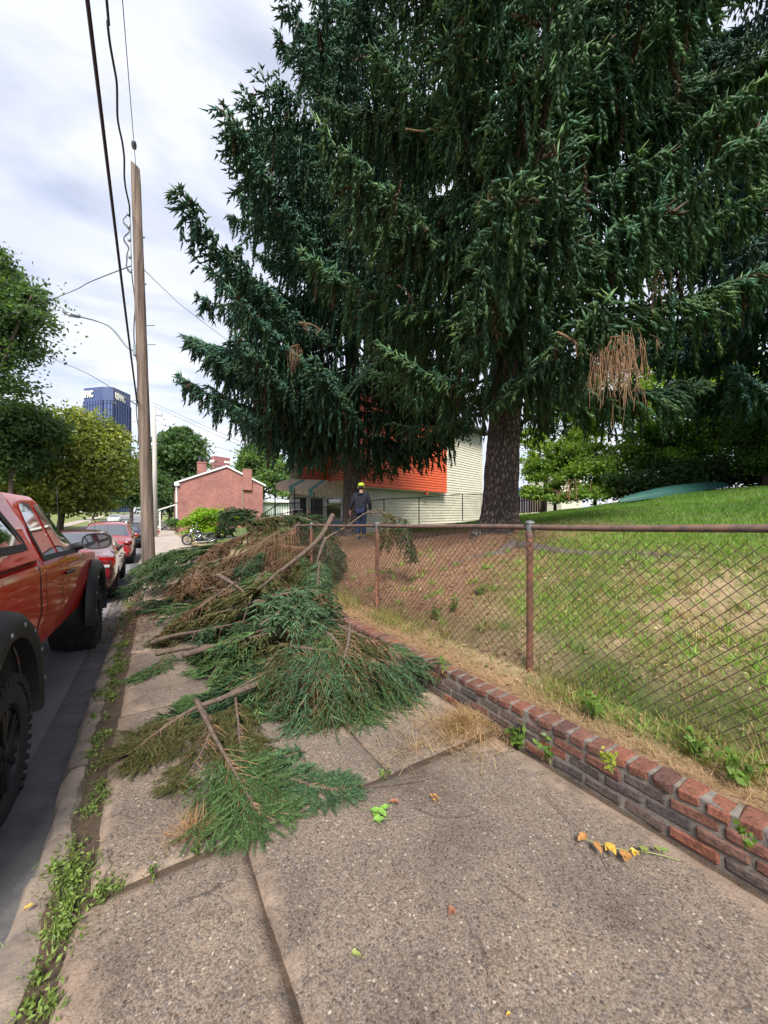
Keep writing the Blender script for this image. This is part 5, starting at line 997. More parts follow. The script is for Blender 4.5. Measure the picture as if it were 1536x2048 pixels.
for sd in (1, -1):
    wn = cap.patch('cap_window', 'car_glass', cpo, [(.28, 1.50), (1.88, 1.50)], [(.28, 1.86), (1.55, 1.86), (1.70, 1.80), (1.88, 1.52)], sd, .010)
    mb = MB(); fr = lambda lo, up, o: cap.patch('f', None, None, lo, up, sd, o, 16, 3, mb)
    fr([(.22, 1.45), (1.95, 1.45)], [(.22, 1.503), (1.95, 1.503)], .016); fr([(.22, 1.855), (1.60, 1.855)], [(.22, 1.895), (1.60, 1.895)], .016); fr([(1.54, 1.85), (1.95, 1.46)], [(1.64, 1.892), (1.99, 1.50)], .017); fr([(.95, 1.5), (1.0, 1.5)], [(.95, 1.86), (1.0, 1.86)], .014)
    mb.build('window_seal', 'black_plastic', wn, local=True, smooth=True, fix=False)
    cap.patch('cap_rail', 'black_plastic', cpo, [(.1, 1.338), (2.08, 1.338)], [(.1, 1.352), (2.08, 1.352)], sd, .006)
    # cab glass
    T.patch('rear_side_window', 'car_glass', rp, [(2.46, 1.37), (2.90, 1.36)], [(2.46, 1.60), (2.53, 1.80), (2.66, 1.84), (2.90, 1.84)], sd, .006)
    T.patch('door_window', 'car_glass', rp, [(3.02, 1.36), (4.0, 1.33)], [(3.02, 1.80), (3.12, 1.84), (3.40, 1.82), (3.66, 1.70), (4.0, 1.36)], sd, .006, 20)
    mb = MB()
    for (lo, up) in (([(2.40, 1.325), (2.95, 1.32)], [(2.40, 1.372), (2.95, 1.366)]), ([(2.96, 1.32), (4.1, 1.295)], [(2.96, 1.366), (4.1, 1.335)]), ([(2.40, 1.37), (2.47, 1.37)], [(2.40, 1.55), (2.47, 1.70)]), ([(3.60, 1.735), (4.16, 1.31)], [(3.66, 1.80), (4.2, 1.36)])): T.patch('s', None, None, lo, up, sd, .008, 10, 2, mb)
    mb.build('window_seal', 'black_plastic', rp, local=True, smooth=True, fix=False)
    # shut lines as thin dark strips, character crease as raised bead
    T.patch('shut_line', 'black_plastic', rp, [(2.165, .60), (2.195, .60)], [(2.165, 1.31), (2.195, 1.31)], sd, .003, 2, 16)
    T.patch('shut_line', 'black_plastic', rp, [(2.955, .62), (2.965, .62)], [(2.955, 1.32), (2.965, 1.32)], sd, .002, 2, 16); T.patch('shut_line', 'black_plastic', rp, [(4.12, .62), (4.13, .62)], [(4.12, 1.27), (4.13, 1.27)], sd, .002, 2, 16); T.patch('shut_line', 'black_plastic', rp, [(2.36, .62), (2.37, .62)], [(2.36, 1.32), (2.37, 1.32)], sd, .002, 2, 16)
    pass
    hh_ = MB().tube([(sd*(T.sx(3.06, 1.15)+.012), 3.06, 1.15), (sd*(T.sx(3.12, 1.15)+.045), 3.12, 1.155), (sd*(T.sx(3.24, 1.15)+.045), 3.24, 1.155), (sd*(T.sx(3.30, 1.15)+.01), 3.30, 1.15)], .016, 8).build('door_handle', 'black_plastic', rp, local=True, smooth=True)
    # flares with bolts
    for yc in (1.2, 4.85):
        pr = []; nq = 26; mb = MB(); vs = []
        for i in range(nq+1):
            q = math.radians(-14)+math.radians(208)*i/nq; cq, sq = math.cos(q), math.sin(q)
            for rr, xo in ((.50, 1.0), (.505, 1.085), (.54, 1.105), (.60, 1.10), (.655, 1.06), (.675, 1.002)): vs.append((sd*xo, yc+rr*cq*(1.0), max(.46+rr*sq, .34)))
        mb.add(vs, [(i*6+k, (i+1)*6+k, (i+1)*6+k+1, i*6+k+1) for i in range(nq) for k in range(5)]); fl = mb.build('wheel_flare', 'black_plastic', rp, local=True, smooth=True, sharp=40)
        for q in np.radians([8, 32, 56, 80, 104, 128, 152, 174]): c = (sd*1.098, yc+.575*math.cos(q), .46+.575*math.sin(q)); MB().lathe(c, (sd, 0, 0), [(0, .017), (.006, .017), (.012, .012), (.013, .004)], 10).build('bolt', 'galv', fl, local=True, smooth=True)
        MB().lathe((sd*.60, yc, .46), (sd, 0, 0), [(0, .517), (.385, .517)], 32).build('wheel_well', 'black_plastic', rp, local=True, smooth=True)
        wheel(rp, sd*.91, yc, .435, .29, .255, 'rim_black', sd, 6, True, .435-.12)
    # mirror
    mz = T.sx(3.98, 1.36); m_ = MB().tube([(sd*mz, 3.95, 1.35), (sd*(mz+.10), 3.94, 1.38), (sd*(mz+.2), 3.92, 1.40)], [.05, .045, .05], 8).build('mirror_arm', 'black_plastic', rp, local=True, smooth=True)
    c = Vector((sd*(mz+.24), 3.92, 1.42)); ring = []; mb = MB()
    for (yo, s_) in ((-.045, .93), (-.05, 1.0), (.0, 1.02), (.06, .85), (.10, .5), (.115, .1)):
        for k in range(20): q = 2*math.pi*k/20; ring.append(c+Vector((sd*.145*s_*math.copysign(abs(math.cos(q))**.75, math.cos(q)), yo, .098*s_*math.copysign(abs(math.sin(q))**.75, math.sin(q)))))
    mb.add(ring, [(i*20+k, i*20+(k+1) % 20, (i+1)*20+(k+1) % 20, (i+1)*20+k) for i in range(5) for k in range(20)]+[tuple(range(20))]); mi = mb.build('side_mirror', 'black_plastic', rp, local=True, smooth=True, sharp=45)
    MB().lathe(c+Vector((0, -.0465, 0)), (0, -1, 0), [(0, .001), (.0, .08)], 20); g = [c+Vector((sd*.128*math.copysign(abs(math.cos(2*math.pi*k/20))**.75, math.cos(2*math.pi*k/20)), -.052, .083*math.copysign(abs(math.sin(2*math.pi*k/20))**.75, math.sin(2*math.pi*k/20)))) for k in range(20)]
    MB().add(g, [tuple(range(20))]).build('mirror_glass', 'car_glass', mi, local=True, fix=False)  # dark glass puts a dim reflection into the mirror's colour
    MB().box((sd*.86, 5.70, 1.0), (.2, .2, .2), bev=.04).build('headlight', 'lamp_clear', rp, local=True); MB().box((sd*.93, -.01, 1.0), (.13, .08, .42), bev=.02).build('taillight', 'lamp_red', rp, local=True)
T.top('windshield', 'car_glass', rp, 3.72, 4.22, .62, .78); MB().box((0, 5.85, .62), (1.7, .22, .3), bev=.06).build('front_bumper', 'black_plastic', rp, local=True); MB().box((0, -.08, .62), (1.75, .16, .2), bev=.04).build('rear_bumper', 'chrome', rp, local=True)
MB().box((0, .7, 2.01), (1.2, .05, .04), bev=.01).tube([(.62, .35, 1.99), (.62, 1.5, 2.0)], .018, 8).tube([(-.62, .35, 1.99), (-.62, 1.5, 2.0)], .018, 8).build('roof_rail', 'black_plastic', rp, local=True)
MB().tube([(.72, 4.35, 1.30), (.71, 4.33, 1.75), (.70, 4.31, 2.1)], .004, 5).build('aerial', 'black_plastic', rp, local=True); MB().box((0, 3, .50), (1.3, 5, .16), bev=.03).build('chassis', 'black_plastic', rp, local=True)
# ---------------- generic cars
def car(name, label, loc, rz, paint, st, L, wy, cab, rear=True, wr=.33, rim='rim_silver', cuts_r=.37, sedan=True, roof_mat=None):
    t = thing(name, label, 'car', loc, rz, 'vehicles parked along the kerb'); s = Shell(st, sm=.07); b = s.build('body', paint, t, cuts=[(y, wr, cuts_r, .55) for y in wy])
    W = max(q[3] for q in st)
    for sd in (1, -1):
        for (lo, up) in cab['side']: s.patch('side_window', 'car_glass', t, lo, up, sd, .005)
        mb = MB()
        for (lo, up) in cab['side']: s.patch('x', None, None, [(a, h-.035) for a, h in lo], [(a, h) for a, h in lo], sd, .008, 8, 2, mb)
        mb.build('window_trim', 'black_plastic', t, local=True, fix=False)
        for y in wy:
            wheel(t, sd*(W-.105), y, wr, .215, wr*.66, rim, sd, 5); MB().lathe((sd*.55, y, wr), (sd, 0, 0), [(0, cuts_r-.01), (W-.60, cuts_r-.006)], 20).build('wheel_well', 'black_plastic', t, local=True)
        for yd in cab['doors']: s.patch('shut_line', 'black_plastic', t, [(yd, .35), (yd+.012, .35)], [(yd, cab['belt']), (yd+.012, cab['belt'])], sd, .002, 2, 10)
        for yd in cab['handles']: MB().tube([(sd*(s.sx(yd, cab['belt']-.12)+.004), yd, cab['belt']-.12), (sd*(s.sx(yd, cab['belt']-.12)+.03), yd+.05, cab['belt']-.117), (sd*(s.sx(yd, cab['belt']-.12)+.03), yd+.14, cab['belt']-.117), (sd*(s.sx(yd, cab['belt']-.12)+.004), yd+.19, cab['belt']-.12)], .012, 6).build('door_handle', paint, t, local=True)
        ym, hm = cab['mirror']; xm = s.sx(ym, hm); a = MB().tube([(sd*xm, ym, hm), (sd*(xm+.1), ym-.02, hm+.02)], .025, 6).build('mirror_arm', 'black_plastic', t, local=True)
        MB().box((sd*(xm+.17), ym, hm+.06), (.20, .10, .13), bev=.035).build('side_mirror', paint, t, local=True, smooth=True, sharp=60)
    for (n_, y0, y1, w0, w1) in cab['screens']: s.top(n_, 'car_glass', t, y0, y1, w0, w1)
    return t, s
road = lambda Y: prof(Y)-.125
# dark red sedan
SED = [(0, .42, .70, .80, .62, .78, .86, .68, .90, .92), (.12, .30, .80, .88, .62, .85, .96, .74, 1.00, 1.03), (.55, .24, .84, .905, .60, .875, .99, .76, 1.04, 1.07), (.95, .22, .84, .91, .58, .88, .99, .74, 1.08, 1.13), (1.55, .21, .84, .91, .56, .88, .98, .60, 1.36, 1.44), (2.3, .2, .84, .91, .56, .88, .96, .60, 1.40, 1.475), (2.9, .2, .84, .91, .56, .88, .95, .59, 1.36, 1.44), (3.65, .2, .84, .91, .56, .88, .93, .76, .98, 1.02), (3.85, .2, .84, .91, .56, .87, .92, .78, .95, .98), (4.6, .24, .80, .88, .54, .82, .80, .72, .83, .86), (4.8, .34, .70, .78, .52, .74, .68, .66, .70, .72)]
cb = dict(belt=.95, side=[([(1.62, .99), (2.25, .985)], [(1.62, 1.22), (1.80, 1.35), (2.25, 1.38)]), ([(2.33, .985), (3.30, .965)], [(2.33, 1.38), (2.75, 1.355), (3.0, 1.25), (3.30, 1.02)])], doors=[2.28, 3.4, 1.5], handles=[1.75, 2.45], mirror=(3.15, .99), screens=[('rear_window', 1.0, 1.52, .70, .57), ('windshield', 2.98, 3.6, .56, .72)])
sd1, s1 = car('sedan', 'dark red sedan parked ahead of the pickup, seen from behind', (-1.46, 9.7, road(12)+.05), .0, 'paint_maroon', SED, 4.8, (.98, 3.85), cb)
for sg in (1, -1):
    tl = MB().prism([(sg*.60, .02, .99), (sg*.845, .10, .975), (sg*.885, .30, .96), (sg*.885, .34, .80), (sg*.85, .10, .70), (sg*.62, .0, .72)], (0, -.025, 0)).build('taillight', 'lamp_red', sd1, local=True, smooth=True, sharp=40)
    MB().box((sg*.74, -.0, .80), (.14, .03, .06), bev=.01).build('reverse_lamp', 'lamp_clear', tl, local=True)
MB().box((0, .0, .58), (1.62, .16, .24), bev=.07).build('rear_bumper', 'paint_maroon', sd1, local=True, smooth=True, sharp=40); MB().box((0, -.05, .40), (1.5, .1, .14), bev=.03).build('bumper_skirt', 'black_plastic', sd1, local=True)
MB().box((0, .02, .85), (.9, .02, .03), bev=.005).build('boot_trim', 'chrome', sd1, local=True); MB().box((0, -.088, .6), (.32, .012, .16)).build('number_plate', 'white_paint', sd1, local=True); MB().tube([(.45, 1.15, 1.12), (.46, 1.08, 1.45), (.47, 1.0, 1.75)], .004, 5).build('aerial', 'black_plastic', sd1, local=True)
# crimson SUV facing the camera
SUV = [(0, .45, .78, .84, .7, .82, 1.0, .66, 1.45, 1.55), (.15, .34, .84, .92, .7, .90, 1.06, .70, 1.55, 1.66), (.8, .28, .86, .94, .66, .91, 1.06, .70, 1.60, 1.70), (2.2, .26, .86, .94, .64, .91, 1.04, .70, 1.60, 1.70), (2.75, .26, .86, .94, .64, .91, 1.03, .67, 1.52, 1.62), (3.5, .27, .86, .94, .64, .90, 1.02, .80, 1.07, 1.13), (3.65, .27, .86, .94, .64, .89, 1.0, .80, 1.04, 1.09), (4.2, .30, .84, .92, .62, .86, .93, .76, .97, 1.01), (4.42, .36, .78, .86, .58, .80, .82, .7, .85, .88), (4.5, .42, .70, .78, .56, .72, .76, .64, .78, .8)]
cb = dict(belt=1.02, side=[([(.75, 1.10), (1.45, 1.095)], [(.75, 1.45), (.95, 1.53), (1.45, 1.55)]), ([(1.5, 1.09), (2.25, 1.085)], [(1.5, 1.55), (2.25, 1.55)]), ([(2.32, 1.08), (3.2, 1.06)], [(2.32, 1.55), (2.7, 1.47), (3.2, 1.10)])], doors=[1.47, 2.28, 3.3], handles=[1.6, 2.45], mirror=(3.05, 1.10), screens=[('windshield', 2.80, 3.46, .62, .76), ('hood', 3.66, 3.67, .7, .7)])
sv, s2 = car('suv', 'crimson SUV facing the camera beyond the dark red sedan', (-1.40, 22.6, road(20)), math.pi, 'paint_crimson', SUV, 4.5, (.85, 3.6), cb, wr=.36, cuts_r=.41)
for sg in (1, -1):
    hl = MB().prism([(sg*.46, 4.48, .74), (sg*.80, 4.34, .76), (sg*.87, 4.10, .80), (sg*.87, 4.08, .90), (sg*.80, 4.34, .88), (sg*.46, 4.50, .82)], (0, .03, 0)).build('headlight', 'lamp_clear', sv, local=True); MB().prism([(sg*.50, 4.52, .745), (sg*.81, 4.385, .765), (sg*.81, 4.385, .80), (sg*.50, 4.52, .785)], (0, .01, 0)).build('lamp_bezel', 'black_plastic', hl, local=True)
    MB().tube([(sg*.64, .4, 1.69), (sg*.66, .5, 1.745), (sg*.66, 2.3, 1.745), (sg*.64, 2.45, 1.66)], .02, 8).build('roof_rail', 'chrome', sv, local=True, smooth=True); MB().lathe((sg*.62, 4.47, .52), (0, 1, 0), [(0, .075), (.03, .07), (.035, .01)], 14).build('fog_lamp', 'lamp_clear', sv, local=True)
MB().box((0, 4.50, .68), (.86, .06, .16), bev=.03).build('grille', 'black_plastic', sv, local=True); MB().box((0, 4.47, .46), (1.4, .12, .22), bev=.05).build('lower_grille', 'black_plastic', sv, local=True); MB().box((0, 4.54, .775), (.9, .02, .025), bev=.005).build('grille_trim', 'chrome', sv, local=True); MB().tube([(.5, 3.5, 1.13), (-.02, 3.42, 1.16)], .008, 5).tube([(-.1, 3.5, 1.13), (-.6, 3.42, 1.16)], .008, 5).build('wiper', 'black_plastic', sv, local=True)
# black convertible
CON = [(0, .42, .66, .76, .6, .74, .80, .64, .84, .86), (.12, .3, .76, .85, .6, .82, .90, .72, .93, .95), (.9, .22, .8, .88, .56, .85, .92, .72, .97, 1.0), (1.35, .2, .8, .88, .55, .85, .92, .56, 1.26, 1.34), (2.1, .2, .8, .88, .55, .85, .9, .57, 1.30, 1.385), (2.5, .2, .8, .88, .55, .85, .89, .56, 1.24, 1.32), (3.1, .2, .8, .88, .55, .84, .87, .72, .92, .96), (4.1, .25, .76, .85, .52, .78, .74, .66, .78, .8), (4.3, .34, .66, .74, .5, .7, .64, .6, .66, .68)]
cb = dict(belt=.89, side=[([(1.5, .93), (2.75, .90)], [(1.5, 1.18), (1.8, 1.26), (2.3, 1.22), (2.75, .95)])], doors=[1.45, 2.9], handles=[1.6], mirror=(2.7, .92), screens=[('rear_window', 1.0, 1.28, .55, .46), ('windshield', 2.55, 3.05, .53, .68)])
cv, s3 = car('convertible', 'black convertible with a dark blue soft top parked beyond the SUV', (-1.0, 27.6, road(29)), 0, 'paint_black', CON, 4.3, (.85, 3.45), cb)
s3.top('soft_top', 'soft_top', cv, .92, 2.52, .66, .54, .004, 16)
for sg in (1, -1): MB().prism([(sg*.36, -.02, .86), (sg*.74, .06, .86), (sg*.80, .18, .85), (sg*.79, .12, .72), (sg*.36, -.03, .72)], (0, -.03, 0)).build('taillight', 'lamp_amber', cv, local=True)
MB().box((0, 0, .5), (1.5, .14, .24), bev=.05).build('rear_bumper', 'paint_black', cv, local=True)
fc, s4 = car('sedan', 'distant white car parked far down the left side of the street', tuple(G(231, 1044)-Vector((0, 0, .12))), math.pi, 'paint_white', SED, 4.8, (.98, 3.85), dict(belt=.95, side=[([(1.62, .99), (3.2, .985)], [(1.62, 1.22), (1.80, 1.35), (2.6, 1.36), (3.2, 1.02)])], doors=[2.28], handles=[], mirror=(3.15, .99), screens=[('windshield', 2.98, 3.6, .56, .72)]))
# ---------------- motorcycles
def motorcycle(label, loc, rz, lean, box=False):
    t = thing('motorcycle', label, 'motorcycle', loc, rz, 'motorcycles parked by the brick house'); t.rotation_euler = (0, lean, rz); tor = lambda c, R, r, n=28: [(Vector(c)+Vector((0, R*math.cos(q), R*math.sin(q)))) for q in np.linspace(0, 6.2832, n)]
    for y, R in ((.78, .29), (-.72, .27)):
        w = MB().tube(tor((0, y, .33), R-.02+.03, .06), .055 if y > 0 else .07, 8).build('wheel', 'rubber', t, local=True, smooth=True); mb = MB().tube(tor((0, y, .33), R-.05, .02), .018, 6)
        for k in range(14): q = 2*math.pi*k/14; mb.tube([(0, y, .33), (0, y+(R-.05)*math.cos(q), .33+(R-.05)*math.sin(q))], .004, 4)
        mb.lathe((-.05, y, .33), (1, 0, 0), [(0, .05), (.1, .05)], 12); mb.build('rim', 'chrome', w, local=True, smooth=True, sharp=40)
        MB().tube([(0, y+(R+.07)*math.cos(q), .33+(R+.07)*math.sin(q)) for q in np.linspace(.5, 2.4, 10)], .065, 8, squash=.4).build('mudguard', 'black_iron', t, local=True, smooth=True)
    for sx in (-.1, .1): MB().tube([(sx, .80, .33), (sx, .42, .98)], [.028, .022], 8).build('fork', 'chrome', t, local=True, smooth=True)
    MB().tube([(-.40, .18, 1.08), (-.30, .26, 1.10), (-.1, .40, 1.02), (.1, .40, 1.02), (.30, .26, 1.10), (.40, .18, 1.08)], .016, 8).build('handlebar', 'chrome', t, local=True, smooth=True)
    for sx in (-1, 1):
        m = MB().tube([(sx*.28, .28, 1.1), (sx*.34, .27, 1.26)], .008, 5).build('mirror_stalk', 'chrome', t, local=True); MB().lathe((sx*.36, .28, 1.29), (0, 1, 0), [(-.02, .02), (-.02, .065), (.01, .06), (.025, .02)], 14).build('mirror', 'chrome', m, local=True, smooth=True)
    MB().lathe((0, .46, .93), (0, 1, 0), [(-.1, .03), (-.04, .09), (.05, .10), (.07, .095), (.075, .01)], 16).build('headlight', 'chrome', t, local=True, smooth=True, sharp=50)
    MB().lathe((0, -.12, .80), (0, 1, .08), [(0, .06), (.08, .13), (.25, .16), (.40, .13), (.48, .05)], 14).build('fuel_tank', 'paint_black', t, local=True, smooth=True)
    MB().box((0, -.38, .72), (.32, .55, .09), bev=.035).box((0, -.70, .78), (.26, .3, .10), bev=.035).build('saddle', 'black_plastic', t, local=True, smooth=True)
    e = MB().box((0, .05, .36), (.30, .50, .26), bev=.05).build('engine', 'black_iron', t, local=True)
    for s in (-1, 1): MB().lathe((0, .05, .44), (0, s*.6, .9), [(.05, .10), (.08, .12), (.1, .10), (.13, .12), (.15, .10), (.18, .12), (.2, .10), (.23, .12), (.28, .08)], 12).build('cylinder', 'chrome', e, local=True, smooth=True, sharp=40)
    for s in (-1, 1):
        MB().tube(spline([(s*.14, .18, .44), (s*.17, .22, .28), (s*.18, -.1, .24), (s*.18, -.95, .30)], 4), [.022]*7+[.045]*6, 8).build('exhaust_pipe', 'chrome', t, local=True, smooth=True)
        MB().box((s*.2, -.62, .60), (.16, .5, .30), bev=.05).build('saddlebag', 'black_plastic', t, local=True) if box else MB().tube([(s*.15, -.2, .66), (s*.15, -.72, .33)], .025, 8).build('shock', 'chrome', t, local=True)
    MB().tube([(0, .42, .95), (0, .0, .30), (0, -.4, .34), (0, -.5, .68), (0, .3, .86)], .022, 6).build('frame', 'black_iron', t, local=True); MB().tube([(-.12, 0, .24), (-.30, -.12, .0)], .012, 6).build('kickstand', 'chrome', t, local=True)
    if box: MB().prism([(-.24, .50, 1.05), (.24, .50, 1.05), (.20, .38, 1.42), (-.20, .38, 1.42)], (0, .012, 0)).build('windscreen', 'lamp_clear', t, local=True); MB().box((0, -1.0, .82), (.42, .3, .3), bev=.06).build('top_box', 'black_plastic', t, local=True)
p = G(400, 1090); motorcycle('front chrome and black cruiser motorcycle beside the branch pile', (p.x, p.y, p.z), math.radians(62), -.10)
p = G(438, 1084); motorcycle('rear black touring motorcycle half hidden behind the branches', (p.x, p.y+.4, prof(p.y)), math.radians(80), -.08, True)
# ================================================================== PERSON
def skin_mesh(name, verts, edges, radii, mat, parent, root=0, sub=2):
    me = bpy.data.meshes.new(name); me.from_pydata([tuple(v) for v in verts], edges, []); o = bpy.data.objects.new(name, me); COL.objects.link(o)
    m = o.modifiers.new('s', 'SKIN'); m.use_smooth_shade = True; sv = me.skin_vertices[0].data if me.skin_vertices else None
    if sv is None:
        bpy.context.view_layer.objects.active = o; bpy.ops.mesh.customdata_skin_add(); sv = me.skin_vertices[0].data
    for i, r in enumerate(radii): sv[i].radius = r if isinstance(r, tuple) else (r, r); sv[i].use_root = (i == root)
    o.modifiers.new('d', 'SUBSURF').levels = sub; o.modifiers['d'].render_levels = sub
    dg = bpy.context.evaluated_depsgraph_get(); dg.update(); m2 = bpy.data.meshes.new_from_object(o.evaluated_get(dg)); bpy.data.objects.remove(o)
    return link(name, m2, mat, parent, True)
def person():
    z = 12.3; base = P(722, 1080, z); base.z = yard(base.x, base.y)
    t = thing('person', 'man seen from behind in dark jacket, jeans and lime cap, walking past the spruce', 'person', base, -TH-.15)
    # local: +Y = facing away from camera, +X right
    J = dict(pel=(0, 0, .94), w=(0, .0, 1.08), ch=(0, .01, 1.30), nk=(0, .02, 1.47), hd0=(0, .03, 1.56), hd1=(0, .05, 1.70), shL=(-.19, .01, 1.41), elL=(-.30, .03, 1.14), wrL=(-.385, .11, .93), shR=(.19, .01, 1.41), elR=(.285, .02, 1.13), wrR=(.28, .10, .90),
        hL=(-.09, 0, .90), kL=(-.095, .06, .50), aL=(-.10, -.04, .09), tL=(-.12, .12, .035), hR=(.09, 0, .90), kR=(.095, .02, .50), aR=(.09, .04, .09), tR=(.10, .20, .035))
    ks = list(J); ix = {k: i for i, k in enumerate(ks)}; vs = [J[k] for k in ks]
    E = [(a, b) for a, b in (('pel', 'w'), ('w', 'ch'), ('ch', 'nk'), ('nk', 'hd0'), ('hd0', 'hd1'), ('ch', 'shL'), ('shL', 'elL'), ('elL', 'wrL'), ('ch', 'shR'), ('shR', 'elR'), ('elR', 'wrR'), ('pel', 'hL'), ('hL', 'kL'), ('kL', 'aL'), ('aL', 'tL'), ('pel', 'hR'), ('hR', 'kR'), ('kR', 'aR'), ('aR', 'tR'))]
    R = dict(pel=(.15, .10), w=(.13, .09), ch=(.15, .10), nk=.055, hd0=(.07, .075), hd1=(.078, .092), shL=.06, elL=.042, wrL=.03, shR=.06, elR=.042, wrR=.03, hL=.085, kL=.058, aL=.04, tL=.035, hR=.085, kR=.058, aR=.04, tR=.035)
    rad = [R[k] for k in ks]; E = [(ix[a], ix[b]) for a, b in E]
    for sd, wr in ((-1, 'wrL'), (1, 'wrR')):
        w_ = Vector(J[wr]); pm = w_+Vector((sd*.01, .02, -.08)); vs.append(pm); rad.append((.036, .018)); i = len(vs)-1; E.append((ix[wr], i))
        for f, (dx, dy, ln) in enumerate(((-.025, .03, .07), (-.008, .035, .085), (.008, .03, .08), (.022, .02, .065))):
            a = pm+Vector((dx*.6, dy*.5, -.035)); b = a+Vector((dx*.2, .012, -ln*.5)); c = b+Vector((0, .02, -ln*.4)); n = len(vs); vs += [a, b, c]; rad += [.010, .009, .007]; E += [(i, n), (n, n+1), (n+1, n+2)]
        a = w_+Vector((-sd*.03, .03, -.05)); b = a+Vector((-sd*.015, .02, -.035)); n = len(vs); vs += [a, b]; rad += [.012, .009]; E += [(i, n), (n, n+1)]
    skin_mesh('body', vs, E, rad, 'skin', t, ix['pel'], 1)
    jk = ['w0', 'w', 'ch', 'nk', 'shL', 'elL', 'wrL', 'shR', 'elR', 'wrR']; Jc = dict(J); Jc['w0'] = (0, 0, .84); Jc['nk'] = (0, .0, 1.45)
    rj = dict(w0=(.20, .15), w=(.19, .14), ch=(.205, .145), nk=(.09, .085), shL=.088, elL=.07, wrL=.052, shR=.088, elR=.07, wrR=.052)
    Ej = [('w0', 'w'), ('w', 'ch'), ('ch', 'nk'), ('ch', 'shL'), ('shL', 'elL'), ('elL', 'wrL'), ('ch', 'shR'), ('shR', 'elR'), ('elR', 'wrR')]; ij = {k: i for i, k in enumerate(jk)}
    skin_mesh('jacket', [Jc[k] for k in jk], [(ij[a], ij[b]) for a, b in Ej], [rj[k] for k in jk], 'jacket', t, 1)
    MB().tube([(math.cos(q)*.10, -.02+math.sin(q)*.075, 1.45+.015*math.sin(q)) for q in np.linspace(0, 6.28, 16)], .038, 8).build('hood', 'jacket', t, local=True, smooth=True)
    tk = ['pel', 'hL', 'kL', 'cL', 'hR', 'kR', 'cR']; Jt = dict(J); Jt['cL'] = (-.10, -.03, .13); Jt['cR'] = (.09, .04, .13); rt_ = dict(pel=(.165, .12), hL=(.105, .11), kL=.078, cL=.07, hR=(.105, .11), kR=.078, cR=.07); it = {k: i for i, k in enumerate(tk)}
    skin_mesh('jeans', [Jt[k] for k in tk], [(it[a], it[b]) for a, b in (('pel', 'hL'), ('hL', 'kL'), ('kL', 'cL'), ('pel', 'hR'), ('hR', 'kR'), ('kR', 'cR'))], [rt_[k] for k in tk], 'denim', t)
    for a, yo in (('aL', 0), ('aR', .0)):
        x, y, zz = J[a]; mb = MB(); vs2 = []
        for (yy, w_, h) in ((-.09, .035, .09), (-.05, .045, .11), (.05, .048, .10), (.13, .05, .06), (.19, .035, .04)): vs2 += [(x-w_, y+yy, 0), (x+w_, y+yy, 0), (x+w_*.8, y+yy, h), (x-w_*.8, y+yy, h)]
        mb.add(vs2, [(i*4+k, i*4+(k+1) % 4, i*4+4+(k+1) % 4, i*4+4+k) for i in range(4) for k in range(4)]+[(0, 1, 2, 3), (19, 18, 17, 16)]).build('shoe', 'shoe', t, local=True, smooth=True, sharp=50)
    MB().lathe((0, .03, 1.58), (0, 0, 1), [(0, .07), (.05, .094), (.10, .098), (.14, .095)], 18).build('hair', 'hair', t, local=True, smooth=True)
    cp = MB().lathe((0, .04, 1.685), (0, .05, 1), [(-.01, .104), (.03, .108), (.075, .095), (.11, .06), (.125, .01)], 20).build('cap', 'cap', t, local=True, smooth=True)
    MB().add([(.085*math.sin(q)*(1+.15*k), .10+.12*k*math.cos(q*.6)-.0, 1.685-.02*k) for k in (0, 1) for q in np.linspace(-1.3, 1.3, 9)], [(i, i+1, 10+i, 9+i) for i in range(8)]).build('cap_peak', 'cap', cp, local=True, fix=False)
    MB().tube([(-.092, .02, 1.61), (-.105, .0, 1.635), (-.092, .01, 1.66)], .012, 6).tube([(.092, .02, 1.61), (.105, .0, 1.635), (.092, .01, 1.66)], .012, 6).build('ear', 'skin', t, local=True)
    MB().add([(0, .150, 1.64), (-.015, .135, 1.60), (.015, .135, 1.60), (0, .165, 1.605)], [(0, 1, 3), (0, 3, 2), (1, 2, 3)]).build('nose', 'skin', t, local=True)
    for sx in (-.03, .03): MB().lathe((sx, .135, 1.645), (0, 1, 0), [(0, .012), (.006, .008), (.008, .001)], 8).build('eye', 'hair', t, local=True)
    MB().tube([(-.025, .140, 1.575), (0, .146, 1.573), (.025, .140, 1.575)], .005, 5).build('mouth', 'skin', t, local=True)
person()
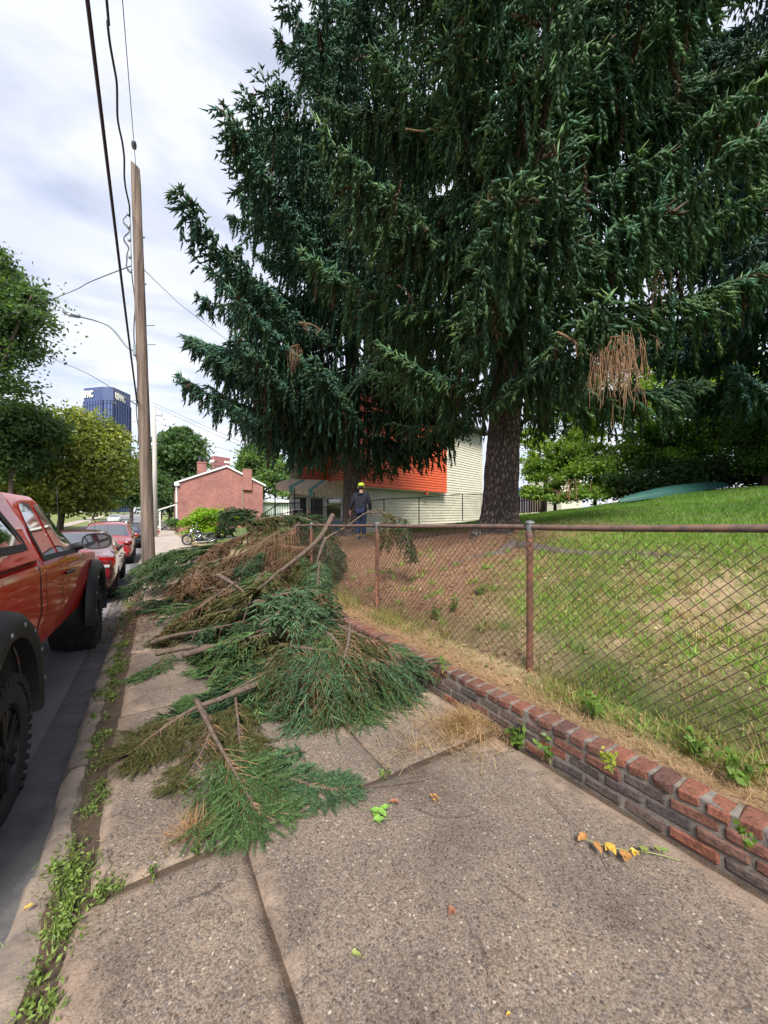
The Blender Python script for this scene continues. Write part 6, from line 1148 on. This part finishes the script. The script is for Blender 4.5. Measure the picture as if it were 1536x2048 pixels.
# ================================================================== CUT BRANCHES
GREEN = ((.060, .120, .042), (.135, .225, .080)); BLUE = ((.060, .125, .062), (.140, .235, .115)); OLIVE = ((.085, .090, .030), (.15, .145, .055)); DARK = ((.034, .078, .034), (.068, .128, .055)); BROWN = ((.14, .085, .045), (.21, .13, .07))
def branch(label, pts, r0=.02, spray=.45, tw=26, cols=GREEN, near=False, bare=.0, surf=None, seed=1, bark='bark_twig', lay=(0, 0, 1), start=.25, droop=.5, nd=1.0, fwd=(.5, 1.0), cat='branch', twcol='dead_twig', name='cut_branch', group='cut spruce branches heaped on the pavement', end=True, hgt=None):
    global rng
    hs_ = 1.25 if 8 <= seed <= 32 else 1.0
    rng = np.random.default_rng(seed*131+7); fl = surf or (lambda X, Y: np.where(X < XW-.01, nprof(Y)+.012, np.where(X < XW+.14, nprof(Y)+.26, yard_np(X, Y)+.01)))
    W = [p if isinstance(p, Vector) else (G(p[0], p[1], p[2]*hs_) if len(p) == 3 else P(p[0], p[1], p[3])) for p in pts]
    for p in W: p.z = max(p.z, float(fl(p.x, p.y))+.015)
    C = spline(W, 8); Cn = np.array(C); n = len(C); ln = np.concatenate([[0], np.cumsum(np.linalg.norm(np.diff(Cn, axis=0), axis=1))]); T = ln/ln[-1]
    t = thing(name, label, cat, W[0], group=group)
    MB().tube(C, [r0*(1-f)**.8+.003 for f in T], 8).build('stem', bark, t, smooth=True)
    if end:
        d = (C[0]-C[1]).normalized(); MB().lathe(C[0]-d*.002, d, [(0, r0*.97), (.005, r0*.95), (.006, r0*.5), (.0065, .001)], 12).build('cut_end', 'cut_wood', t, smooth=False)
    at = lambda f: np.stack([np.interp(f, T, Cn[:, c]) for c in range(3)], -1)
    k = tw*2; f = np.sort(rng.uniform(start, 1, k)); f[-3:] = .995; p0 = at(f); tan = nrm(at(np.minimum(f+.03, 1.0))-at(f-.03)); ly = nrm(np.array(lay, float)[None]+rng.normal(size=(k, 3))*.22)
    side = nrm(np.cross(ly, tan)); sg = np.where(np.arange(k) % 2 == 0, 1, -1)[:, None]; a = rng.uniform(.55, 1.0, (k, 1)); ld = nrm(side*sg*a+tan*rng.uniform(fwd[0], fwd[1], (k, 1))+rng.normal(size=(k, 3))*.10)
    sh = np.interp(f, [start, start+.18, .6, 1.0], [.55, 1, .9, .35]); ll = spray*sh*rng.uniform(.6, 1.15, k); tm = MB(); Pn, Dn, Ln, Cc = [], [], [], []
    for i in range(k):
        m = 7; u = np.linspace(0, 1, m)[:, None]; path = p0[i]+ld[i]*ll[i]*u; path[:, 2] -= droop*ll[i]*(u[:, 0]**2)*rng.uniform(.5, 1.2); floor = fl(path[:, 0], path[:, 1])+rng.uniform(.008, .03); path[:, 2] = np.maximum(path[:, 2], floor)
        tm.tube(path, np.linspace(.0030, .0012, m), 3, cap=False)
        if rng.random() < bare: continue
        ns = max(3, int(ll[i]/(.026 if near else .036)*nd)); uu = np.sort(rng.uniform(.08, 1, ns)); uu[-1] = 1; q = np.stack([np.interp(uu, u[:, 0], path[:, c]) for c in range(3)], -1)
        td = nrm(path[-1]-path[0]); s2 = nrm(np.cross(ly[i], td)); alt = np.where(np.arange(ns) % 2 == 0, 1, -1)[:, None]; dd = nrm(td*rng.uniform(.7, 1.1, (ns, 1))+s2*alt*rng.uniform(.4, .9, (ns, 1))+rng.normal(size=(ns, 3))*.12); dd[-1] = td
        L_ = (.070+.085*(1-uu)+.02)*rng.uniform(.7, 1.25, ns)*np.clip(spray/.4, .7, 1.15); e = q+dd*L_[:, None]; dz = np.maximum(0, fl(e[:, 0], e[:, 1])+.008-e[:, 2]); dd[:, 2] += dz/L_; dd = nrm(dd)
        kk = rng.random((ns, 1)); Pn.append(q); Dn.append(dd); Ln.append(L_); Cc.append((np.array(cols[0])*(1-kk)+np.array(cols[1])*kk)*rng.uniform(.8, 1.2))
        Pn.append(path[1:-1:2]); Dn.append(np.repeat(td[None], len(path[1:-1:2]), 0)); Ln.append(np.full(len(path[1:-1:2]), ll[i]*.3)); Cc.append(np.repeat(np.array(cols[0])[None], len(path[1:-1:2]), 0))
    tm.build('twigs', twcol, t, fix=False)['kind'] = 'stuff'
    if Pn:
        Pn, Dn, Ln, Cc = map(np.concatenate, (Pn, Dn, Ln, Cc))
        if near: V, F, Q_ = needles(Pn, Dn, Ln, Cc, 70 if nb[0] <= 7 else 30, .0175, .0030 if nb[0] <= 7 else .0038)
        else: V, F, Q_ = needles(Pn, Dn, Ln, Cc, 9, .022, .0075)
        V2, F2, Q2 = cones(Pn, Dn, Ln*1.05, np.full(len(Ln), (.0045 if nb[0] <= 7 else .0058) if near else .012), Cc, 1.3, .85); V, F, Q_ = catp([(V, F, Q_), (V2, F2, Q2)])
        np_mesh('needles', V, F, Q_, 'needle', t)['kind'] = 'stuff'
    return t
nb = [0]
def B_(label, pts, **k): nb[0] += 1; return branch(label, pts, seed=nb[0], **k)
# front group, nearest the camera
B_('stripped brown bough with a drooping olive fan, nearest at the left of the pile', [(512, 1369, .22), (440, 1398, .20), (390, 1416, .17), (335, 1450, .12), (262, 1505, .05)], r0=.024, spray=.42, tw=24, cols=OLIVE, near=True, start=.52, bare=.22, droop=.7)
B_('fan-shaped fresh green bough lying closest to the camera', [(392, 1400, .19), (432, 1478, .15), (470, 1545, .11), (500, 1598, .07), (520, 1625, .05)], r0=.017, spray=.46, tw=25, cols=GREEN, near=True, start=.55, bare=.05, fwd=(.6, 1.9))
B_('green spray reaching right from the nearest fan bough', [(478, 1560, .09), (560, 1552, .06), (640, 1575, .04), (700, 1580, .02)], r0=.008, spray=.22, tw=24, cols=BLUE, near=True, start=.05, end=False)
B_('twiggy olive spray under the nearest stripped bough', [(400, 1405, .17), (420, 1455, .12), (400, 1510, .05), (360, 1575, .02)], r0=.010, spray=.26, tw=22, cols=OLIVE, near=True, start=.2, bare=.35, end=False)
B_('narrow hanging green spray between the nearest fan and the main heap', [(470, 1390, .18), (476, 1440, .12), (485, 1500, .03), (520, 1530, .02)], r0=.009, spray=.22, tw=20, cols=OLIVE, near=True, start=.1, end=False)
B_('short dark green tuft left of the main heap', [(470, 1372, .10), (420, 1392, .06), (372, 1412, .02)], r0=.010, spray=.24, tw=18, cols=GREEN, near=True, start=.15, end=False)
B_('loose green sprig lying alone on the concrete right of the fan', [(610, 1505, .015), (560, 1520, .015)], r0=.004, spray=.07, tw=7, cols=BLUE, near=True, start=.1)
# main green heap
mains = [('blue-green bough at the front of the main heap', [(650, 1285, .34), (640, 1340, .28), (610, 1400, .12), (580, 1436, .03)], .46, BLUE), ('olive bough hanging down the middle of the main heap', [(600, 1262, .38), (590, 1320, .30), (560, 1390, .10), (545, 1432, .03)], .40, OLIVE),
    ('bough sloping to the front right corner of the main heap', [(700, 1275, .36), (730, 1330, .26), (720, 1390, .10), (700, 1432, .03)], .46, GREEN), ('bough against the brick wall at the right of the main heap', [(760, 1275, .34), (800, 1320, .24), (812, 1368, .08), (800, 1390, .03)], .40, BLUE),
    ('broad blue-green bough across the top of the main heap', [(560, 1290, .34), (640, 1300, .36), (720, 1310, .32), (800, 1330, .22)], .44, BLUE), ('low bough at the left foot of the main heap', [(560, 1300, .26), (520, 1350, .14), (500, 1400, .04)], .36, GREEN),
    ('tan-stemmed dead bough over the main heap', [(905, 1310, .0) if False else (640, 1235, .45), (700, 1262, .42), (760, 1290, .34), (820, 1340, .12)], .30, BROWN), ('dark bough tucked under the main heap', [(640, 1330, .16), (660, 1380, .08), (670, 1436, .02)], .44, DARK),
    ('green bough on the crest of the main heap', [(600, 1235, .50), (660, 1270, .42), (690, 1320, .30), (650, 1370, .14)], .42, GREEN), ('olive bough drooping in front of the brick wall', [(700, 1250, .44), (690, 1310, .34), (640, 1400, .12), (620, 1438, .03)], .38, OLIVE)]
for i, (lb, pts, sp, c) in enumerate(mains):
    B_(lb, pts, r0=.016, spray=sp, tw=30, cols=c, near=True, start=.08, bare=.65 if c is BROWN else .06, nd=.72, end=(i % 3 == 0))
B_('sawn log-like limb pointing left with a bright cut end, lower of the pair', [(313, 1307, .10), (370, 1296, .15), (440, 1290, .22), (520, 1280, .30)], r0=.030, spray=.30, tw=12, cols=DARK, start=.5, bare=.3)
B_('sawn brown limb resting on the lower log, thicker', [(368, 1310, .12), (430, 1292, .22), (470, 1282, .28), (560, 1262, .38)], r0=.034, spray=.30, tw=12, cols=OLIVE, start=.55, bare=.4)
B_('grey limb reaching left above the two sawn logs', [(302, 1286, .06), (345, 1272, .16), (400, 1262, .26), (480, 1245, .38)], r0=.026, spray=.30, tw=14, cols=DARK, start=.45, bare=.4)
B_('thin green tuft dangling from the sawn log', [(340, 1300, .12), (318, 1330, .05), (290, 1350, .02), (268, 1362, .015)], r0=.006, spray=.14, tw=16, cols=GREEN, near=True, start=.05, end=False)
# middle of the pile
mids = [('bluish spray on top of the pile below the big grey limb', [(500, 1215, .50), (560, 1190, .62), (620, 1180, .66), (650, 1190, .6)], .46, BLUE), ('light blue-green spray in the centre of the pile', [(520, 1250, .44), (570, 1220, .56), (620, 1215, .58), (640, 1240, .5)], .46, BLUE),
    ('dark green spray left of the pile centre', [(470, 1215, .42), (420, 1205, .34), (360, 1215, .18), (290, 1220, .04)], .42, GREEN), ('long brownish bough at the left of the pile', [(520, 1200, .50), (440, 1225, .38), (370, 1250, .20), (310, 1280, .05)], .36, OLIVE),
    ('dark spray spilling to the left kerb side', [(430, 1175, .40), (380, 1185, .28), (330, 1200, .12), (285, 1205, .03)], .40, DARK), ('bare tan bough over the left of the pile', [(470, 1165, .55), (420, 1200, .42), (370, 1235, .26), (330, 1262, .1)], .32, BROWN),
    ('green spray against the fence mesh', [(640, 1120, .75), (635, 1165, .60), (640, 1210, .45), (650, 1230, .35)], .26, BLUE), ('dull green bough under the grey limb', [(560, 1140, .75), (520, 1175, .62), (470, 1195, .46), (430, 1200, .36)], .42, OLIVE),
    ('dark bough beneath the bluish sprays', [(600, 1190, .52), (540, 1230, .40), (480, 1255, .26), (430, 1275, .1)], .40, DARK), ('tan dead bough between the heap and the wall', [(618, 1200, .55), (640, 1230, .5), (665, 1250, .4), (640, 1195, .62)], .26, BROWN),
    ('green bough low in the middle of the pile', [(590, 1240, .4), (520, 1262, .34), (460, 1285, .22), (410, 1300, .08)], .40, GREEN)]
for lb, pts, sp, c in mids: B_(lb, pts, r0=.014, spray=sp, tw=34, cols=c, start=.06, bare=.7 if c is BROWN else .05, end=False, nd=.95)
# rear heap leaning on the fence
rear = [('dead brown bough sweeping down the left of the rear heap', [(560, 1042, 1.2), (500, 1065, .95), (440, 1090, .6), (410, 1115, .3)], .55, BROWN), ('second dead brown bough, lower on the rear heap', [(600, 1050, 1.15), (540, 1085, .9), (480, 1115, .6), (430, 1140, .3)], .55, BROWN),
    ('rusty dead bough in the core of the rear heap', [(640, 1060, 1.1), (590, 1100, .85), (540, 1130, .65), (500, 1150, .5)], .5, BROWN), ('olive bough on the crest of the rear heap', [(470, 1050, 1.05), (540, 1035, 1.25), (600, 1038, 1.25), (650, 1050, 1.1)], .5, OLIVE),
    ('dark green bough on the crest of the rear heap', [(560, 1030, 1.3), (620, 1040, 1.2), (650, 1075, 1.0), (665, 1120, .75)], .5, DARK), ('green bough hanging over the fence rail', [(600, 1060, 1.2), (640, 1070, 1.15), (655, 1105, .95), (640, 1150, .7)], .45, GREEN),
    ('low green bough beside the foot of the utility pole', [(420, 1100, .55), (370, 1105, .40), (320, 1118, .18), (275, 1140, .04)], .60, GREEN), ('dark green bough behind the foot of the utility pole', [(440, 1088, .6), (390, 1098, .4), (340, 1108, .2), (285, 1128, .05)], .60, DARK),
    ('olive bough between the rear heap and the pole', [(480, 1110, .6), (420, 1125, .42), (360, 1140, .24), (300, 1150, .06)], .50, OLIVE), ('brown twiggy bough at the left foot of the rear heap', [(500, 1130, .6), (430, 1150, .4), (380, 1165, .25), (330, 1170, .1)], .5, BROWN),
    ('dark bough draped over the fence beside the big limb', [(590, 1045, 0), (622, 1068, 0), (642, 1108, 0), (648, 1150, 0)], .5, DARK), ('olive bough under the thick grey limb', [(520, 1048, 0), (570, 1070, 0), (600, 1105, 0), (612, 1148, 0)], .55, OLIVE), ('green bough at the foot of the rear heap by the fence', [(560, 1090, 0), (600, 1110, 0), (630, 1140, 0), (640, 1165, 0)], .5, GREEN), ('upright dark tuft beside the lime shrub', [(540, 1050, 1.1), (500, 1025, 1.4), (465, 1022, 1.4), (450, 1050, 1.0)], .5, DARK)]
for lb, pts, sp, c in rear: B_(lb, [P(a, b, float(np.interp(b, [1020, 1060, 1100, 1140, 1170], [8.7, 8.4, 7.9, 7.2, 6.7]))+(.9 if a < 400 else 0)) for a, b, h in pts], r0=.02, spray=sp*1.15, tw=46, cols=c, start=.02, bare=.45 if c is BROWN else .05, end=False, droop=.55, nd=1.0)
for i, (lb, pts) in enumerate((('tangled bare brown twigs at the heart of the rear heap', [(600, 1045, 1.15), (560, 1080, .95), (500, 1105, .7)]), ('matted dead twigs spilling off the rear heap', [(560, 1060, 1.1), (510, 1095, .8), (450, 1120, .5)]), ('fan of thin dead twigs against the fence', [(650, 1090, .95), (600, 1095, .95), (550, 1085, 1.0)]))):
    B_(lb, [P(a, b, float(np.interp(b, [1020, 1060, 1100, 1140], [8.4, 8.0, 7.5, 7.0]))) for a, b, h in pts], r0=.012, spray=.75, tw=60, cols=BROWN, bare=.93, end=False, start=.02, droop=.8)
# boughs buried in the heap
rb_ = random.Random(21)
for i in range(13):
    f = i/12; px = 600-170*rb_.random()*(.4+f)-40*f; py = 1310-210*f+rb_.uniform(-12, 12); z = float(np.interp(py, [1080, 1120, 1180, 1240, 1310], [8.0, 7.1, 5.7, 4.6, 3.7])); a = P(px, py, z); ang = rb_.uniform(1.6, 4.6); L_ = rb_.uniform(.8, 1.3)
    b = a+Vector((math.cos(ang)*L_, -abs(math.sin(ang))*L_*.5, -.35)); B_('%s bough buried in the branch heap, %s from the near end' % (['dark green', 'green', 'olive', 'mid green', 'dead brown', 'deep green'][i % 6], ['first', 'second', 'third', 'fourth', 'fifth', 'sixth', 'seventh', 'eighth', 'ninth', 'tenth', 'eleventh', 'twelfth', 'last'][i]), [a, a.lerp(b, .5)+Vector((0, 0, .06)), b], r0=.012, spray=.48, tw=30, cols=[DARK, GREEN, OLIVE, GREEN, BROWN, DARK][i % 6], start=.03, bare=.06 if i % 6 != 4 else .6, end=False, nd=.9)
# large bare limbs
big_ = G(485, 1243, .48)
B_('long thick grey limb rising across the pile to a pale sawn end', [P(666, 1030, 6.9), P(640, 1075, 6.6), P(600, 1112, 6.2), P(545, 1155, 5.6), P(508, 1195, 5.2), big_], r0=.043, spray=.25, tw=5, cols=BROWN, bare=1, start=.5, droop=.1)
B_('thin pale limb slanting up over the fence rail', [P(640, 1105, 6.3), P(652, 1078, 6.4), P(690, 1055, 6.5), P(742, 1022, 6.6), P(790, 1032, 6.6)], r0=.020, spray=.35, tw=8, cols=OLIVE, bare=.6, start=.6, end=False)
B_('short sawn stub leaning on the big grey limb', [P(652, 1076, 6.3), P(640, 1105, 6.2), P(630, 1140, 6.0)], r0=.030, spray=.1, tw=2, cols=BROWN, bare=1, droop=.1)
B_('dark sawn limb sticking up left of the big grey limb', [P(436, 1150, 5.9), P(470, 1170, 5.8), P(500, 1195, 5.6)], r0=.034, spray=.12, tw=3, cols=BROWN, bare=1, droop=.1)
B_('pale forked limb lying on the rear heap', [P(465, 1145, 8.0), P(480, 1105, 8.2), P(510, 1080, 8.4), P(545, 1060, 8.6)], r0=.022, spray=.3, tw=5, cols=BROWN, bare=1, start=.4, droop=.1, end=False, bark='dead_twig')
B_('arched brown limb along the top of the rear heap', [P(428, 1092, 9.6), P(480, 1078, 9.4), P(540, 1040, 9.2), P(580, 1022, 9.2)], r0=.035, spray=.4, tw=8, cols=BROWN, bare=.9, start=.3, droop=.3, end=False)
B_('thin upright twig branch in front of the porch', [P(600, 1080, 9.0), P(612, 1040, 9.1), P(616, 1018, 9.2)], r0=.014, spray=.12, tw=4, cols=BROWN, bare=1, droop=.0, end=False, bark='dead_twig')
B_('olive spray hanging over the fence rail near the man', [P(745, 1026, 6.5), P(772, 1028, 6.3), P(775, 1060, 6.1), P(770, 1088, 6.0)], r0=.008, spray=.22, tw=22, cols=OLIVE, start=.2, bare=.1, end=False, droop=.9)
B_('dark spray hanging inside the fence right of the man', [P(790, 1032, 6.3), P(806, 1042, 6.1), P(814, 1075, 5.9), P(826, 1112, 5.8)], r0=.008, spray=.20, tw=24, cols=DARK, start=.15, bare=.05, end=False, droop=.9)
# hanging clump of dead twigs in the big spruce, and a few pale broken limbs
def hanging(label, px, py, z, w, h, n, seed):
    r = random.Random(seed); a = P(px, py, z); t = thing('dead_branch', label, 'branch', a, group='dead branches caught in the spruces'); mb = MB()
    for i in range(n):
        dx = r.uniform(-.5, .5); s = a+Vector((CT, -ST, 0))*dx*w+Vector((0, r.uniform(-.2, .2), -.45*h*abs(dx)**1.7+r.uniform(-.10, .04))); ln_ = h*(.15+.9*r.random()**1.7)*(1-.7*abs(dx)); e = s+Vector((CT, -ST, 0))*(r.gauss(0, .13)*w+dx*.12*w)+Vector((0, r.uniform(-.06, .06), -ln_))
        m = s.lerp(e, .25)+Vector((CT, -ST, 0))*(r.uniform(-.03, .03)+dx*.08); mb.tube(spline([s, m, s.lerp(e, .7)+Vector((r.uniform(-.025, .025), 0, 0)), e], 3), np.linspace(.0045, .0018, 10), 4, cap=False)
        for _ in range(2): q = s.lerp(e, r.uniform(.3, .8)); mb.tube([q, q+Vector((r.uniform(-.05, .05), r.uniform(-.08, .08), -r.uniform(.12, .35)))], [.0035, .002], 3, cap=False)
    mb.build('twigs', 'dead_twig', t, fix=False)['kind'] = 'stuff'; MB().tube(spline([P(px-w*75, py+15, z+.2), P(px-w*35, py+3, z), P(px+w*40, py, z)], 5), .010, 6).build('stem', 'dead_twig', t, smooth=True)
hanging('large rust-brown clump of dead twigs hanging right of the big trunk', 1238, 672, 4.7, .46, 1.1, 80, 5)
hanging('small rust-brown tuft of dead twigs in the left spruce', 590, 690, 10.5, .22, .8, 18, 6)
hanging('grey dead twigs dangling high in the near spruce', 985, 365, 5.2, .05, .45, 6, 8)
hanging('thin dead twigs hanging at the right of the near spruce', 1320, 545, 5.6, .10, .45, 8, 9)
for i, (lb, pts) in enumerate((('pale broken limb sticking out at the centre of the near spruce', [(795, 570, 7.2), (815, 585, 7.1), (830, 615, 7.1)]), ('pale bare twig level in the upper spruce', [(812, 258, 7.6), (850, 262, 7.4), (905, 247, 7.2)]), ('tan broken twig left of the hanging brown clump', [(1115, 665, 4.9), (1150, 684, 4.8), (1160, 705, 4.8)]), ('short pale twig in the left spruce above the brown tuft', [(600, 645, 9.6), (625, 650, 9.5), (645, 662, 9.5)]))):
    w_ = [P(*q) for q in pts]; t = thing('broken_twig', lb, 'twig', w_[0], group='dead branches caught in the spruces'); MB().tube(spline(w_, 5), np.linspace(.02, .008, 11), 6).build('stem', 'dead_twig', t, smooth=True)
    mb = MB()
    for k in range(4): s = w_[1].lerp(w_[2], k/4); mb.tube([s, s+Vector((random.uniform(-.15, .15), random.uniform(-.1, .1), random.uniform(-.25, .1)))], [.008, .003], 5)
    mb.build('side_twig', 'dead_twig', t)
# ================================================================== SMALL LITTER ON THE PAVEMENT
def dry_clump(label, px, py, n, rad, c1, c2, h, seed, name='dry_grass_clump'):
    global rng
    rng = np.random.default_rng(seed); p = G(px, py, 0); q = rng.uniform(0, 6.28, n); r = np.abs(rng.normal(size=n))*rad; X = np.minimum(p.x+r*np.cos(q)*1.3, XW-.01); Y = p.y+r*np.sin(q)
    k = rng.random((n, 1)); V, F, C = blades(np.stack([X, Y, nprof(Y)+.006+rng.uniform(0, h, n)*np.exp(-r/rad)], -1), rng.uniform(.05, .17, n), rng.uniform(.0028, .0055, n), np.array(c1)*(1-k)+np.array(c2)*k, 2.4)
    V[:, 2] = np.maximum(V[:, 2], nprof(V[:, 1])+.004); o = np_mesh(name, V-np.array(p), F, C, 'blade'); o.location = p; tag(o, label, 'dry grass')
dry_clump('heap of pulled dry grass on the pavement at the foot of the wall', 925, 1462, 2600, .20, (.16, .10, .05), (.42, .29, .15), .11, 3)
dry_clump('thin scatter of dry straw left of the pulled grass heap', 830, 1500, 120, .16, (.25, .17, .09), (.45, .33, .19), .01, 4)
dry_clump('small tuft of rusty dry needles at the foot of the nearest fan bough', 385, 1665, 240, .07, (.22, .12, .06), (.40, .24, .12), .02, 6)
def leaf_obj(label, px, py, cols, n, size, seed, name='fallen_leaf', cat='leaf', spread=.0, stemmed=False):
    r = random.Random(seed); p = G(px, py, .006); mb = MB()
    for i in range(n):
        c = p+Vector((r.uniform(-1, 1)*spread, r.uniform(-1, 1)*spread, .004+.004*i)); a = r.uniform(0, 6.28); u_ = Vector((math.cos(a), math.sin(a), 0)); v_ = Vector((-u_.y, u_.x, 0)); m = 6; vs = [c-u_*size]
        for k in range(1, m): f = k/m; wd_ = size*.5*math.sin(math.pi*f)**.8; q = c+u_*size*(2*f-1); vs += [q+v_*wd_+Vector((0, 0, r.uniform(.004, .014))), q+Vector((0, 0, .002)), q-v_*wd_+Vector((0, 0, r.uniform(.004, .014)))]
        vs.append(c+u_*size); fs = [(0, 2, 1), (0, 3, 2)]
        for k in range(m-2): b = 1+3*k; fs += [(b, b+1, b+4, b+3), (b+1, b+2, b+5, b+4)]
        b = 1+3*(m-2); e = len(vs)-1; fs += [(b, b+1, e), (b+1, b+2, e)]; mb.add(vs, fs)
        if stemmed: mb.tube([c-u_*size, c-u_*size*2.0+Vector((0, 0, .002))], .0012, 4)
    if cols not in MT: raise KeyError(cols)
    o = mb.build(name, cols, None, smooth=True, fix=False); return tag(o, label, cat)
for nme, c in (('leaf_green', (.17, .32, .05)), ('leaf_yellow', (.58, .34, .05)), ('leaf_orange', (.38, .19, .06)), ('leaf_brown', (.24, .10, .055)), ('leaf_olive', (.20, .24, .06))): mk(nme, c, .6, scale=60, bmp=.3, bscale=200, bd=.002)
leaf_obj('fresh green leaf cluster lying on the pavement in the middle foreground', 765, 1634, 'leaf_green', 6, .035, 1, 'leaf_cluster', spread=.035, stemmed=True)
leaf_obj('bright yellow leaf in the gutter at the left edge', 57, 1818, 'leaf_yellow', 1, .020, 2)
leaf_obj('curled green leaf on the near pavement by the crack', 712, 1912, 'leaf_olive', 1, .020, 3, stemmed=True)
leaf_obj('brown curled leaf just right of the nearest fan bough', 790, 1602, 'leaf_brown', 2, .026, 4, spread=.02)
leaf_obj('faded brown leaf in the right foreground', 905, 1828, 'leaf_brown', 2, .022, 5, spread=.01)
leaf_obj('tiny yellow petal at the bottom edge of the photo', 1018, 2034, 'leaf_yellow', 1, .011, 6)
leaf_obj('dried ochre flower head on the pavement left of the wall', 868, 1598, 'leaf_orange', 4, .016, 7, spread=.02, stemmed=True)
p = [G(1165, 1675, .01), G(1200, 1688, .02), G(1250, 1700, .015), G(1300, 1705, .01), G(1360, 1720, .006)]
t = thing('wilted_sprig', 'wilted orange and yellow-green leafy sprig on the pavement near the wall', 'sprig', p[0]); MB().tube(spline(p, 4), .0022, 5).build('stem', 'leaf_olive', t)
for (i, f, m, s_) in ((0, .2, 'leaf_orange', .034), (0, .9, 'leaf_orange', .030), (1, .5, 'leaf_yellow', .036), (1, .9, 'leaf_orange', .034), (2, .3, 'leaf_yellow', .022), (2, .8, 'leaf_olive', .022), (3, .3, 'leaf_olive', .018), (3, .7, 'leaf_green', .016)):
    c = p[i].lerp(p[i+1], f); o = leaf_obj(None, 700, 1500, m, 2, s_, int(f*10)+i, 'leaf', None, .012); q = G(700, 1500, .006)
    for k_ in ('label', 'category'):
        if k_ in o: del o[k_]
    jit = Vector((random.uniform(-.03, .03), random.uniform(-.035, .035), 0))
    for v in o.data.vertices: v.co += c-q-p[0]+jit
    o.parent = t
r = random.Random(9)
for i, (pts, lb) in enumerate((([(1090, 1590), (1130, 1630), (1168, 1672)], 'thin dark twig beside the wilted sprig'), ([(120, 1810), (150, 1832), (172, 1845)], 'curved grey twig on the slab by the kerb, lower left'), ([(1205, 1710), (1222, 1740), (1240, 1762)], 'short dark twig below the wilted sprig'), ([(830, 1615), (880, 1632), (945, 1630)], 'fine pale twig in the middle of the pavement'), ([(1010, 1770), (1035, 1790), (1055, 1802)], 'small bent twig in the right foreground'), ([(700, 1575), (760, 1572), (850, 1560)], 'long thin twig right of the nearest fan bough'))):
    o = MB().tube(spline([G(a, b, .005+.003*(k % 2)) for k, (a, b) in enumerate(pts)], 5), [.0028-.0001*k for k in range(11)], 5).build('fallen_twig', 'bark_twig'); tag(o, lb, 'twig', 'twigs on the pavement')
parts = []; n = 420; rng = np.random.default_rng(77); X = rng.uniform(-.2, 2.15, n); Y = rng.uniform(.6, 4.5, n); k = rng.random((n, 1))
V, F, C = blades(np.stack([X, Y, nprof(Y)+.003], -1), rng.uniform(.012, .035, n), rng.uniform(.0015, .003, n), np.array([.16, .09, .05])*(1-k)+np.array([.40, .30, .17])*k, 6); V[:, 2] = np.maximum(V[:, 2], nprof(V[:, 1])+.004+.004*rng.random(len(V)))
o = np_mesh('needle_litter', V, F, C, 'blade'); tag(o, 'loose dry needles and straw bits scattered over the pavement', 'litter', kind='stuff')
